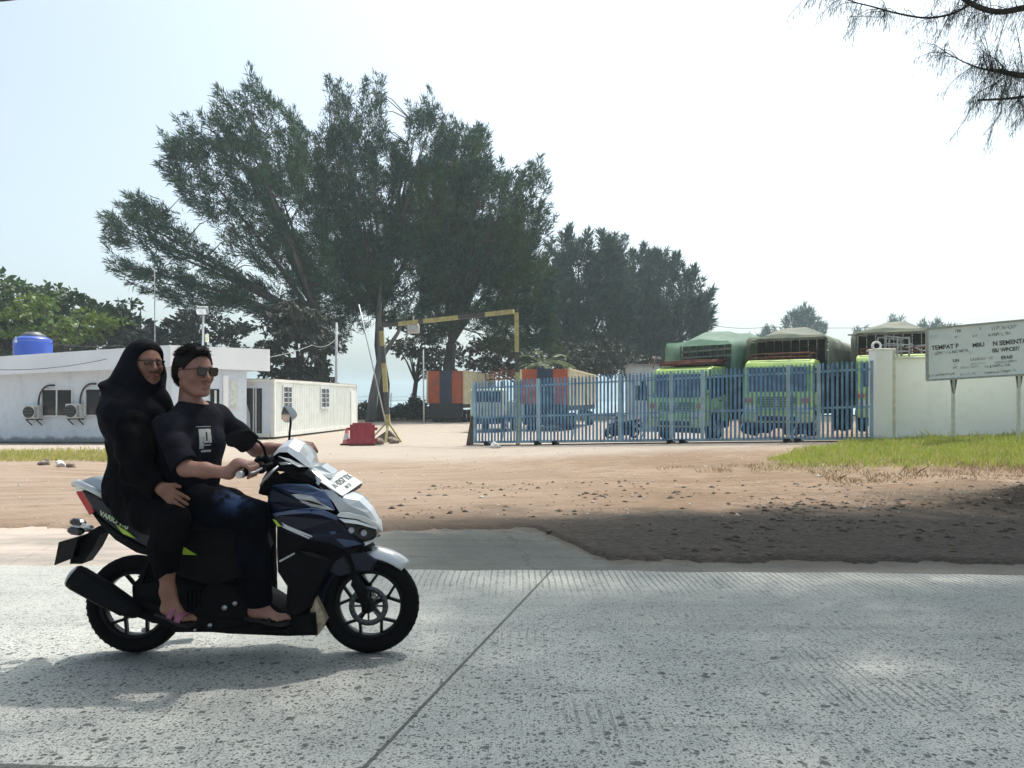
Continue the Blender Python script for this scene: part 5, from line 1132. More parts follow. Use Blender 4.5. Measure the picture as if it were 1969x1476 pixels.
blob_crown('broadleaf_tree', 'small dark tree with a pointed leafy tip beside the antenna mast', 48, (255, 790), [(205, 640), (235, 620), (268, 608), (285, 592), (290, 605), (268, 640), (300, 660), (300, 700), (190, 700)], lb3, (.5, .16), 1.6, 3, 14, GL, rad=.6)
GD = 'dark undergrowth trees behind the office and cabin'
blob_crown('scrub_tree', 'dark low tree above the office roof behind the driver', 51, (400, 790), [(300, 640), (340, 612), (400, 600), (470, 625), (500, 660), (500, 705), (300, 705)], lb3, (.3, .12), 1.7, 4, 15, GD, rad=.7)
blob_crown('scrub_tree', 'dark drooping tree right behind the left end of the container cabin', 52, (590, 790), [(500, 610), (560, 580), (620, 600), (640, 650), (636, 735), (500, 735)], lb3, (.32, .11), 1.9, 4, 16, GD, rad=.7, droop=.8)
blob_crown('scrub_tree', 'dark tree beneath the gantry beam left of the orange trailer', 70, (790, 800), [(740, 610), (800, 620), (870, 640), (880, 700), (830, 720), (800, 690), (745, 660)], lb3, (.4, .13), 1.0, 5, 17, GD, rad=.9, droop=.6)
blob_crown('scrub_tree', 'dark low tree behind the trailers at the centre', 72, (960, 800), [(880, 660), (1000, 640), (1110, 660), (1230, 670), (1270, 722), (1110, 725), (940, 722), (890, 705)], lb3, (.4, .14), 1.1, 6, 18, GD, rad=1.0)
GS = 'low shrubs along the shore fence'
for i, (px, w, h, lab) in enumerate(((700, 24, 14, 'low shrub in front of the shore fence just left of the pale trunk'), (770, 30, 10, 'low dark shrub right of the gantry post'), (797, 14, 24, 'upright pointed shrub left of the yard pole'), (812, 18, 17, 'dark shrub touching the orange trailer'), (745, 20, 9, 'small shrub behind the gantry post'))):
    blob_crown('shrub', lab, 68, (px, 800), [(px - w, 806), (px - w * .8, 796 - h * .6), (px, 790 - h), (px + w * .8, 794 - h * .5), (px + w, 806)], lb3, (.28, .10), 6, 1.6, 30 + i, GS, rad=.35, cat='shrub', trunk_r=.05, per=50)
GF = 'far pale trees beyond the trucks'
for i, (px, y0, w, Y, lab) in enumerate(((1545, 586, 48, 170, 'largest pale round tree on the far skyline above the middle truck'), (1474, 622, 24, 180, 'small pale tree left of the large round skyline tree'), (1660, 612, 34, 190, 'sparse pale tree on the skyline right of the round one'), (1715, 592, 26, 195, 'thin wispy skyline tree with a spindly top'), (1790, 611, 60, 180, 'low dark-topped tree above the notice board'), (1425, 628, 22, 185, 'faint bush on the skyline above the first truck'))):
    h = 645 - y0
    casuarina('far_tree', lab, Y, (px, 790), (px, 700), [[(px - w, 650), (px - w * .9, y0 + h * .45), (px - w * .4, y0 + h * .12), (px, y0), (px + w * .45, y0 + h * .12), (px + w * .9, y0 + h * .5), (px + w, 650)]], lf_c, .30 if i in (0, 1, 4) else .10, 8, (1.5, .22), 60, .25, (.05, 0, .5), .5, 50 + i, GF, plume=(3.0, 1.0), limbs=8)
def palm():
    b = P(1052, 790, 50); b.z = -.4; c = P(1046, 700, 50); root = empty('palm', b, 0, 'pale-fronded palm rising behind the trailers beside the gantry post', 'palm'); t = MB(); t.tube([b, b.lerp(c, .5), c], [.16, .13, .11], 8); t.build('trunk', m_bark, root)
    r = np.random.default_rng(3); mp = leafmat('palm_frond', (.17, .21, .09), (.12, .16, .08), (.08, .10, .05), .5, .5, .4, .3)
    for k in range(13):
        a = r.uniform(0, 6.28); el = r.uniform(.0, 1.2); L = r.uniform(1.6, 2.3); pts = []; dirs = []
        d0 = np.array([math.cos(a) * math.cos(el), math.sin(a) * math.cos(el), math.sin(el)]); q = np.array(c); PT = []; DR = []
        for i in range(24):
            dd = unit(d0 + np.array([0, 0, -1.1 * (i / 24) ** 1.5])); q = q + dd * L / 24
            for s in (-1, 1): sd = unit(np.cross(dd, [0, 0, 1])) * s; PT.append(q); DR.append(unit(sd + dd * .8 + [0, 0, -.35]))
            pts.append(Vector(q))
        V, Q = strips(np.array(PT), np.array(DR), np.full(len(PT), .42), np.full(len(PT), .05), k); o = link('frond', npmesh('frond', V, Q), mp, root)
palm()
# ------------------------------------------------------------------ the roadside casuarina whose boughs hang over the road
def roadside_tree():
    r = np.random.default_rng(77); root = empty('casuarina_tree', (11.5, 9.0, 0), 0, 'overhanging casuarina boughs with thin drooping needles in the top right corner', 'tree', None)
    SV = np.array(SUNV); per_z = SV[:2] / SV[2]
    # needle sprays that roof the road and the bare soil
    n = 11000; gx = r.uniform(-2.6, 9.5, n); gy = r.uniform(1.2, 10.8, n)
    w = .25 * fbm(gx, gy, 1.6, 3, 31)
    shade = (gy < 8.25 + .25 * np.clip(gx, 0, 9) + 1.6 * w) & (gx > np.where(gy > 3.75 + w, -1.25 - .12 * (gy - 4), -2.6) + w)
    holes = [(1.72, 3.72, .24, .12), (-.93, 3.55, .26, .10), (-1.6, 3.28, .40, .02), (-2.15, 3.33, .2, .02), (2.6, 5.75, 1.2, .25), (5.0, 5.5, .9, .2), (.2, 5.6, .7, .16)]
    for hx, hy, a, b_ in holes: shade &= ((gx - hx) / (a + .10)) ** 2 + ((gy - hy) / (b_ + .13)) ** 2 > 1
    shade &= r.random(n) < np.where((gx < -.35) & (gy < 5.2), .30, np.where(gy > 6.1, 1.0, .62))
    gx, gy = gx[shade], gy[shade]; z = np.maximum(6.6, (1.45 + .60 * gy) / (1 - .60 * per_z[1])) + r.uniform(0, 1.4, len(gx))
    C = np.stack([gx + per_z[0] * z, gy + per_z[1] * z, z], 1)
    nn = 40; n = len(C); hd = unit(np.stack([-r.uniform(.4, 1, n), r.normal(0, .5, n), r.normal(0, .15, n)], 1))
    t = r.uniform(-.35, .35, (n, nn)); p = C[:, None] + hd[:, None] * t[..., None] + r.normal(0, .16, (n, nn, 3)); d = unit(r.normal(0, .45, (n, nn, 3)) + hd[:, None] * .5 + [0, 0, -.75])
    p = p.reshape(-1, 3); d = d.reshape(-1, 3); V1, Q1 = strips(p, d, r.uniform(.14, .3, len(p)), r.uniform(.016, .026, len(p)), 5)
    # boughs that dip into the picture
    bo = MB(); tips = []
    def bough(pts, r0, r1):
        pts = [P(*q) for q in pts]; k = len(pts) - 1; out = []
        for i in range(k):
            for j in range(6):
                t_ = j / 6; a0 = pts[max(i - 1, 0)]; a, b = pts[i], pts[i + 1]; a3 = pts[min(i + 2, k)]
                out.append(.5 * ((2 * a) + (b - a0) * t_ + (2 * a0 - 5 * a + 4 * b - a3) * t_ ** 2 + (3 * a - a0 - 3 * b + a3) * t_ ** 3))
        out.append(pts[-1]); n_ = len(out); bo.tube(out, [r0 + (r1 - r0) * i / (n_ - 1) for i in range(n_)], 7); return out
    S = []   # sprays: (point, length scale, count, spread)
    Y0 = 7.0
    b1 = bough([(2300, -160, 8), (2080, -10, 7.4), (1969, 15, 7), (1915, 22, 7), (1860, 2, 7), (1800, -50, 7.2)], .035, .018)
    b2 = bough([(1905, -20, 7), (1868, 6, 7), (1830, 26, 7), (1780, 34, 7), (1720, 24, 7), (1680, 13, 7), (1632, 0, 7), (1570, -28, 7)], .013, .004)
    b3 = bough([(2300, 120, 8), (2080, 150, 7.4), (1969, 145, 7), (1930, 138, 7), (1905, 134, 7)], .04, .014)
    b4 = bough([(1925, 136, 7), (1895, 133, 7), (1868, 125, 7), (1840, 112, 7), (1815, 98, 7)], .010, .003)
    b5 = bough([(2200, 160, 7.6), (2040, 180, 7.2), (1969, 186, 7), (1930, 190, 7), (1880, 192, 7)], .016, .009)
    b6 = bough([(1881, 192, 7), (1868, 208, 7), (1856, 228, 7), (1840, 252, 7), (1828, 268, 7)], .004, .002)
    b7 = bough([(1926, 194, 7), (1924, 218, 7), (1908, 240, 7), (1890, 258, 7)], .004, .002)
    b8 = bough([(1935, 138, 7.1), (1920, 118, 7.1), (1900, 105, 7.1), (1888, 95, 7.1)], .005, .002); b9 = bough([(1930, 150, 6.9), (1905, 165, 6.9), (1885, 175, 6.9), (1868, 190, 6.9)], .006, .002)
    b10 = bough([(1700, 20, 7), (1698, 32, 7), (1660, 31, 7), (1620, 33, 7)], .003, .0015); b11 = bough([(1800, 40, 7), (1800, 60, 7), (1790, 80, 7)], .003, .0015)
    P_, D_, L_, W_ = [], [], [], []
    def hang(path, dens, lmin, lmax, drift=(-.28, 0, -1), up=.0, rad=.05, wd=.0034):
        dens = dens * .85
        for i in range(len(path) - 1):
            a, b = np.array(path[i]), np.array(path[i + 1]); k = r.poisson(dens * np.linalg.norm(b - a))
            if k == 0: continue
            tt = r.random((k, 1)); q = a + (b - a) * tt + r.normal(0, rad, (k, 3)); dd = unit(np.array(drift) + r.normal(0, .28, (k, 3)) + np.where(r.random((k, 1)) < up, np.array([[0, 0, 1.6]]), 0)); l = r.uniform(lmin, lmax, k)
            half = q + dd * (l * .55)[:, None]; d2 = unit(dd + [-.05, 0, -.35] + r.normal(0, .1, (k, 3)))
            for (qq, ddd, ll) in ((q, dd, l * .6), (half, d2, l * .55)): P_.append(qq); D_.append(ddd); L_.append(ll); W_.append(np.full(k, wd))
    hang(b1, 420, .08, .30, up=.35, rad=.05); hang(b2, 170, .06, .22, up=.15, rad=.015); hang(b3, 700, .05, .25, up=.45, rad=.06); hang(b4, 260, .06, .24, up=.1, rad=.02); hang(b5, 380, .06, .25, up=.35, rad=.03)
    hang(b6, 90, .06, .2, drift=(-.5, 0, -1), rad=.01); hang(b7, 60, .05, .15, drift=(-.5, 0, -1), rad=.01); hang(b8, 500, .04, .16, up=.5, rad=.03); hang(b9, 420, .05, .25, rad=.03); hang(b10, 10, .03, .08, rad=.01); hang(b11, 90, .06, .25, drift=(-.5, 0, -1), rad=.015)
    # secondary twigs carrying clusters
    for path, cnt, sp in ((b1, 26, .22), (b2, 26, .10), (b3, 26, .25), (b5, 18, .15), (b4, 12, .10)):
        for _ in range(cnt):
            a = Vector(path[r.integers(0, len(path))]); e = a + Vector((-r.uniform(.03, .25), r.normal(0, .1), r.normal(-.03, sp))); mid = a.lerp(e, .5) + Vector((0, 0, .03)); bo.tube([a, mid, e], [.004, .003, .0015], 4, caps=False); hang([a, mid, e], 190, .05, .22, rad=.012, up=.15)
            e2 = e + Vector((0, 0, .012)); hang([e, e2], 900, .05, .2, rad=.02, drift=(-.45, 0, -1))
    p2, d2, l2, w2 = (np.concatenate(q) for q in (P_, D_, L_, W_)); V2, Q2 = strips(p2, d2, l2, w2, 6)
    mn = leafmat('hanging_needles', (.045, .070, .050), (.06, .085, .055), (.08, .09, .06), 2, .7, .2, .2)
    link('crown', npmesh('crown', np.concatenate([V1, V2]), np.concatenate([Q1, Q2 + len(V1)])), mn, root)
    # trunk and limbs, off to the right of the picture
    tr = MB(); base = Vector((11.5, 9.0, -.1)); hub = Vector((11.0, 9.2, 6.0)); tr.tube([base, Vector((11.7, 9.0, 2.5)), hub], [.38, .30, .24], 12)
    ends = [P(2300, -160, 8), P(2300, 120, 8), P(2200, 160, 7.6)]; tr.tube([Vector((11.4, 9.1, 4.6)), Vector((10.0, 8.6, 5.4)), ends[0]], [.12, .08, .036], 8); tr.tube([Vector((11.6, 9.05, 3.6)), Vector((10.0, 8.6, 4.6)), ends[1]], [.12, .08, .041], 8); tr.tube([Vector((11.6, 9.05, 3.4)), Vector((9.6, 8.2, 4.2)), ends[2]], [.08, .05, .017], 8)
    idx = r.permutation(n)[:40]
    for c in C[idx]:
        c = Vector(c); mid = hub.lerp(c, .5) + Vector((0, 0, 1.2)); 
        tr.tube([hub, hub.lerp(mid, .6) + Vector((0, 0, .5)), mid.lerp(c, .45) + Vector((0, 0, .35)), c], [.10, .07, .04, .012], 6, caps=False)
    n0 = len(tr.v); tr.v += bo.v; tr.f += [[i + n0 for i in q] for q in bo.f]; tr.m += bo.m; tr.sm += bo.sm; tr.build('trunk', m_bark, root)
roadside_tree()
# ------------------------------------------------------------------ motor scooter
YC = 4.0
m_navyp = mat('navy_paint', (.0028, .0055, .020), .34, .0, var=.25, scale=4, coat=.10, spec=.25)
m_bluep = mat('blue_sheen_paint', (.045, .075, .16), .35, .3, var=.2, scale=4, coat=.4)
m_silver = mat('silver_paint', (.52, .54, .55), .30, .25, var=.12, scale=5, coat=.6)
m_whitep = mat('white_paint', (.74, .74, .72), .3, var=.08, scale=5, coat=.6)
m_matte = mat('matte_black', (.0055, .0055, .0065), .65, var=.3, scale=10, bump=.15, bscale=200, spec=.08)
m_gloss = mat('gloss_black', (.003, .003, .004), .3, coat=.12, spec=.12)
m_alu = mat('brushed_alloy', (.42, .43, .44), .35, .8, var=.2, scale=20)
m_smoke = mat('smoke_lens', (.012, .012, .013), .12, spec=.5, coat=.2)
m_lime_d = mat('lime_decal', (.42, .60, .05), .4, var=.1)
def prof3(px_pts, w, inset=0.0, bulge=.0, cx=None, cy=None, y0=0.0):
    """near-side outline -> list of world points; w may be a number or list (half widths)"""
    n = len(px_pts); ws = w if isinstance(w, (list, tuple)) else [w] * n
    return [P(p[0], p[1], YC + y0 - ws[i]) for i, p in enumerate(px_pts)]
def panel(name, pts, w, mat_, parent, th=.012, bev=.012, both=True, inner=None, raise_=None, smooth=False):
    """a shell panel on one or both flanks. pts traced on the near side, w = half width there per point; a bevelled rim and real thickness"""
    n = len(pts); ws = list(w) if isinstance(w, (list, tuple)) else [w] * n; m = MB()
    cx = sum(p[0] for p in pts) / n; cy = sum(p[1] for p in pts) / n
    def side(s):
        near = [P(p[0], p[1], YC - ws[i]) for i, p in enumerate(pts)]
        c = P(cx, cy, YC - sum(ws) / n)
        out = []
        for i, q in enumerate(near):
            v = Vector((c.x - q.x, 0, c.z - q.z)); L = v.length; v = v / L * min(bev, L * .4)
            out.append((q, q + v + Vector((0, -bev * .6, 0))))
        vs = [o[0] for o in out] + [o[1] for o in out] + [o[0] + Vector((0, th, 0)) for o in out]
        if s > 0: vs = [Vector((v.x, 2 * YC - v.y, v.z)) for v in vs]
        k0 = len(m.v); fs = [(i, (i + 1) % n, n + (i + 1) % n, n + i) for i in range(n)] + [(i, 2 * n + i, 2 * n + (i + 1) % n, (i + 1) % n) for i in range(n)]
        m.add(vs, fs); 
        from mathutils.geometry import tessellate_polygon
        for base in (n, 2 * n):
            for t in tessellate_polygon([[vs[base + i] for i in range(n)]]): m.f.append([k0 + base + j for j in t]); m.m.append(0); m.sm.append(False)
    side(-1); o = m.build(name, mat_, parent)
    if both: m = MB(); side(1); m.build(name, mat_, parent)
    return o
def solid(name, pts, w, mat_, parent, bev=.015, smooth=False):
    """a closed body: both flanks joined across"""
    n = len(pts); ws = list(w) if isinstance(w, (list, tuple)) else [w] * n; m = MB()
    cx = sum(p[0] for p in pts) / n; cy = sum(p[1] for p in pts) / n; c = P(cx, cy, YC - sum(ws) / n)
    rim, inn = [], []
    for i, p in enumerate(pts):
        q = P(p[0], p[1], YC - ws[i]); v = Vector((c.x - q.x, 0, c.z - q.z)); L = v.length; v = v / L * min(bev, L * .4)
        rim.append(Vector((q.x, YC - max(ws[i] - bev, .004), q.z))); inn.append(Vector((q.x + v.x, YC - ws[i], q.z + v.z)))
    fl = lambda q: Vector((q.x, 2 * YC - q.y, q.z))
    vs = inn + rim + [fl(q) for q in rim] + [fl(q) for q in inn]
    fs = [(b * n + i, b * n + (i + 1) % n, (b + 1) * n + (i + 1) % n, (b + 1) * n + i) for b in range(3) for i in range(n)]
    m.add(vs, fs)
    from mathutils.geometry import tessellate_polygon
    for base in (0, 3 * n):
        for t in tessellate_polygon([[vs[base + i] for i in range(n)]]): m.f.append([base + j for j in t]); m.m.append(0); m.sm.append(False)
    return m.build(name, mat_, parent)
def make_scooter():
    fw = P(712, 1160, YC); fw.z = .250; rw = P(262, 1156, YC); rw.z = .250
    root = empty('motor_scooter', ((fw.x + rw.x) / 2, YC, 0), 0, 'dark navy and silver motor scooter carrying two riders along the concrete road', 'scooter')
    def wheel(c, R_, tw, spokes, disc, name_lab):
        t = MB(); w = tw / 2; t.lathe(c, [(R_ - .075, -w * .72), (R_ - .035, -w), (R_ - .012, -w * .72), (R_, -w * .25), (R_, w * .25), (R_ - .012, w * .72), (R_ - .035, w), (R_ - .075, w * .72)], 56, 'Y', close=True); ty = t.build('wheel', m_rubber, root)
        tg = MB()
        for k in range(44):
            a = 2 * math.pi * k / 44
            for s in (-1, 1):
                p0 = Vector((math.cos(a) * (R_ + .0005), s * w * .12, math.sin(a) * (R_ + .0005))) + c; a2 = a + .09; p1 = Vector((math.cos(a2) * (R_ - .008), s * w * .66, math.sin(a2) * (R_ - .008))) + c; tg.bar(p0, p1, .005, .0015)
        tg.build('tread', m_rubber, ty)
        r = MB(); r.lathe(c, [(R_ - .072, -w * .70), (R_ - .088, -w * .66), (R_ - .094, -w * .4), (R_ - .094, w * .4), (R_ - .088, w * .66), (R_ - .072, w * .70)], 48, 'Y', close=True)
        for k in range(spokes):
            a = 2 * math.pi * k / spokes + .35; u = Vector((math.cos(a), 0, math.sin(a))); hub = c + u * .03; mid = c + u * (R_ * .38)
            r.bar(hub, mid, .022, .028, up=(0, 1, 0))
            for s in (-1, 1):
                a2 = a + s * .30; e = c + Vector((math.cos(a2), 0, math.sin(a2))) * (R_ - .088); r.bar(mid, e, .014, .020, up=(0, 1, 0))
        r.lathe(c, [(0, -.05), (.035, -.05), (.04, -.02), (.04, .02), (.035, .05), (0, .05)], 20, 'Y'); r.build('rim', m_gloss, ty)
        if disc:
            d = MB(); d.lathe(c + Vector((0, -.048, 0)), [(.072, -.002), (.100, -.002), (.100, .002), (.072, .002)], 40, 'Y', close=True)
            for k in range(8): a = k * math.pi / 4; u = Vector((math.cos(a), 0, math.sin(a))); d.bar(c + u * .03 + Vector((0, -.048, 0)), c + u * .074 + Vector((0, -.048, 0)), .010, .003, up=(0, 1, 0))
            for k in range(20):
                a = k * math.pi / 10; q = c + Vector((math.cos(a) * .086, -.0515, math.sin(a) * .086)); d.lathe(q, [(0, 0), (.004, 0), (.004, .001), (0, .001)], 8, 'Y', mi=1)
            d.build('brake_disc', [mat('disc_steel', (.10, .10, .105), .4, .8), m_black], ty)
    wheel(fw, .250, .085, 5, True, ''); wheel(rw, .248, .10, 5, False, '')
    # fork, caliper
    for s in (-1, 1):
        f = MB(); top = P(655, 1030, YC + s * .075); bot = fw + Vector((-.005, s * .075, 0)); midp = top.lerp(bot, .5); f.tube([top, midp], .016, 10); f.tube([midp, bot + (bot - midp) * .06], .024, 10)
        f.bbox(tuple(bot + Vector((0, 0, 0))), (.05, .03, .06), .01); f.build('fork_leg', m_matte, root)
    c = MB(); cp = P(690, 1128, YC - .07); c.bbox(cp, (.055, .04, .085), .012, Matrix.Rotation(-.6, 3, 'Y')); c.bbox(cp + Vector((-.01, -.018, .0)), (.03, .02, .05), .006, Matrix.Rotation(-.6, 3, 'Y')); c.build('brake_caliper', m_matte, root)
    h = MB(); h.tube([cp + Vector((0, 0, .04)), P(672, 1090, YC - .09), P(655, 1050, YC - .07)], .005, 6); h.build('brake_hose', m_black, root)
    # front mudguard: dark arched body with a silver peak
    def arch(name, a0, a1, R0, w0, mt, c0=fw, n=14, th=.006, wt=1.0):
        m = MB(); vs = []; prof = [(-1, -.035), (-.8, -.004), (-.35, .012), (.35, .012), (.8, -.004), (1, -.035)]
        for k in range(n + 1):
            a = a0 + (a1 - a0) * k / n; e = 1 - .35 * abs(2 * k / n - 1) ** 3 if wt else 1
            for (u, v) in prof: vs.append(c0 + Vector((math.cos(a) * (R0 + v), u * w0 * e, math.sin(a) * (R0 + v))))
        for k in range(n + 1):
            a = a0 + (a1 - a0) * k / n; e = 1 - .35 * abs(2 * k / n - 1) ** 3 if wt else 1
            for (u, v) in prof: vs.append(c0 + Vector((math.cos(a) * (R0 + v - th), u * w0 * e, math.sin(a) * (R0 + v - th))))
        q = len(prof); N_ = (n + 1) * q; fs = []
        for k in range(n):
            for i in range(q - 1): fs += [(k * q + i, k * q + i + 1, (k + 1) * q + i + 1, (k + 1) * q + i), (N_ + k * q + i, N_ + (k + 1) * q + i, N_ + (k + 1) * q + i + 1, N_ + k * q + i + 1)]
            for i in (0, q - 1): fs.append((k * q + i, (k + 1) * q + i, N_ + (k + 1) * q + i, N_ + k * q + i))
        for k in (0, n):
            for i in range(q - 1): fs.append((k * q + i, k * q + i + 1, N_ + k * q + i + 1, N_ + k * q + i))
        m.add(vs, fs, 0, True); return m.build(name, mt, root)
    arch('mudguard', 1.2, 3.1, .268, .058, m_navyp)
    arch('mudguard_tip', .82, 1.70, .282, .060, m_silver, n=10)
    fk = panel('fork_cover', [(640, 1062), (700, 1060), (724, 1078), (716, 1096), (690, 1100), (650, 1108), (618, 1092)], .075, m_navyp, root, bev=.01)
    # main body shells ---------------------------------------------------------
    leg = [(531, 997), (560, 985), (600, 980), (645, 998), (680, 1030), (713, 1056), (690, 1066), (655, 1072), (640, 1082), (628, 1105), (612, 1130), (598, 1170), (560, 1188), (549, 1165), (551, 1128), (533, 1100), (531, 1060)]
    lw = [.15, .165, .17, .15, .12, .07, .07, .10, .11, .12, .12, .12, .13, .13, .13, .135, .14]
    solid('leg_shield', leg, lw, m_matte, root, .012)
    panel('front_cowl', [(522, 988), (560, 981), (600, 978), (622, 984), (648, 998), (676, 1028), (697, 1046), (662, 1056), (632, 1044), (590, 1038), (552, 1024), (529, 1004)], [.155, .175, .185, .18, .16, .125, .085, .095, .13, .15, .155, .155], m_navyp, root, .015, .014)
    panel('cowl_edge', [(524, 987), (560, 980), (600, 976), (622, 980), (650, 993), (648, 1000), (620, 990), (598, 985), (560, 988), (525, 992)], [.160, .180, .192, .187, .165, .165, .187, .192, .180, .160], m_bluep, root, .008, .006)
    panel('cowl_flash', [(623, 1012), (645, 1019), (668, 1031), (697, 1046), (664, 1052), (646, 1038), (634, 1024)], [.150, .142, .122, .09, .105, .13, .142], m_bluep, root, .008, .006)
    dc = MB()
    panel('lime_flash', [(524, 998), (530, 1000), (541, 1012), (534, 1012)], [.172, .172, .172, .172], m_lime_d, root, .004, .002, both=True)
    panel('decal_stripe', [(541, 1004), (552, 1010), (600, 1030), (600, 1033), (550, 1016)], [.172, .174, .166, .166, .174], m_silver, root, .003, .002); panel('decal_stripe', [(541, 1010), (596, 1034), (594, 1036), (544, 1014)], [.172, .166, .166, .172], m_silver, root, .003, .001)
    # upper inner cover and its blue shoulder
    solid('inner_cover', [(508, 930), (528, 915), (552, 905), (590, 905), (622, 925), (650, 950), (655, 990), (610, 1000), (560, 1000), (528, 1010), (518, 985), (512, 955)], [.10, .11, .12, .11, .10, .09, .09, .12, .13, .13, .12, .10], m_matte, root, .02)
    panel('shoulder_panel', [(518, 934), (546, 930), (592, 931), (622, 944), (634, 960), (644, 980), (624, 966), (600, 952), (575, 947), (556, 946), (540, 938)], [.10, .13, .155, .155, .15, .15, .168, .17, .165, .155, .13], m_bluep, root, .012, .008)
    panel('side_cowl', [(520, 938), (540, 940), (558, 948), (576, 962), (600, 976), (560, 980), (524, 986), (514, 965)], [.11, .14, .155, .165, .175, .17, .145, .12], m_navyp, root, .012, .01)
    panel('air_intake', [(560, 950), (576, 949), (600, 953), (622, 968), (642, 981), (624, 979), (600, 975), (582, 966)], [.158, .166, .172, .166, .158, .168, .176, .172], m_silver, root, .008, .006)
    for k in range(3): panel('intake_fin', [(566 + k * 4, 953 + k * 6), (598 + k * 6, 958 + k * 6), (620 + k * 6, 970 + k * 3), (596 + k * 6, 962 + k * 6)], .180, m_gloss if k % 2 else m_alu, root, .003, .002)
    # nose: silver beak down to the lamps
    nose = MB()
    rows = [ (600, 900, .055), (618, 912, .075), (640, 930, .09), (662, 950, .10), (690, 962, .09), (712, 982, .06), (728, 1008, .03), (734, 1024, .008)]
    low = [ (596, 912, .075), (606, 926, .10), (622, 944, .125), (640, 964, .145), (652, 984, .14), (686, 990, .105), (716, 1004, .06), (731, 1024, .012)]
    vs = []
    for (a, b) in zip(rows, low):
        p = P(a[0], a[1], YC - a[2]); q = P(b[0], b[1], YC - b[2]); mid = p.lerp(q, .5) + Vector((.006, -.012, .006)); c_ = Vector((p.x + .004, YC, p.z + .012))
        vs += [q, mid, p, c_, Vector((p.x, 2 * YC - p.y, p.z)), Vector((mid.x, 2 * YC - mid.y, mid.z)), Vector((q.x, 2 * YC - q.y, q.z))]
    fs = [(k * 7 + i, k * 7 + i + 1, (k + 1) * 7 + i + 1, (k + 1) * 7 + i) for k in range(7) for i in range(6)]
    nose.add(vs, fs, 0, False); nose.build('nose_cowl', m_silver, root)
    panel('lamp_brow', [(646, 992), (654, 984), (672, 985), (700, 992), (726, 1006), (733, 1020), (722, 1013), (690, 998), (660, 994)], [.15, .148, .132, .10, .06, .02, .05, .10, .14], m_whitep, root, .008, .005)
    panel('headlight_trim', [(650, 996), (684, 1000), (724, 1014), (726, 1018), (690, 1008), (662, 1004)], [.148, .115, .055, .05, .11, .14], m_whitep, root, .006, .003)
    solid('headlight', [(652, 999), (690, 1008), (722, 1016), (724, 1030), (716, 1038), (692, 1043), (672, 1026)], [.135, .105, .055, .05, .06, .08, .11], m_smoke, root, .01)
    for (hx, hy, hw_) in ((676, 1019, .118), (700, 1024, .088)):
        l = MB(); q = P(hx, hy, YC - hw_ - .004)
        for s in (0, 1):
            qq = q if s == 0 else Vector((q.x, 2 * YC - q.y, q.z)); l.lathe(qq, [(0, .004), (.010, .003), (.016, -.001), (.016, -.006)], 18, 'Y')
        l.build('lamp_lens', mat('lamp_core' + str(hx), (.45, .46, .48), .15, .3, spec=1), root)
    panel('chin', [(692, 1044), (716, 1038), (724, 1032), (728, 1034), (712, 1045), (700, 1050)], [.08, .06, .05, .04, .06, .08], m_silver, root, .006, .003)
    panel('lower_lip', [(662, 1058), (690, 1050), (712, 1052), (716, 1058), (700, 1062), (668, 1066)], [.10, .08, .055, .05, .06, .09], m_gloss, root, .01, .005)
    panel('trim_line', [(536, 1078), (566, 1062), (567, 1065), (538, 1081)], [.148, .145, .145, .148], m_alu, root, .003, .001)
    panel('lower_flash', [(575, 1060), (600, 1062), (632, 1076), (600, 1072)], [.137, .13, .12, .13], m_gloss, root, .004, .004)
    # radiator flap and hugger behind the front wheel
    fl = MB(); a = P(600, 1140, YC); b = P(612, 1222, YC)
    fl.prism([P(596, 1150, YC - .10), P(606, 1150, YC - .10), P(628, 1192, YC - .09), P(609, 1224, YC - .09), P(598, 1218, YC - .09)], (0, .18, 0)); fl.build('splash_flap', mat('tan_flap', (.42, .33, .22), .5, var=.5, scale=30), root)
    # floorboard and belly
    solid('floorboard', [(380, 1185), (480, 1192), (560, 1186), (604, 1180), (608, 1222), (560, 1224), (440, 1220), (395, 1216), (330, 1216), (318, 1196)], [.14, .15, .15, .13, .12, .13, .14, .14, .13, .13], m_matte, root, .015)
    fo = MB(); fo.bbox(P(545, 1196, YC), (.16, .34, .03), .01); fo.build('foot_mat', m_rubber, root)
    solid('footwell', [(400, 1120), (470, 1135), (520, 1160), (556, 1186), (400, 1196), (360, 1180)], [.13, .13, .12, .12, .13, .13], m_matte, root, .015)
    # engine, swing arm, muffler
    solid('engine', [(262, 1120), (330, 1110), (400, 1130), (405, 1190), (360, 1208), (290, 1200), (240, 1180)], [.10, .11, .11, .11, .10, .09, .08], m_matte, root, .02)
    e = MB(); 
    for k in range(5): e.bbox(P(360 + k * 8, 1150, YC - .125), (.008, .03, .09), .002)
    e.build('cooling_fins', m_matte, root)
    for (bx, by, br) in ((276, 1211, .010), (404, 1202, .011), (452, 1160, .012), (432, 1168, .014), (375, 1211, .007)):
        q = MB(); q.lathe(P(bx, by, YC - .150), [(0, -.006), (br, -.006), (br, .006), (0, .006)], 6, 'Y'); q.build('bolt', m_alu, root)
    mu = MB(); a = P(140, 1106, YC - .15); b = P(268, 1180, YC - .14); d = (b - a)
    ts = [0, .02, .08, .5, .8, .95, 1]; rs = [.048, .058, .062, .060, .050, .036, .022]; mu.tube([a + d * t_ for t_ in ts], rs, 18); mfl = mu.build('muffler', m_matte, root)
    mu = MB(); mu.tube([a - d * .035, a - d * .01, a + d * .022], [.030, .052, .060], 18); mu.build('end_cap', m_alu, mfl)
    mu = MB(); mu.tube([b, P(330, 1200, YC - .12), P(390, 1195, YC - .08)], .018, 10); mu.build('exhaust_pipe', m_matte, mfl)
    hs = MB(); u = d.normalized(); up_ = Vector((-u.z, 0, u.x)); o = Vector((0, -.058, 0))
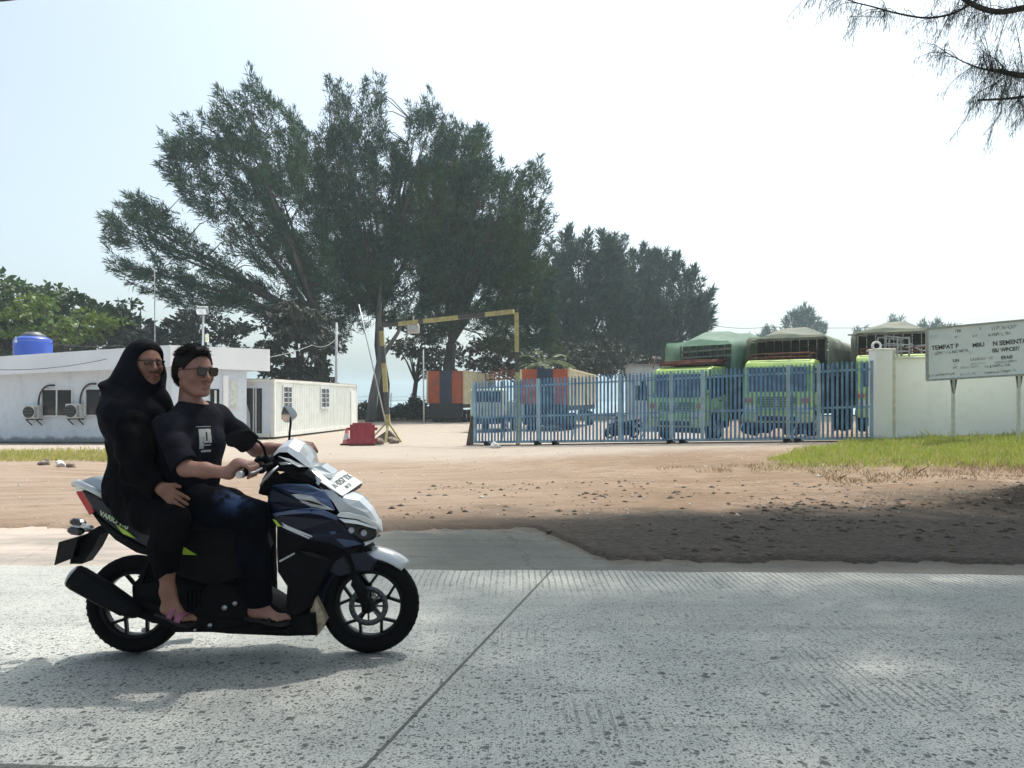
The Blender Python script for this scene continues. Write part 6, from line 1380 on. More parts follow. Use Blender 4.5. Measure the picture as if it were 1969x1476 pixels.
    hs.prism([a + d * .12 + up_ * .05 + o * .75, a + d * .12 - up_ * .028 + o, a + d * .85 - up_ * .026 + o * .9, a + d * .9 + up_ * .028 + o * .6], (0, -.012, 0)); hs.build('heat_shield', m_matte, mfl)
    sw = MB(); sw.bar(P(258, 1156, YC - .075), P(345, 1185, YC - .10), .05, .05); sw.bar(P(262, 1150, YC - .085), P(285, 1070, YC - .10), .022, .022); sw.build('swing_arm', m_matte, root)
    sh = MB(); sh.tube([P(262, 1150, YC + .10), P(300, 1055, YC + .10)], .02, 10)
    hx = [P(266 + 30 * k / 60, 1140 - 80 * k / 60, YC + .10) + Vector((.030 * math.cos(k * .9), .030 * math.sin(k * .9), 0)) for k in range(61)]; sh.tube(hx, .005, 5); sh.build('shock_absorber', m_matte, root)
    hg = MB(); 
    # rear body, tail
    tail = [(152, 940), (206, 962), (260, 990), (340, 1010), (420, 1000), (480, 1010), (500, 1060), (470, 1110), (420, 1130), (350, 1115), (300, 1080), (258, 1057), (222, 1034), (192, 1008), (170, 980)]
    solid('tail_body', tail, [.045, .09, .12, .14, .14, .13, .12, .12, .12, .12, .12, .11, .10, .085, .06], m_matte, root, .02)
    panel('tail_panel', [(158, 944), (206, 966), (250, 992), (300, 1024), (352, 1050), (330, 1062), (280, 1050), (240, 1030), (205, 1003), (176, 974)], [.062, .105, .125, .14, .145, .14, .13, .12, .10, .075], m_navyp, root, .012, .012)
    panel('lower_tail_panel', [(176, 985), (206, 1008), (240, 1034), (282, 1054), (300, 1072), (262, 1062), (222, 1038), (194, 1010)], [.075, .10, .12, .132, .13, .115, .105, .09], m_matte, root, .01, .008)
    panel('lime_flash', [(346, 1051), (356, 1053), (378, 1067), (352, 1066)], [.152, .152, .152, .152], m_lime_d, root, .004, .003); panel('lime_flash', [(222, 1008), (246, 1022), (262, 1036), (236, 1026)], [.136, .14, .146, .142], m_lime_d, root, .003, .002)
    # side lettering on the tail panel
    a = P(192, 989, YC - .117); b = P(280, 1036, YC - .158); xd = (b - a).normalized(); yd = Vector((0, -.15, 1))
    text('VARIO 160', a + Vector((0, -.006, 0)), xd, yd, .036, mat('decal_green', (.50, .62, .38), .4), 'decal', root, .001, None, .001)
    tlm = MB(); tp = [(146, 946), (156, 942), (170, 962), (181, 984), (172, 990)]; tw_ = [.03, .05, .07, .08, .06]
    near = [P(p[0], p[1], YC - w) for p, w in zip(tp, tw_)]; far = [Vector((q.x, 2 * YC - q.y, q.z)) for q in near]; n = 5
    tlm.add(near + far, [tuple(range(n)), tuple(range(2 * n - 1, n - 1, -1))] + [(i, i + n, (i + 1) % n + n, (i + 1) % n) for i in range(n)]); tlm.build('tail_light', mat('red_lens', (.42, .006, .012), .3, spec=.3), root)
    # grab rail
    gr = MB(); 
    for s in (-1, 1): gr.tube([P(206, 958, YC + s * .10), P(176, 940, YC + s * .10), P(150, 928, YC + s * .07), P(143, 930, YC + s * .03)], [.013, .016, .018, .015], 10)
    gr.tube([P(143, 931, YC - .03), P(143, 931, YC + .03)], .015, 10); gr.tube([P(174, 924, YC - .04), P(200, 935, YC - .06)], [.012, .012], 8)
    gr.prism([P(148, 926, YC - .06), P(176, 917, YC - .05), P(200, 924, YC - .06), P(206, 950, YC - .09)], (0, .14, 0)); gr.build('grab_rail', m_silver, root)
    ts_ = MB(); ts_.prism([P(144, 934, YC - .05), P(158, 938, YC - .06), P(160, 944, YC - .06), P(147, 944, YC - .04)], (0, .10, 0)); ts_.build('tail_cap', m_whitep, root)
    # seat
    solid('seat', [(200, 945), (250, 948), (330, 968), (400, 985), (470, 985), (500, 1000), (480, 1015), (400, 1012), (330, 1012), (250, 988), (208, 966)], [.08, .12, .14, .14, .11, .07, .10, .13, .14, .12, .09], mat('seat_vinyl', (.006, .006, .0065), .6, bump=.2, bscale=60, spec=.1), root, .03)
    # rear mudguard, indicators and plate
    rf = MB(); rf.prism([P(188, 1012, YC - .05), P(192, 1028, YC - .06), P(178, 1056, YC - .06), P(158, 1084, YC - .05), P(134, 1084, YC - .04), P(138, 1062, YC - .04), P(160, 1030, YC - .05)], (0, .10, 0)); rfo = rf.build('rear_mudguard', m_matte, root)
    pl = MB(); pl.prism([P(113, 1042, YC - .10), P(150, 1032, YC - .105), P(139, 1073, YC - .10), P(104, 1087, YC - .095)], (.012, .21, .004)); pl.build('number_plate', m_gloss, root)
    for s in (-1, 1):
        t = MB(); t.tube([P(176, 1014 if s > 0 else 1018, YC), P(160, 1010 if s > 0 else 1018, YC + s * .07)], .012, 8); to = t.build('indicator_stalk', m_silver, root)
        t = MB(); t.bbox(P(150, 1004, YC + s * .115) if s > 0 else P(146, 1020, YC + s * .12), (.075, .05, .04), .012, Matrix.Rotation(.15, 3, 'Y')); t.build('indicator', m_smoke, to)
    # handlebar head -----------------------------------------------------------
    GN = P(470, 909, 3.68); GF = P(584, 864, 4.31); ax = (GF - GN).normalized()
    hb = MB(); hb.tube([GN - ax * .02, P(520, 893, 3.86), P(532, 888, 4.0), P(552, 878, 4.15), GF + ax * .03], .011, 10); hb.build('handlebar', m_matte, root)
    for q, s in ((GN, 1), (GF, -1)):
        g = MB(); a = q - ax * s * .03; b = q + ax * s * .095; g.tube([a, b], .0175, 14)
        for k in range(9): g.tube([a + (b - a) * (k / 9), a + (b - a) * (k / 9 + .05)], .0188, 14)
        go = g.build('grip', m_rubber, root); g = MB(); g.tube([a - ax * s * .022, a], [.017, .019], 12); g.build('bar_end', m_alu, go)
        g = MB(); f = Vector((.045, 0, .004)); g.tube([b + Vector((.02, 0, 0)) + ax * s * .04, a + f + ax * s * .09, a + f * 1.1 + ax * s * .02, a + f * .9], [.007, .006, .006, .007], 8); g.build('brake_lever', m_alu, root)
        g = MB(); g.bbox(q + ax * s * .125 + Vector((0.01, 0, 0)), (.06, .05, .055), .012); g.build('switch_block', m_matte, root)
    g = MB(); g.bbox(P(504, 884, 3.88), (.06, .09, .05), .015, Matrix.Rotation(-.3, 3, 'Y')); g.build('brake_reservoir', m_matte, root)
    def head(name, top, mt, dz=0):
        m = MB(); vs = []
        for (px, py, w, drop) in top:
            q = P(px, py, YC - w * .55); for_ = [(-w, drop), (-w * .8, drop * .35), (-w * .42, 0), (0, -.012), (w * .42, 0), (w * .8, drop * .35), (w, drop)]
            # the head is a shade lower on the near side
            for (u, z) in for_: vs.append(Vector((q.x + u * .08, YC + u, q.z + u * .10 + w * .055 - z)))
        k = len(top); fs = [(i * 7 + j, i * 7 + j + 1, (i + 1) * 7 + j + 1, (i + 1) * 7 + j) for i in range(k - 1) for j in range(6)]
        fs += [tuple(range(7)), tuple(range((k - 1) * 7, k * 7))[::-1]]; fs += [(i * 7, (i + 1) * 7, (i + 1) * 7 + 6, i * 7 + 6) for i in range(k - 1)]
        m.add(vs, fs, 0, False); return m.build(name, mt, root)
    head('handlebar_cowl', [(532, 866, .09, .022), (545, 855, .10, .03), (561, 850, .11, .042), (580, 860, .115, .05), (593, 872, .10, .05), (601, 886, .07, .03), (603, 894, .03, .012)], m_silver)
    head('handlebar_cover', [(512, 886, .10, .05), (530, 872, .12, .075), (555, 866, .13, .095), (580, 882, .115, .09), (592, 896, .08, .07)], m_matte)
    panel('cowl_edge', [(535, 877), (556, 882), (586, 896), (598, 897), (575, 898), (556, 888)], [.115, .125, .10, .06, .12, .128], m_whitep, root, .006, .004)
    panel('cowl_facet', [(536, 889), (550, 888), (560, 892), (540, 894)], [.13, .135, .135, .13], m_alu, root, .004, .003)
    pt = MB(); pt.prism([P(556, 868, YC - .085), P(566, 862, YC - .075), P(574, 868, YC - .08), P(562, 874, YC - .09)], (0, -.004, 0)); pt.build('dial_glass', m_smoke, root)
    # cables
    cb = MB(); cb.tube([P(530, 900, 3.86), P(515, 912, 3.84), P(506, 925, 3.84), P(501, 934, 3.86)], .006, 6); cb.tube([P(535, 896, 3.86), P(522, 908, 3.83), P(512, 922, 3.84)], .005, 6); cb.build('cables', m_alu, root)
    ck = MB(); ck.tube([P(528, 905, 3.9), P(515, 925, 3.9), P(508, 950, 3.9)], .03, 8); ck.build('steering_cover', m_matte, root)
    # mirrors
    def mirror(pts, Y, stem, tilt, mt, lab=None):
        m = MB(); n = len(pts); c = sum((P(p[0], p[1], Y) for p in pts), Vector()) / n; fr = [P(p[0], p[1], Y + tilt * (p[0] - pts[0][0]) / 60) for p in pts]
        bk = [q.lerp(c, .35) + Vector((.045, -.0, .008)) for q in fr]; md = [q + Vector((.014, 0, 0)) for q in fr]
        m.add(fr + md + bk, [tuple(range(n))] + [(i, (i + 1) % n, n + (i + 1) % n, n + i) for i in range(n)] + [(n + i, n + (i + 1) % n, 2 * n + (i + 1) % n, 2 * n + i) for i in range(n)] + [tuple(range(3 * n - 1, 2 * n - 1, -1))])
        mo = m.build('mirror', mt, root, bevel=.003); s_ = MB(); s_.tube([P(*q) for q in stem], .0065, 8); s_.tube([P(*stem[-1]), P(stem[-1][0] + 1, stem[-1][1] + 10, stem[-1][2])], .013, 10); s_.build('mirror_stem', m_matte, mo)
        g = MB(); ins = [q.lerp(c, .1) + Vector((-.003, 0, 0)) for q in fr]; g.add([q for q in ins] + [q + Vector((.002, 0, 0)) for q in ins], [tuple(range(n)), tuple(range(2 * n - 1, n - 1, -1))]); g.build('mirror_glass', mat('mirror_glass' + str(pts[0][0]), (.6, .62, .65), .03, 1.0), mo)
    mirror([(430, 842), (436, 834), (452, 827), (466, 824), (480, 832), (491, 843), (486, 848), (470, 855), (450, 860), (437, 858)], 3.70, [(488, 845, 3.71), (499, 850, 3.74), (507, 860, 3.80), (511, 876, 3.85)], .03, m_matte)
    mirror([(546, 779), (553, 786), (559, 796), (560, 803), (555, 811), (547, 812), (541, 806), (541, 793)], 4.30, [(559, 801, 4.30), (559, 815, 4.30), (557, 830, 4.27), (556, 846, 4.22)], -.02, m_silver)
    # front plate on its bracket
    bk = MB(); bk.prism([P(616, 928, 3.88), P(659, 906, 4.13), P(697, 931, 4.11), P(659, 957, 3.87)], (-.01, 0, -.015)); bk.prism([P(640, 930, 3.97), P(650, 926, 4.03), P(676, 944, 4.03), P(664, 950, 3.97)], (-.03, 0, -.06)); bk.build('plate_bracket', m_gloss, root)
    c4 = [P(616, 925, 3.87), P(659, 903, 4.13), P(697, 927, 4.12), P(659, 953, 3.86)]; pm = MB(); nrm = (c4[1] - c4[0]).cross(c4[3] - c4[0]).normalized(); nrm = nrm if nrm.z > 0 else -nrm
    pm.prism(c4, nrm * -.004); po = pm.build('number_plate', m_whitep, root, bevel=.001)
    xd = (c4[2] - c4[3]); yd = (c4[0] - c4[3]); ink = mat('plate_ink', (.16, .19, .18), .5)
    text('A 4257 TX', c4[3] + xd * .10 + yd * .42 + nrm * .002, xd, yd, .050, ink, 'plate_number', po, .0008, None, .001); text('08 27', c4[3] + xd * .36 + yd * .14 + nrm * .002, xd, yd, .030, ink, 'plate_date', po, .0008)
    vis = MB(); vis.prism([P(592, 903, YC - .06), P(600, 897, YC - .055), P(618, 896, YC - .05), P(640, 911, YC - .05), P(636, 920, YC - .07), P(612, 912, YC - .08)], (0, .12, .008)); vis.build('fly_screen', m_silver, root)
    return root
scooter = make_scooter()

# ------------------------------------------------------------------ the two riders
def skinmat(name, c, c2):
    m, t, b = newmat(name); tc = N(t, 'ShaderNodeTexCoord').outputs['Object']
    t.links.new(MIX(t, RG(t, NOISE(t, tc, 9, 4), .35, .65), c, c2), b.inputs['Base Color']); b.inputs['Roughness'].default_value = .5
    b.inputs['Subsurface Weight'].default_value = .08; b.inputs['Subsurface Radius'].default_value = (.02, .008, .004); b.inputs['Specular IOR Level'].default_value = .4; BUMP(t, b, NOISE(t, tc, 120, 3), .12, .002); return m
m_skin1 = skinmat('skin_tan', (.27, .135, .10), (.21, .10, .072)); m_skin2 = skinmat('skin_brown', (.22, .105, .068), (.17, .078, .05))
def cloth(name, c, c2, rough=.85, sc=5, b1=.5, weave=True):
    m, t, b = newmat(name); tc = N(t, 'ShaderNodeTexCoord').outputs['Object']
    t.links.new(MIX(t, RG(t, NOISE(t, tc, sc, 4), .4, .62), c, c2), b.inputs['Base Color']); b.inputs['Roughness'].default_value = rough; b.inputs['Specular IOR Level'].default_value = .04
    BUMP(t, b, MA(t, 'ADD', NOISE(t, tc, 14, 3, .5, (1, 1, .6)), MA(t, 'MULTIPLY', NOISE(t, tc, 400, 2), .04)), b1, .03); return m
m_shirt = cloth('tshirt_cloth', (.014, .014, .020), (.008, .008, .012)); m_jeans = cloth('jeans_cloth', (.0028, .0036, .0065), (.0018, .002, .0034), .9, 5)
m_blackc = cloth('black_cloth', (.0035, .0035, .0045), (.002, .002, .0028), .9); m_hijab = cloth('hijab_cloth', (.005, .0055, .009), (.003, .003, .005), .7, 4, .35)
m_hair = mat('black_hair', (.006, .0045, .004), .6, spec=.15, var=.4, scale=30, bump=.5, bscale=120, stretch=(1, 1, .25))
m_inner = cloth('grey_purple_cloth', (.055, .048, .060), (.04, .035, .045))
def Rz(a): c, s = math.cos(a), math.sin(a); return np.array([[c, -s, 0], [s, c, 0], [0, 0, 1]])
def Ry(a): c, s = math.cos(a), math.sin(a); return np.array([[c, 0, s], [0, 1, 0], [-s, 0, c]])
class Frame:
    def __init__(s, o, R, k): s.o = np.array(o, float); s.R = R; s.k = k
    def p(s, x, y, z): return s.o + s.R @ (np.array([x, y, z]) * s.k)
    def d(s, x, y, z): return s.R @ np.array([x, y, z], float)
def add_head(f, fr, female=False, open_mouth=False):
    k = fr.k; E = lambda c, r, kk=.02: f.ell(fr.p(*c), [q * k for q in r], fr.R, kk * k); C = lambda a, b, ra, rb, kk=.012: f.cap(fr.p(*a), fr.p(*b), ra * k, rb * k, kk * k)
    f.uni(); E((-.014, 0, .036), (.098, .075, .090)); E((.020, 0, -.012), (.070, .064, .092), .03); E((.026, 0, -.070), (.058, .052, .044), .03); E((.076, 0, -.104), (.020, .023, .017), .03)
    C((-.01, .056, -.055), (.058, .030, -.098), .016, .014, .03); C((-.01, -.056, -.055), (.058, -.030, -.098), .016, .014, .03)
    for s in (-1, 1):
        E((.058, s * .042, -.022), (.026, .022, .024), .03); C((.080, s * .012, .026), (.070, s * .048, .024), .011, .009, .015)
        f.sub(); E((.096, s * .032, .006), (.014, .017, .012), .018); f.uni(); E((.074, s * .032, .004), (.016, .016, .014), .004)
        E((-.004, s * .072, -.004), (.021, .013, .034), .006); f.sub(); E((.003, s * .086, .0), (.010, .006, .019), .006); f.uni()
        E((.099, s * .014, -.036), (.011, .010, .009), .008)
    C((.088, 0, .012), (.115, 0, -.028), .0085, .0125, .014); f.sub(); 
    for s in (-1, 1): E((.106, s * .008, -.045), (.006, .004, .005), .004)
    f.uni()
    C((.094, -.020, -.064), (.098, .0, -.061), .0055, .0075, .008); C((.094, .020, -.064), (.098, .0, -.061), .0055, .0075, .008); C((.090, -.016, -.076), (.094, .0, -.077), .006, .0085, .008); C((.090, .016, -.076), (.094, .0, -.077), .006, .0085, .008)
    f.sub(); C((.103, -.020, -.0695), (.103, .020, -.0695), .0028, .0028, .003); f.uni()
def fingers(f, roots, ends_list, r=.0088):
    for ch in ends_list: f.chain(ch, [r * 1.02, r, r * .92, r * .8][:len(ch)], .004)
def gripping(f, c, axis, s, back, k=1.0, curl=1.0, wrist=None):
    """hand wrapped round a bar: c bar point under the palm, axis unit along the bar from little finger to thumb"""
    c = np.array(c); ax = np.array(axis); X = np.array(back) * -1; X = unit(X - ax * (X @ ax)); Z = np.cross(ax, X); Z = Z if Z[2] > 0 else -Z
    pt = lambda a, r, t: c + (X * math.cos(a) + Z * math.sin(a)) * r * k + ax * t * k
    f.ecap(pt(2.55, .068, .0), pt(1.55, .036, .0), (.036 * k, .017 * k), (.041 * k, .015 * k), ax, .02)
    if wrist is not None: f.cap(wrist, pt(2.5, .060, .0), .026 * k, .026 * k, .03)
    for i, (t, ln) in enumerate(((-.034, .85), (-.011, 1.0), (.012, 1.02), (.034, .93))):
        if curl >= 1: ch = [pt(1.45, .038, t), pt(.62, .036, t), pt(-.15, .032, t * 1.02), pt(-1.0, .029, t)]
        else: ch = [pt(1.45, .038, t), c + X * .048 + Z * .034 + ax * t * 1.05, c + X * (.072 * ln) + Z * .016 + ax * t * 1.1, c + X * (.088 * ln) - Z * .006 + ax * t * 1.15]
        f.chain(ch, [.0105 * k, .0100 * k, .0092 * k, .0080 * k], .004)
    f.chain([pt(2.6, .048, .030), pt(2.9, .040, .052), pt(-2.6, .032, .060), pt(-1.9, .028, .058)], [.013 * k, .0115 * k, .0105 * k, .009 * k], .008)
def foot(f, ankle, heel, toe, k=1.0, side=(0, 1, 0), r=.01):
    ankle, heel, toe = map(np.array, (ankle, heel, toe)); d = unit(toe - heel); u = unit(np.array(side) - d * (np.array(side) @ d)); n = np.cross(d, u); n = n if n[2] > 0 else -n; L = np.linalg.norm(toe - heel)
    f.cap(ankle, heel + d * .02 + n * .02, .036 * k, .032 * k, .02); f.ecap(heel + n * .012, heel + d * L * .72 + n * .004, (.030 * k, .026 * k), (.042 * k, .014 * k), u, .03); f.cap(ankle - n * .01, heel + d * L * .55 + n * .012, .030 * k, .016 * k, .03)
    for i in range(5):
        w = (-.034 + .017 * i) * k; ln = L * (1.0 - .035 * i) ; rr = (.0125 if i == 0 else .0088 - .0006 * i) * k
        f.chain([heel + d * L * .72 + u * w * .95, heel + d * (L * .88) * (1 - .03 * i) + u * w + n * .003, heel + d * ln + u * w * 1.02 - n * .003], [rr * 1.1, rr, rr], .005)

def rider_man():
    hipN, hipF = A3(352, 962, 3.90), A3(372, 958, 4.10); pel = A3(350, 950, 4.0); belly = A3(366, 905, 4.0); chest = A3(372, 848, 4.0); nb = A3(374, 790, 4.0)
    shN, shF = A3(323, 821, 3.825), A3(418, 802, 4.185); elN, wrN = A3(357, 900, 3.74), A3(440, 909, 3.69); elF, wrF = A3(492, 864, 4.36), A3(560, 862, 4.33)
    kn, an_ = A3(484, 992, 3.83), A3(497, 1150, 3.86); heel, toe = A3(487, 1180, 3.86), A3(549, 1190, 3.83); knF, anF = A3(502, 992, 4.17), A3(508, 1150, 4.14); heelF, toeF = A3(500, 1180, 4.14), A3(556, 1188, 4.15)
    fr = Frame(A3(374, 716, 3.99), Rz(-.58) @ Ry(.04), 1.0)
    GN = np.array(P(470, 909, 3.68)); GF = np.array(P(584, 864, 4.31)); ax = unit(GF - GN)
    sh_u = unit(shF - shN)
    root = empty('person', tuple(pel), 0, 'person in a dark T-shirt, jeans and sunglasses gripping the scooter handlebar', 'person')
    lo, hi = bounds([shN, shF, fr.p(0, 0, .1), toe, toeF, pel, GN, GF], .17); lo[2] = .05
    f = Field(lo, hi, .005)
    def torso(f, g=0.0):
        f.ell(pel, (.15 + g, .165 + g, .13 + g), k=.05); f.ecap(pel, belly, (.155 + g, .115 + g), (.15 + g, .115 + g), (0, 1, 0), .05); f.ecap(belly, chest, (.15 + g, .115 + g), (.168 + g, .115 + g), sh_u, .06); f.ecap(chest, nb, (.165 + g, .105 + g), (.09 + g, .065 + g), sh_u, .07)
        for s_ in (shN, shF): f.cap(chest * .35 + nb * .65, s_, .072 + g, .046 + g, .05); f.cap(nb - [0, 0, .040], s_, .058 + g, .040 + g, .06)
    def legs(f, g=0.0, gk=1.0):
        f.chain([hipN, (hipN + kn) / 2 + [0, -.01, .0], kn], [.095 + g, .082 + g, .062 + g * 1.3], .04); f.chain([kn, kn * .65 + an_ * .35 + [-.012, 0, 0], an_], [.062 + g * 1.3, .055 + g * 1.9, .037 + g * 2.6], .03)
        f.chain([hipF, (hipF + knF) / 2, knF], [.095 + g, .08 + g, .062 + g], .04); f.chain([knF, anF], [.060 + g * 1.3, .038 + g * 2.6], .03)
    torso(f); legs(f); f.uni(); f.cap(nb - [.03, 0, .02], fr.p(-.032, 0, -.040), .056, .050, .03); add_head(f, fr)
    f.chain([shN, elN * .5 + shN * .5, elN], [.046, .041, .037], .03); f.chain([elN, elN * .55 + wrN * .45, wrN], [.039, .036, .025], .02); f.chain([shF, (shF + elF) / 2, elF], [.055, .047, .041], .03); f.chain([elF, elF * .6 + wrF * .4, wrF], [.038, .035, .025], .02)
    gripping(f, GN + ax * .035, ax, 1, (-1, 0, -.05), 1.0, 1, wrN); gripping(f, GF - ax * .035, -ax, 1, (-1, 0, 0), 1.0, .5, wrF)
    foot(f, an_, heel, toe, 1.0, (0, -1, 0)); foot(f, anF, heelF, toeF, 1.0, (0, 1, 0))
    link('body', f.mesh('body'), m_skin1, root, smooth=True); root['n'] = 0; del root['n']
    # T-shirt
    g = Field(bounds([shN, shF, elN, elF, pel], .2)[0], bounds([shN, shF, elN, elF, pel], .2)[1], .0055)
    torso(g, .009); g.chain([shN, (shN + elN) / 2, elN + (elN - shN) * .05], [.055, .056, .068], .035); g.chain([shF, (shF + elF) / 2, elF], [.062, .060, .066], .035)
    g.cap(chest + [-.02, -.05, -.1], belly + [-.02, -.08, -.02], .10, .10, .05)
    g.disp(.0030, [(30, 12, 22, 0, 1), (-14, 20, 38, 1, .8), (46, -10, -26, 2, .6)])
    dN = unit(elN - shN); g.cut(elN - dN * .015, dN + [.25, 0, 0], elN + dN * .06, .13); dF = unit(elF - shF); g.cut(elF - dF * .055, dF, elF + dF * .03, .13)
    g.cut(A3(360, 948, 4), (-.10, 0, -1), pel - [0, 0, .1], .26); g.uni(); g.sub(); g.cap(fr.p(-.03, 0, -.05), nb + [-.005, 0, .005], .062, .062, .012); g.uni(); g.cut(nb + [0, 0, .035], (.30, 0, 1), nb + [0, 0, .12], .11)
    # print on the chest: pale block with a dark bar in it
    t = m_shirt.node_tree; b = t.nodes['Principled BSDF']; tc = N(t, 'ShaderNodeTexCoord').outputs['Object']; off = worldloc(root); sp = N(t, 'ShaderNodeSeparateXYZ'); t.links.new(tc, sp.inputs[0])
    pc = A3(398, 844, 3.88) - np.array(off); h_ = unit(np.array([.75, .66, 0])); u = MA(t, 'ADD', MA(t, 'ADD', MA(t, 'MULTIPLY', sp.outputs[0], float(h_[0])), MA(t, 'MULTIPLY', sp.outputs[1], float(h_[1]))), -float(h_ @ pc)); v = MA(t, 'SUBTRACT', sp.outputs[2], float(pc[2]))
    front = MA(t, 'GREATER_THAN', MA(t, 'SUBTRACT', MA(t, 'MULTIPLY', sp.outputs[0], .9), MA(t, 'MULTIPLY', sp.outputs[1], .2)), float(.9 * (chest[0] - off[0]) - .2 * (chest[1] - off[1]) + .02))
    def rect(u0, u1, v0, v1): return MA(t, 'MULTIPLY', MA(t, 'MULTIPLY', MA(t, 'GREATER_THAN', u, u0), MA(t, 'LESS_THAN', u, u1)), MA(t, 'MULTIPLY', MA(t, 'GREATER_THAN', v, v0), MA(t, 'LESS_THAN', v, v1)))
    mk = MA(t, 'MAXIMUM', rect(-.032, .036, -.020, .050), rect(-.032, -.008, -.048, -.01)); mk = MA(t, 'MAXIMUM', mk, rect(-.022, .034, -.066, -.055)); mk = MA(t, 'MAXIMUM', mk, rect(-.044, .04, .060, .063)); mk = MA(t, 'MAXIMUM', mk, rect(-.006, .03, -.034, -.028))
    mk = MA(t, 'MULTIPLY', mk, MA(t, 'SUBTRACT', 1.0, rect(.004, .013, -.010, .034))); mk = MA(t, 'MULTIPLY', MA(t, 'MULTIPLY', mk, front), RG(t, NOISE(t, tc, 60, 3), .3, .5, .45, .9))
    old = b.inputs['Base Color'].links[0].from_socket; t.links.new(MIX(t, mk, old, (.42, .42, .40)), b.inputs['Base Color'])
    link('tshirt', g.mesh('tshirt'), m_shirt, root, smooth=True)
    # jeans
    lo, hi = bounds([pel, kn, an_, knF, anF], .2); g = Field(lo, hi, .006); g.ell(pel - [0, 0, .0], (.168, .180, .140), k=.05); legs(g, .012); g.disp(.0032, [(16, 10, 42, 0, 1), (34, 12, -16, 2, .8), (8, -30, 60, 1, .5)])
    for a, q in ((an_, kn), (anF, knF)): d = unit(a - q); g.cut(a + d * .035, d, a + d * .12, .13)
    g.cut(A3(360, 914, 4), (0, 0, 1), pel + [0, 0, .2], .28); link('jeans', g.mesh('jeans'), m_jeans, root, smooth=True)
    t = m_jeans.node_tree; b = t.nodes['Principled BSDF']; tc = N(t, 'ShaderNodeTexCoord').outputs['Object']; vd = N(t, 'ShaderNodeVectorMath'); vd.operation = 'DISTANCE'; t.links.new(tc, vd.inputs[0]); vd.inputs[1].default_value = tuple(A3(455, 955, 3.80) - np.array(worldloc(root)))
    thigh_blue = MA(t, 'MULTIPLY', RG(t, vd.outputs['Value'], .13, .02), RG(t, NOISE(t, tc, 16, 4, .6), .35, .6)); old = b.inputs['Base Color'].links[0].from_socket; t.links.new(MIX(t, thigh_blue, old, (.026, .045, .10)), b.inputs['Base Color'])  # bluer, lighter patch around the top of the near thigh
    # hair
    g = Field(fr.p(0, 0, 0) - .2, fr.p(0, 0, 0) + .2, .004); k_ = 1.0; g.ell(fr.p(-.018, 0, .046), (.103, .083, .096), fr.R, .02); g.ell(fr.p(.036, -.010, .110), (.046, .052, .024), fr.R, .03); g.ell(fr.p(-.052, 0, -.004), (.066, .076, .072), fr.R, .03); g.ell(fr.p(-.020, 0, .016), (.082, .082, .07), fr.R, .02)
    g.cut(fr.p(.070, 0, .090), fr.d(1.0, 0, -.66), fr.p(.10, 0, .0), .16); g.cut(fr.p(.018, 0, -.020), fr.d(.42, 0, -1), fr.p(-.02, 0, -.18), .20)
    g.disp(.0018, [(60, 20, 10, 0, 1), (10, 90, 30, 1, .8), (80, -60, 20, 2, .6)])
    for s in (-1, 1): g.sub(); g.ell(fr.p(.000, s * .084, -.008), (.026, .018, .036), fr.R, .006); g.uni()
    hm = g.mesh('hair'); nv = len(hm.vertices); co_ = np.empty(nv * 3, np.float32); hm.vertices.foreach_get('co', co_); co_ = co_.reshape(-1, 3); no_ = np.empty(nv * 3, np.float32); hm.vertices.foreach_get('normal', no_); no_ = no_.reshape(-1, 3)
    r_ = np.random.default_rng(9); ii = r_.integers(0, nv, 8500); comb = fr.d(-.55, .35, -.25); top = ((co_[ii] - fr.o) @ fr.R)[:, 2] > .085; dd = unit(no_[ii] * np.where(top, .16, .20)[:, None] + comb * .9 + np.where(top[:, None], fr.d(.35, -.5, .12), fr.d(0, 0, -.45)) + r_.normal(0, .16, (len(ii), 3)))
    V, Q = strips(co_[ii] - no_[ii] * .002, dd, r_.uniform(.012, .024, len(ii)), r_.uniform(.0022, .0038, len(ii)), 3); fq = np.empty(len(hm.polygons) * 4, np.int32); hm.polygons.foreach_get('vertices', fq)
    link('hair', npmesh('hair', np.concatenate([co_, V]), np.concatenate([fq.reshape(-1, 4), Q + nv])), m_hair, root, smooth=True)
    for s in (-1, 1):
        m = MB(); m.tube([tuple(fr.p(.087, s * .014, .029)), tuple(fr.p(.084, s * .030, .033)), tuple(fr.p(.070, s * .050, .029))], [.003, .004, .002], 6); m.build('eyebrow', m_hair, root)
    # lips
    m = MB(); m.tube([tuple(fr.p(.1025, y, -.0625 + .002 * (abs(y) < .01))) for y in (-.022, -.011, 0, .011, .022)], [.0015, .0036, .0042, .0036, .0015], 8); m.tube([tuple(fr.p(.0990, y, -.077)) for y in (-.019, -.010, 0, .010, .019)], [.0015, .0042, .0048, .0042, .0015], 8); m.build('lips', mat('lip', (.28, .10, .085), .45), root)
    glasses(fr, root, True); sandals([(an_, heel, toe, (0, -1, 0)), (anF, heelF, toeF, (0, 1, 0))], root, m_black, thong=True)
    return root
def clear_lens():
    m = bpy.data.materials.get('clear_lens')
    if m is None: m = mat('clear_lens', (.05, .04, .04), .08, spec=.8); m.node_tree.nodes['Principled BSDF'].inputs['Alpha'].default_value = .25
    return m
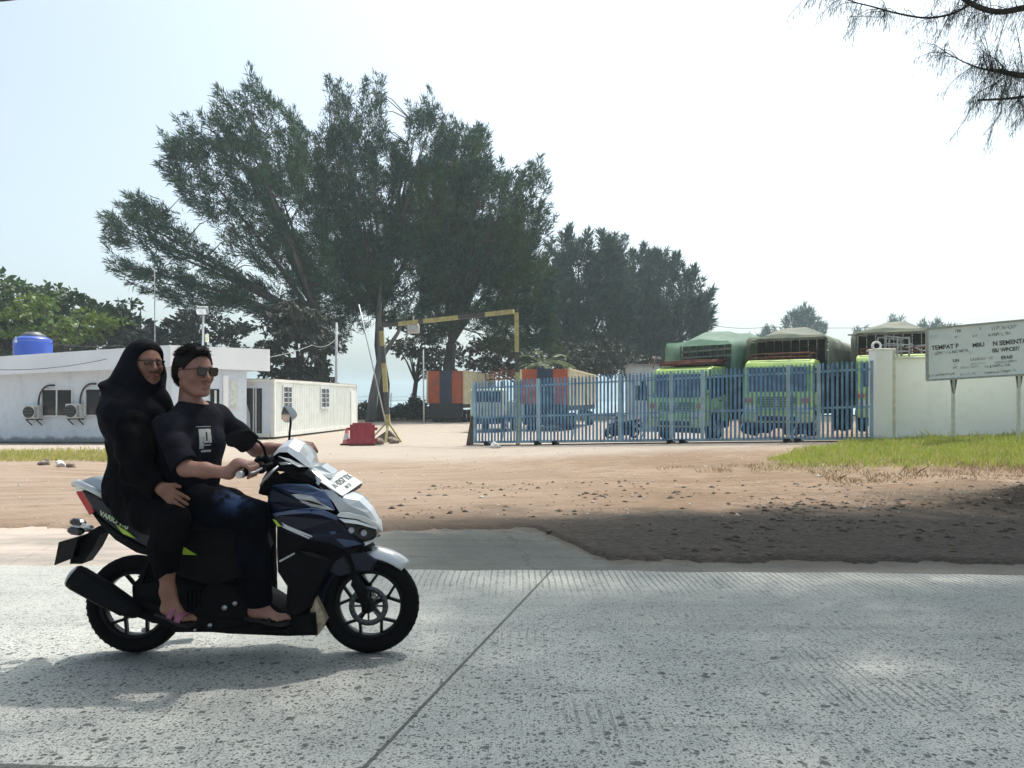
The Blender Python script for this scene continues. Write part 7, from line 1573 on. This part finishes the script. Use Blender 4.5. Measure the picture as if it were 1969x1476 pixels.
def glasses(fr, root, dark):
    m = MB(); fx = .113 if dark else .106
    shape = [(-.024, .016), (.020, .017), (.027, .008), (.023, -.018), (.010, -.025), (-.012, -.024), (-.023, -.012)] if dark else [(-.022, .010), (.020, .010), (.024, .002), (.018, -.014), (-.014, -.015), (-.022, -.006)]
    ob = []
    for s in (-1, 1):
        q = [tuple(fr.p(fx - .12 * (abs(.033 + a) - .033) - .016 * 0, s * (.033 + a), .010 + b)) for a, b in shape]; q.append(q[0]); m.tube(q, .0022 if dark else .0018, 6)
        m.tube([tuple(fr.p(fx - .004, s * .058, .020)), tuple(fr.p(.060, s * .079, .016)), tuple(fr.p(.0, s * .083, .012)), tuple(fr.p(-.02, s * .082, -.004))], .0022, 6)
    m.tube([tuple(fr.p(fx, -.010, .016)), tuple(fr.p(fx + .004, 0, .018)), tuple(fr.p(fx, .010, .016))], .0022, 6)
    if dark: m.tube([tuple(fr.p(fx, -.014, .026)), tuple(fr.p(fx + .004, 0, .027)), tuple(fr.p(fx, .014, .026))], .0018, 6)
    g = m.build('sunglasses' if dark else 'glasses', m_gloss, root)
    for s in (-1, 1):
        l = MB(); a = [Vector(fr.p(fx - .12 * (abs(.033 + a_) - .033), s * (.033 + a_), .010 + b_)) for a_, b_ in shape]; n_ = Vector(fr.d(.0015, 0, 0)); l.prism(a, n_)
        l.build('lens', m_smoke if dark else (clear_lens()), g)
def sandals(feet, root, m_, thong=False):
    for (an_, heel, toe, side) in feet:
        heel = np.array(heel); toe = np.array(toe); d = unit(toe - heel); u = np.array(side, float); u = unit(u - d * (u @ d)); n = np.cross(d, u); n = n if n[2] > 0 else -n; L = np.linalg.norm(toe - heel)
        s = MB(); ol = [(-.035, .018), (-.03, .030), (.3, .030), (.62, .043), (.85, .046), (1.04, .036), (1.10, .010)]; pts = [heel + d * (a if a < 0 else a * L) + u * w for a, w in ol] + [heel + d * (a if a < 0 else a * L) - u * w for a, w in reversed(ol)]
        s.prism([tuple(q - n * .030) for q in pts], tuple(n * .016)); so = s.build('sandal', m_black, root, bevel=.003)
        def strap(f_, w, h, r_): 
            q = MB(); c = heel + d * L * f_; pts = []
            for k in range(13): a = math.pi * k / 12; pts.append(tuple(c + u * math.cos(a) * w + n * (math.sin(a) * h - .014)))
            rr = []
            vs = []; 
            for p_ in pts: p_ = np.array(p_); vs += [p_ - d * r_, p_ + d * r_]
            vs2 = [v + n * .003 + (v - c) * .06 for v in vs]; nn = len(pts)
            q.add([tuple(v) for v in vs + vs2], [(2 * i, 2 * i + 2, 2 * i + 3, 2 * i + 1) for i in range(nn - 1)] + [(2 * nn + 2 * i, 2 * nn + 2 * i + 1, 2 * nn + 2 * i + 3, 2 * nn + 2 * i + 2) for i in range(nn - 1)] + [(2 * i, 2 * nn + 2 * i, 2 * nn + 2 * i + 2, 2 * i + 2) for i in range(nn - 1)] + [(2 * i + 1, 2 * i + 3, 2 * nn + 2 * i + 3, 2 * nn + 2 * i + 1) for i in range(nn - 1)]); q.build('strap', m_, so)
        if thong: strap(.62, .044, .032, .008)
        else: strap(.70, .047, .034, .015); strap(.36, .040, .058, .014)

def rider_woman():
    pel = A3(272, 952, 4.0); chest = A3(270, 845, 4.0); nb = A3(266, 782, 4.0); shN, shF = A3(246, 814, 3.86), A3(304, 802, 4.14); elN, wrN = A3(266, 905, 3.76), A3(312, 940, 3.73)
    hipN, hipF = A3(262, 968, 3.88), A3(285, 965, 4.12); kn, an_ = A3(330, 1000, 3.73), A3(323, 1135, 3.74); heel, toe = A3(318, 1174, 3.745), A3(367, 1192, 3.72); knF, anF = A3(352, 1000, 4.25), A3(345, 1130, 4.22); heelF, toeF = A3(335, 1165, 4.22), A3(385, 1180, 4.24)
    elF, haF = A3(345, 880, 4.24), A3(372, 910, 4.14)
    fr = Frame(A3(281, 700, 4.0), Rz(-.72) @ Ry(.02), .90)
    root = empty('person', tuple(pel), 0, 'person in a black hijab and glasses sitting behind on the scooter, hand on thigh', 'person')
    lo, hi = bounds([shN, shF, fr.p(0, 0, .1), toe, toeF, pel, knF, elF], .17); f = Field(lo, hi, .0052); sh_u = unit(shF - shN)
    def torso(f, g=0.):
        f.ell(pel, (.15 + g, .17 + g, .13 + g), k=.05); f.ecap(pel, chest, (.145 + g, .115 + g), (.15 + g, .112 + g), sh_u, .05); f.ecap(chest, nb, (.15 + g, .10 + g), (.085 + g, .06 + g), sh_u, .06)
        for s_ in (shN, shF): f.cap(chest * .3 + nb * .7, s_, .07 + g, .055 + g, .05)
    def legs(f, g=0.0):
        f.chain([hipN, (hipN + kn) / 2, kn], [.095 + g, .085 + g, .062 + g], .04); f.chain([kn, kn * .6 + an_ * .4 + [-.025, 0, 0], an_], [.060 + g, .054 + g, .030 + g * .6], .03); f.chain([hipF, knF], [.095 + g, .062 + g], .04); f.chain([knF, anF], [.060 + g, .032 + g], .03)
    torso(f); legs(f); f.cap(nb - [0, 0, .02], fr.p(-.02, 0, -.05), .052, .048, .04); add_head(f, fr, True)
    f.chain([shN, (shN + elN) / 2, elN], [.05, .045, .038], .03); f.chain([elN, wrN], [.038, .026], .02); f.chain([shF, elF, haF], [.05, .038, .028], .03)
    # hand resting on the thigh
    hd = unit(A3(342, 962, 3.72) - A3(306, 934, 3.72)); hu = unit(np.cross(hd, [0, -1, .25])); hn = np.cross(hu, hd); hn = hn if hn[1] < 0 else -hn
    pc = A3(313, 940, 3.715); f.ecap(pc, pc + hd * .055, (.032, .015), (.038, .013), hu, .015); f.cap(wrN, pc, .025, .022, .02)
    for i, (w, ln) in enumerate(((-.030, .060), (-.010, .072), (.011, .070), (.030, .058))):
        b_ = pc + hd * .062 + hu * w; f.chain([b_, b_ + hd * ln * .45 + hn * .006 + hu * w * .1, b_ + hd * ln * .8 - hn * .006 + hu * w * .15, b_ + hd * ln * 1.0 - hn * .016 + hu * w * .15], [.0095, .0088, .0082, .0072], .004)
    f.chain([pc + hd * .0 - hu * .022, pc + hd * .03 - hu * .048, pc + hd * .055 - hu * .056], [.013, .010, .0085], .008)
    foot(f, an_, heel, toe, .95, (0, -1, 0)); foot(f, anF, heelF, toeF, .95, (0, 1, 0)); link('body', f.mesh('body'), m_skin2, root, smooth=True)
    # loose black tunic
    lo, hi = bounds([shN, shF, elN, elF, pel, haF, wrN, kn], .24); g = Field(lo, hi, .0065); torso(g, .014); g.chain([shN, (shN + elN) / 2, elN, elN * .12 + wrN * .88], [.055, .056, .060, .046], .07); g.chain([shF, elF, haF], [.064, .058, .046], .05)
    g.cap(chest + [-.025, 0, -.02], pel + [-.025, 0, .06], .12, .13, .06); g.ecap(pel + [0, 0, .02], hipN * .4 + kn * .6 + [-.03, 0, -.0], (.17, .13), (.11, .10), (0, 1, 0), .06); g.cap(pel + [-.01, -.06, .0], pel + [.0, -.05, -.10], .13, .12, .05)
    g.disp(.0042, [(26, 8, 9, 0, 1), (38, 16, -6, 1, .7), (-14, 20, 34, 2, .6)]); g.cut(elN * .12 + wrN * .88, unit(wrN - elN), wrN + [0.03, 0, 0], .08); g.cut(nb + [0, 0, .04], (0, 0, 1), nb + [0, 0, .16], .14)
    g.cut(A3(240, 1000, 3.85), (-.66, 0, -.75), A3(225, 1020, 3.85), .26)
    link('tunic', g.mesh('tunic'), m_blackc, root, smooth=True)
    lo, hi = bounds([kn, an_, knF, anF, hipN], .16); g = Field(lo, hi, .006); legs(g, .020); g.disp(.003, [(30, 10, 12, 0, 1), (44, 0, -8, 2, .6), (6, 30, 22, 1, .6)])
    g.cut(A3(322, 1103, 3.74), (.62, 0, -1), A3(322, 1150, 3.74), .14); g.cut(A3(345, 1110, 4.22), (0, 0, -1), A3(345, 1150, 4.22), .12)
    link('trousers', g.mesh('trousers'), m_blackc, root, smooth=True)
    # hijab: dome, face opening, cape over the shoulders, flap lifted by the wind
    g = Field(bounds([fr.p(0, 0, 0), A3(195, 800, 3.9), A3(330, 820, 4.1)], .22)[0], bounds([fr.p(0, 0, 0), A3(195, 800, 3.9), A3(330, 820, 4.1)], .22)[1], .0048)
    g.ell(fr.p(-.030, 0, .036), (.118 * .93, .098 * .93, .108 * .93), fr.R, .03); g.ell(fr.p(-.075, 0, -.01), (.08, .082, .09), fr.R, .05); g.ell(fr.p(-.005, 0, -.06), (.085, .082, .075), fr.R, .04)
    g.cap(fr.p(-.075, 0, -.04), A3(236, 770, 4.0), .085, .095, .06); g.ecap(A3(262, 745, 4.0), A3(258, 800, 4.0), (.12, .11), (.215, .125), sh_u, .08); g.ecap(A3(260, 798, 4.0), A3(268, 852, 3.98), (.205, .118), (.215, .100), sh_u, .06)
    g.ecap(A3(232, 750, 4.0), A3(205, 742, 3.97), (.10, .06), (.06, .018), (0, 1, .1), .05); g.ecap(A3(205, 742, 3.97), A3(193, 738, 3.96), (.06, .018), (.05, .007), (0, 1, .1), .02); g.ecap(A3(225, 770, 3.97), A3(198, 800, 3.93), (.10, .05), (.08, .012), (0, 1, .0), .04)
    g.cap(A3(300, 765, 4.05), A3(316, 790, 4.14), .06, .05, .05)
    g.disp(.0042, [(22, 8, -30, 0, 1), (40, -12, 14, 1, .7), (12, 34, 26, 2, .6)])
    g.sub(); g.ell(fr.p(.105, 0, .002), (.085, .058, .098), fr.R, .02); g.ell(fr.p(.055, 0, -.005), (.060, .0645, .092), fr.R, .012); g.uni(); g.cut(A3(256, 846, 3.9), (.16, -.05, -1), A3(256, 920, 3.9), .40)
    link('hijab', g.mesh('hijab'), m_hijab, root, smooth=True)
    g = Field(fr.p(0, 0, 0) - .16, fr.p(0, 0, 0) + .16, .004); g.ell(fr.p(-.012, 0, .036), (.102 * .93, .080 * .93, .095 * .93), fr.R, .02); g.cut(fr.p(.074, 0, .085), fr.d(1.0, 0, -.55), fr.p(.1, 0, .02), .17); link('under_scarf', g.mesh('under_scarf'), m_blackc, root, smooth=True)
    m = MB(); m.tube([tuple(fr.p(.1025, y, -.0625)) for y in (-.022, -.011, 0, .011, .022)], [.002, .005, .0055, .005, .002], 8); m.tube([tuple(fr.p(.0985, y, -.077)) for y in (-.019, -.010, 0, .010, .019)], [.002, .005, .006, .005, .002], 8); m.build('lips', mat('lip_dark', (.20, .06, .055), .45), root)
    glasses(fr, root, False); sandals([(an_, heel, toe, (0, -1, 0)), (anF, heelF, toeF, (0, 1, 0))], root, mat('mauve_strap', (.24, .065, .12), .5, var=.2))
    return root
man = rider_man(); woman = rider_woman()
# a second parked scooter, far behind the gate
cp = copy_tree(scooter); p = P(1196, 0, 34); cp.location = (p.x, 34, -.36); cp.rotation_euler = (0, 0, math.radians(200)); cp['label'] = 'dark scooter parked far behind the gate bars left of the green trucks'
# ------------------------------------------------------------------ hazy air over the yard
def haze():
    m = bpy.data.materials.new('haze_air'); m.use_nodes = True; t = m.node_tree; t.nodes.remove(t.nodes['Principled BSDF']); v = t.nodes.new('ShaderNodeVolumePrincipled')
    v.inputs['Color'].default_value = (.78, .93, 1.0, 1); v.inputs['Density'].default_value = HAZE_DENS; v.inputs['Anisotropy'].default_value = .3; t.links.new(v.outputs[0], t.nodes['Material Output'].inputs['Volume'])
    b = MB(); b.box((0, 560, 14), (920, 1340, 32)); o = b.build('haze', m); tag(o, kind='stuff')
if HAZE_DENS > 0: haze()
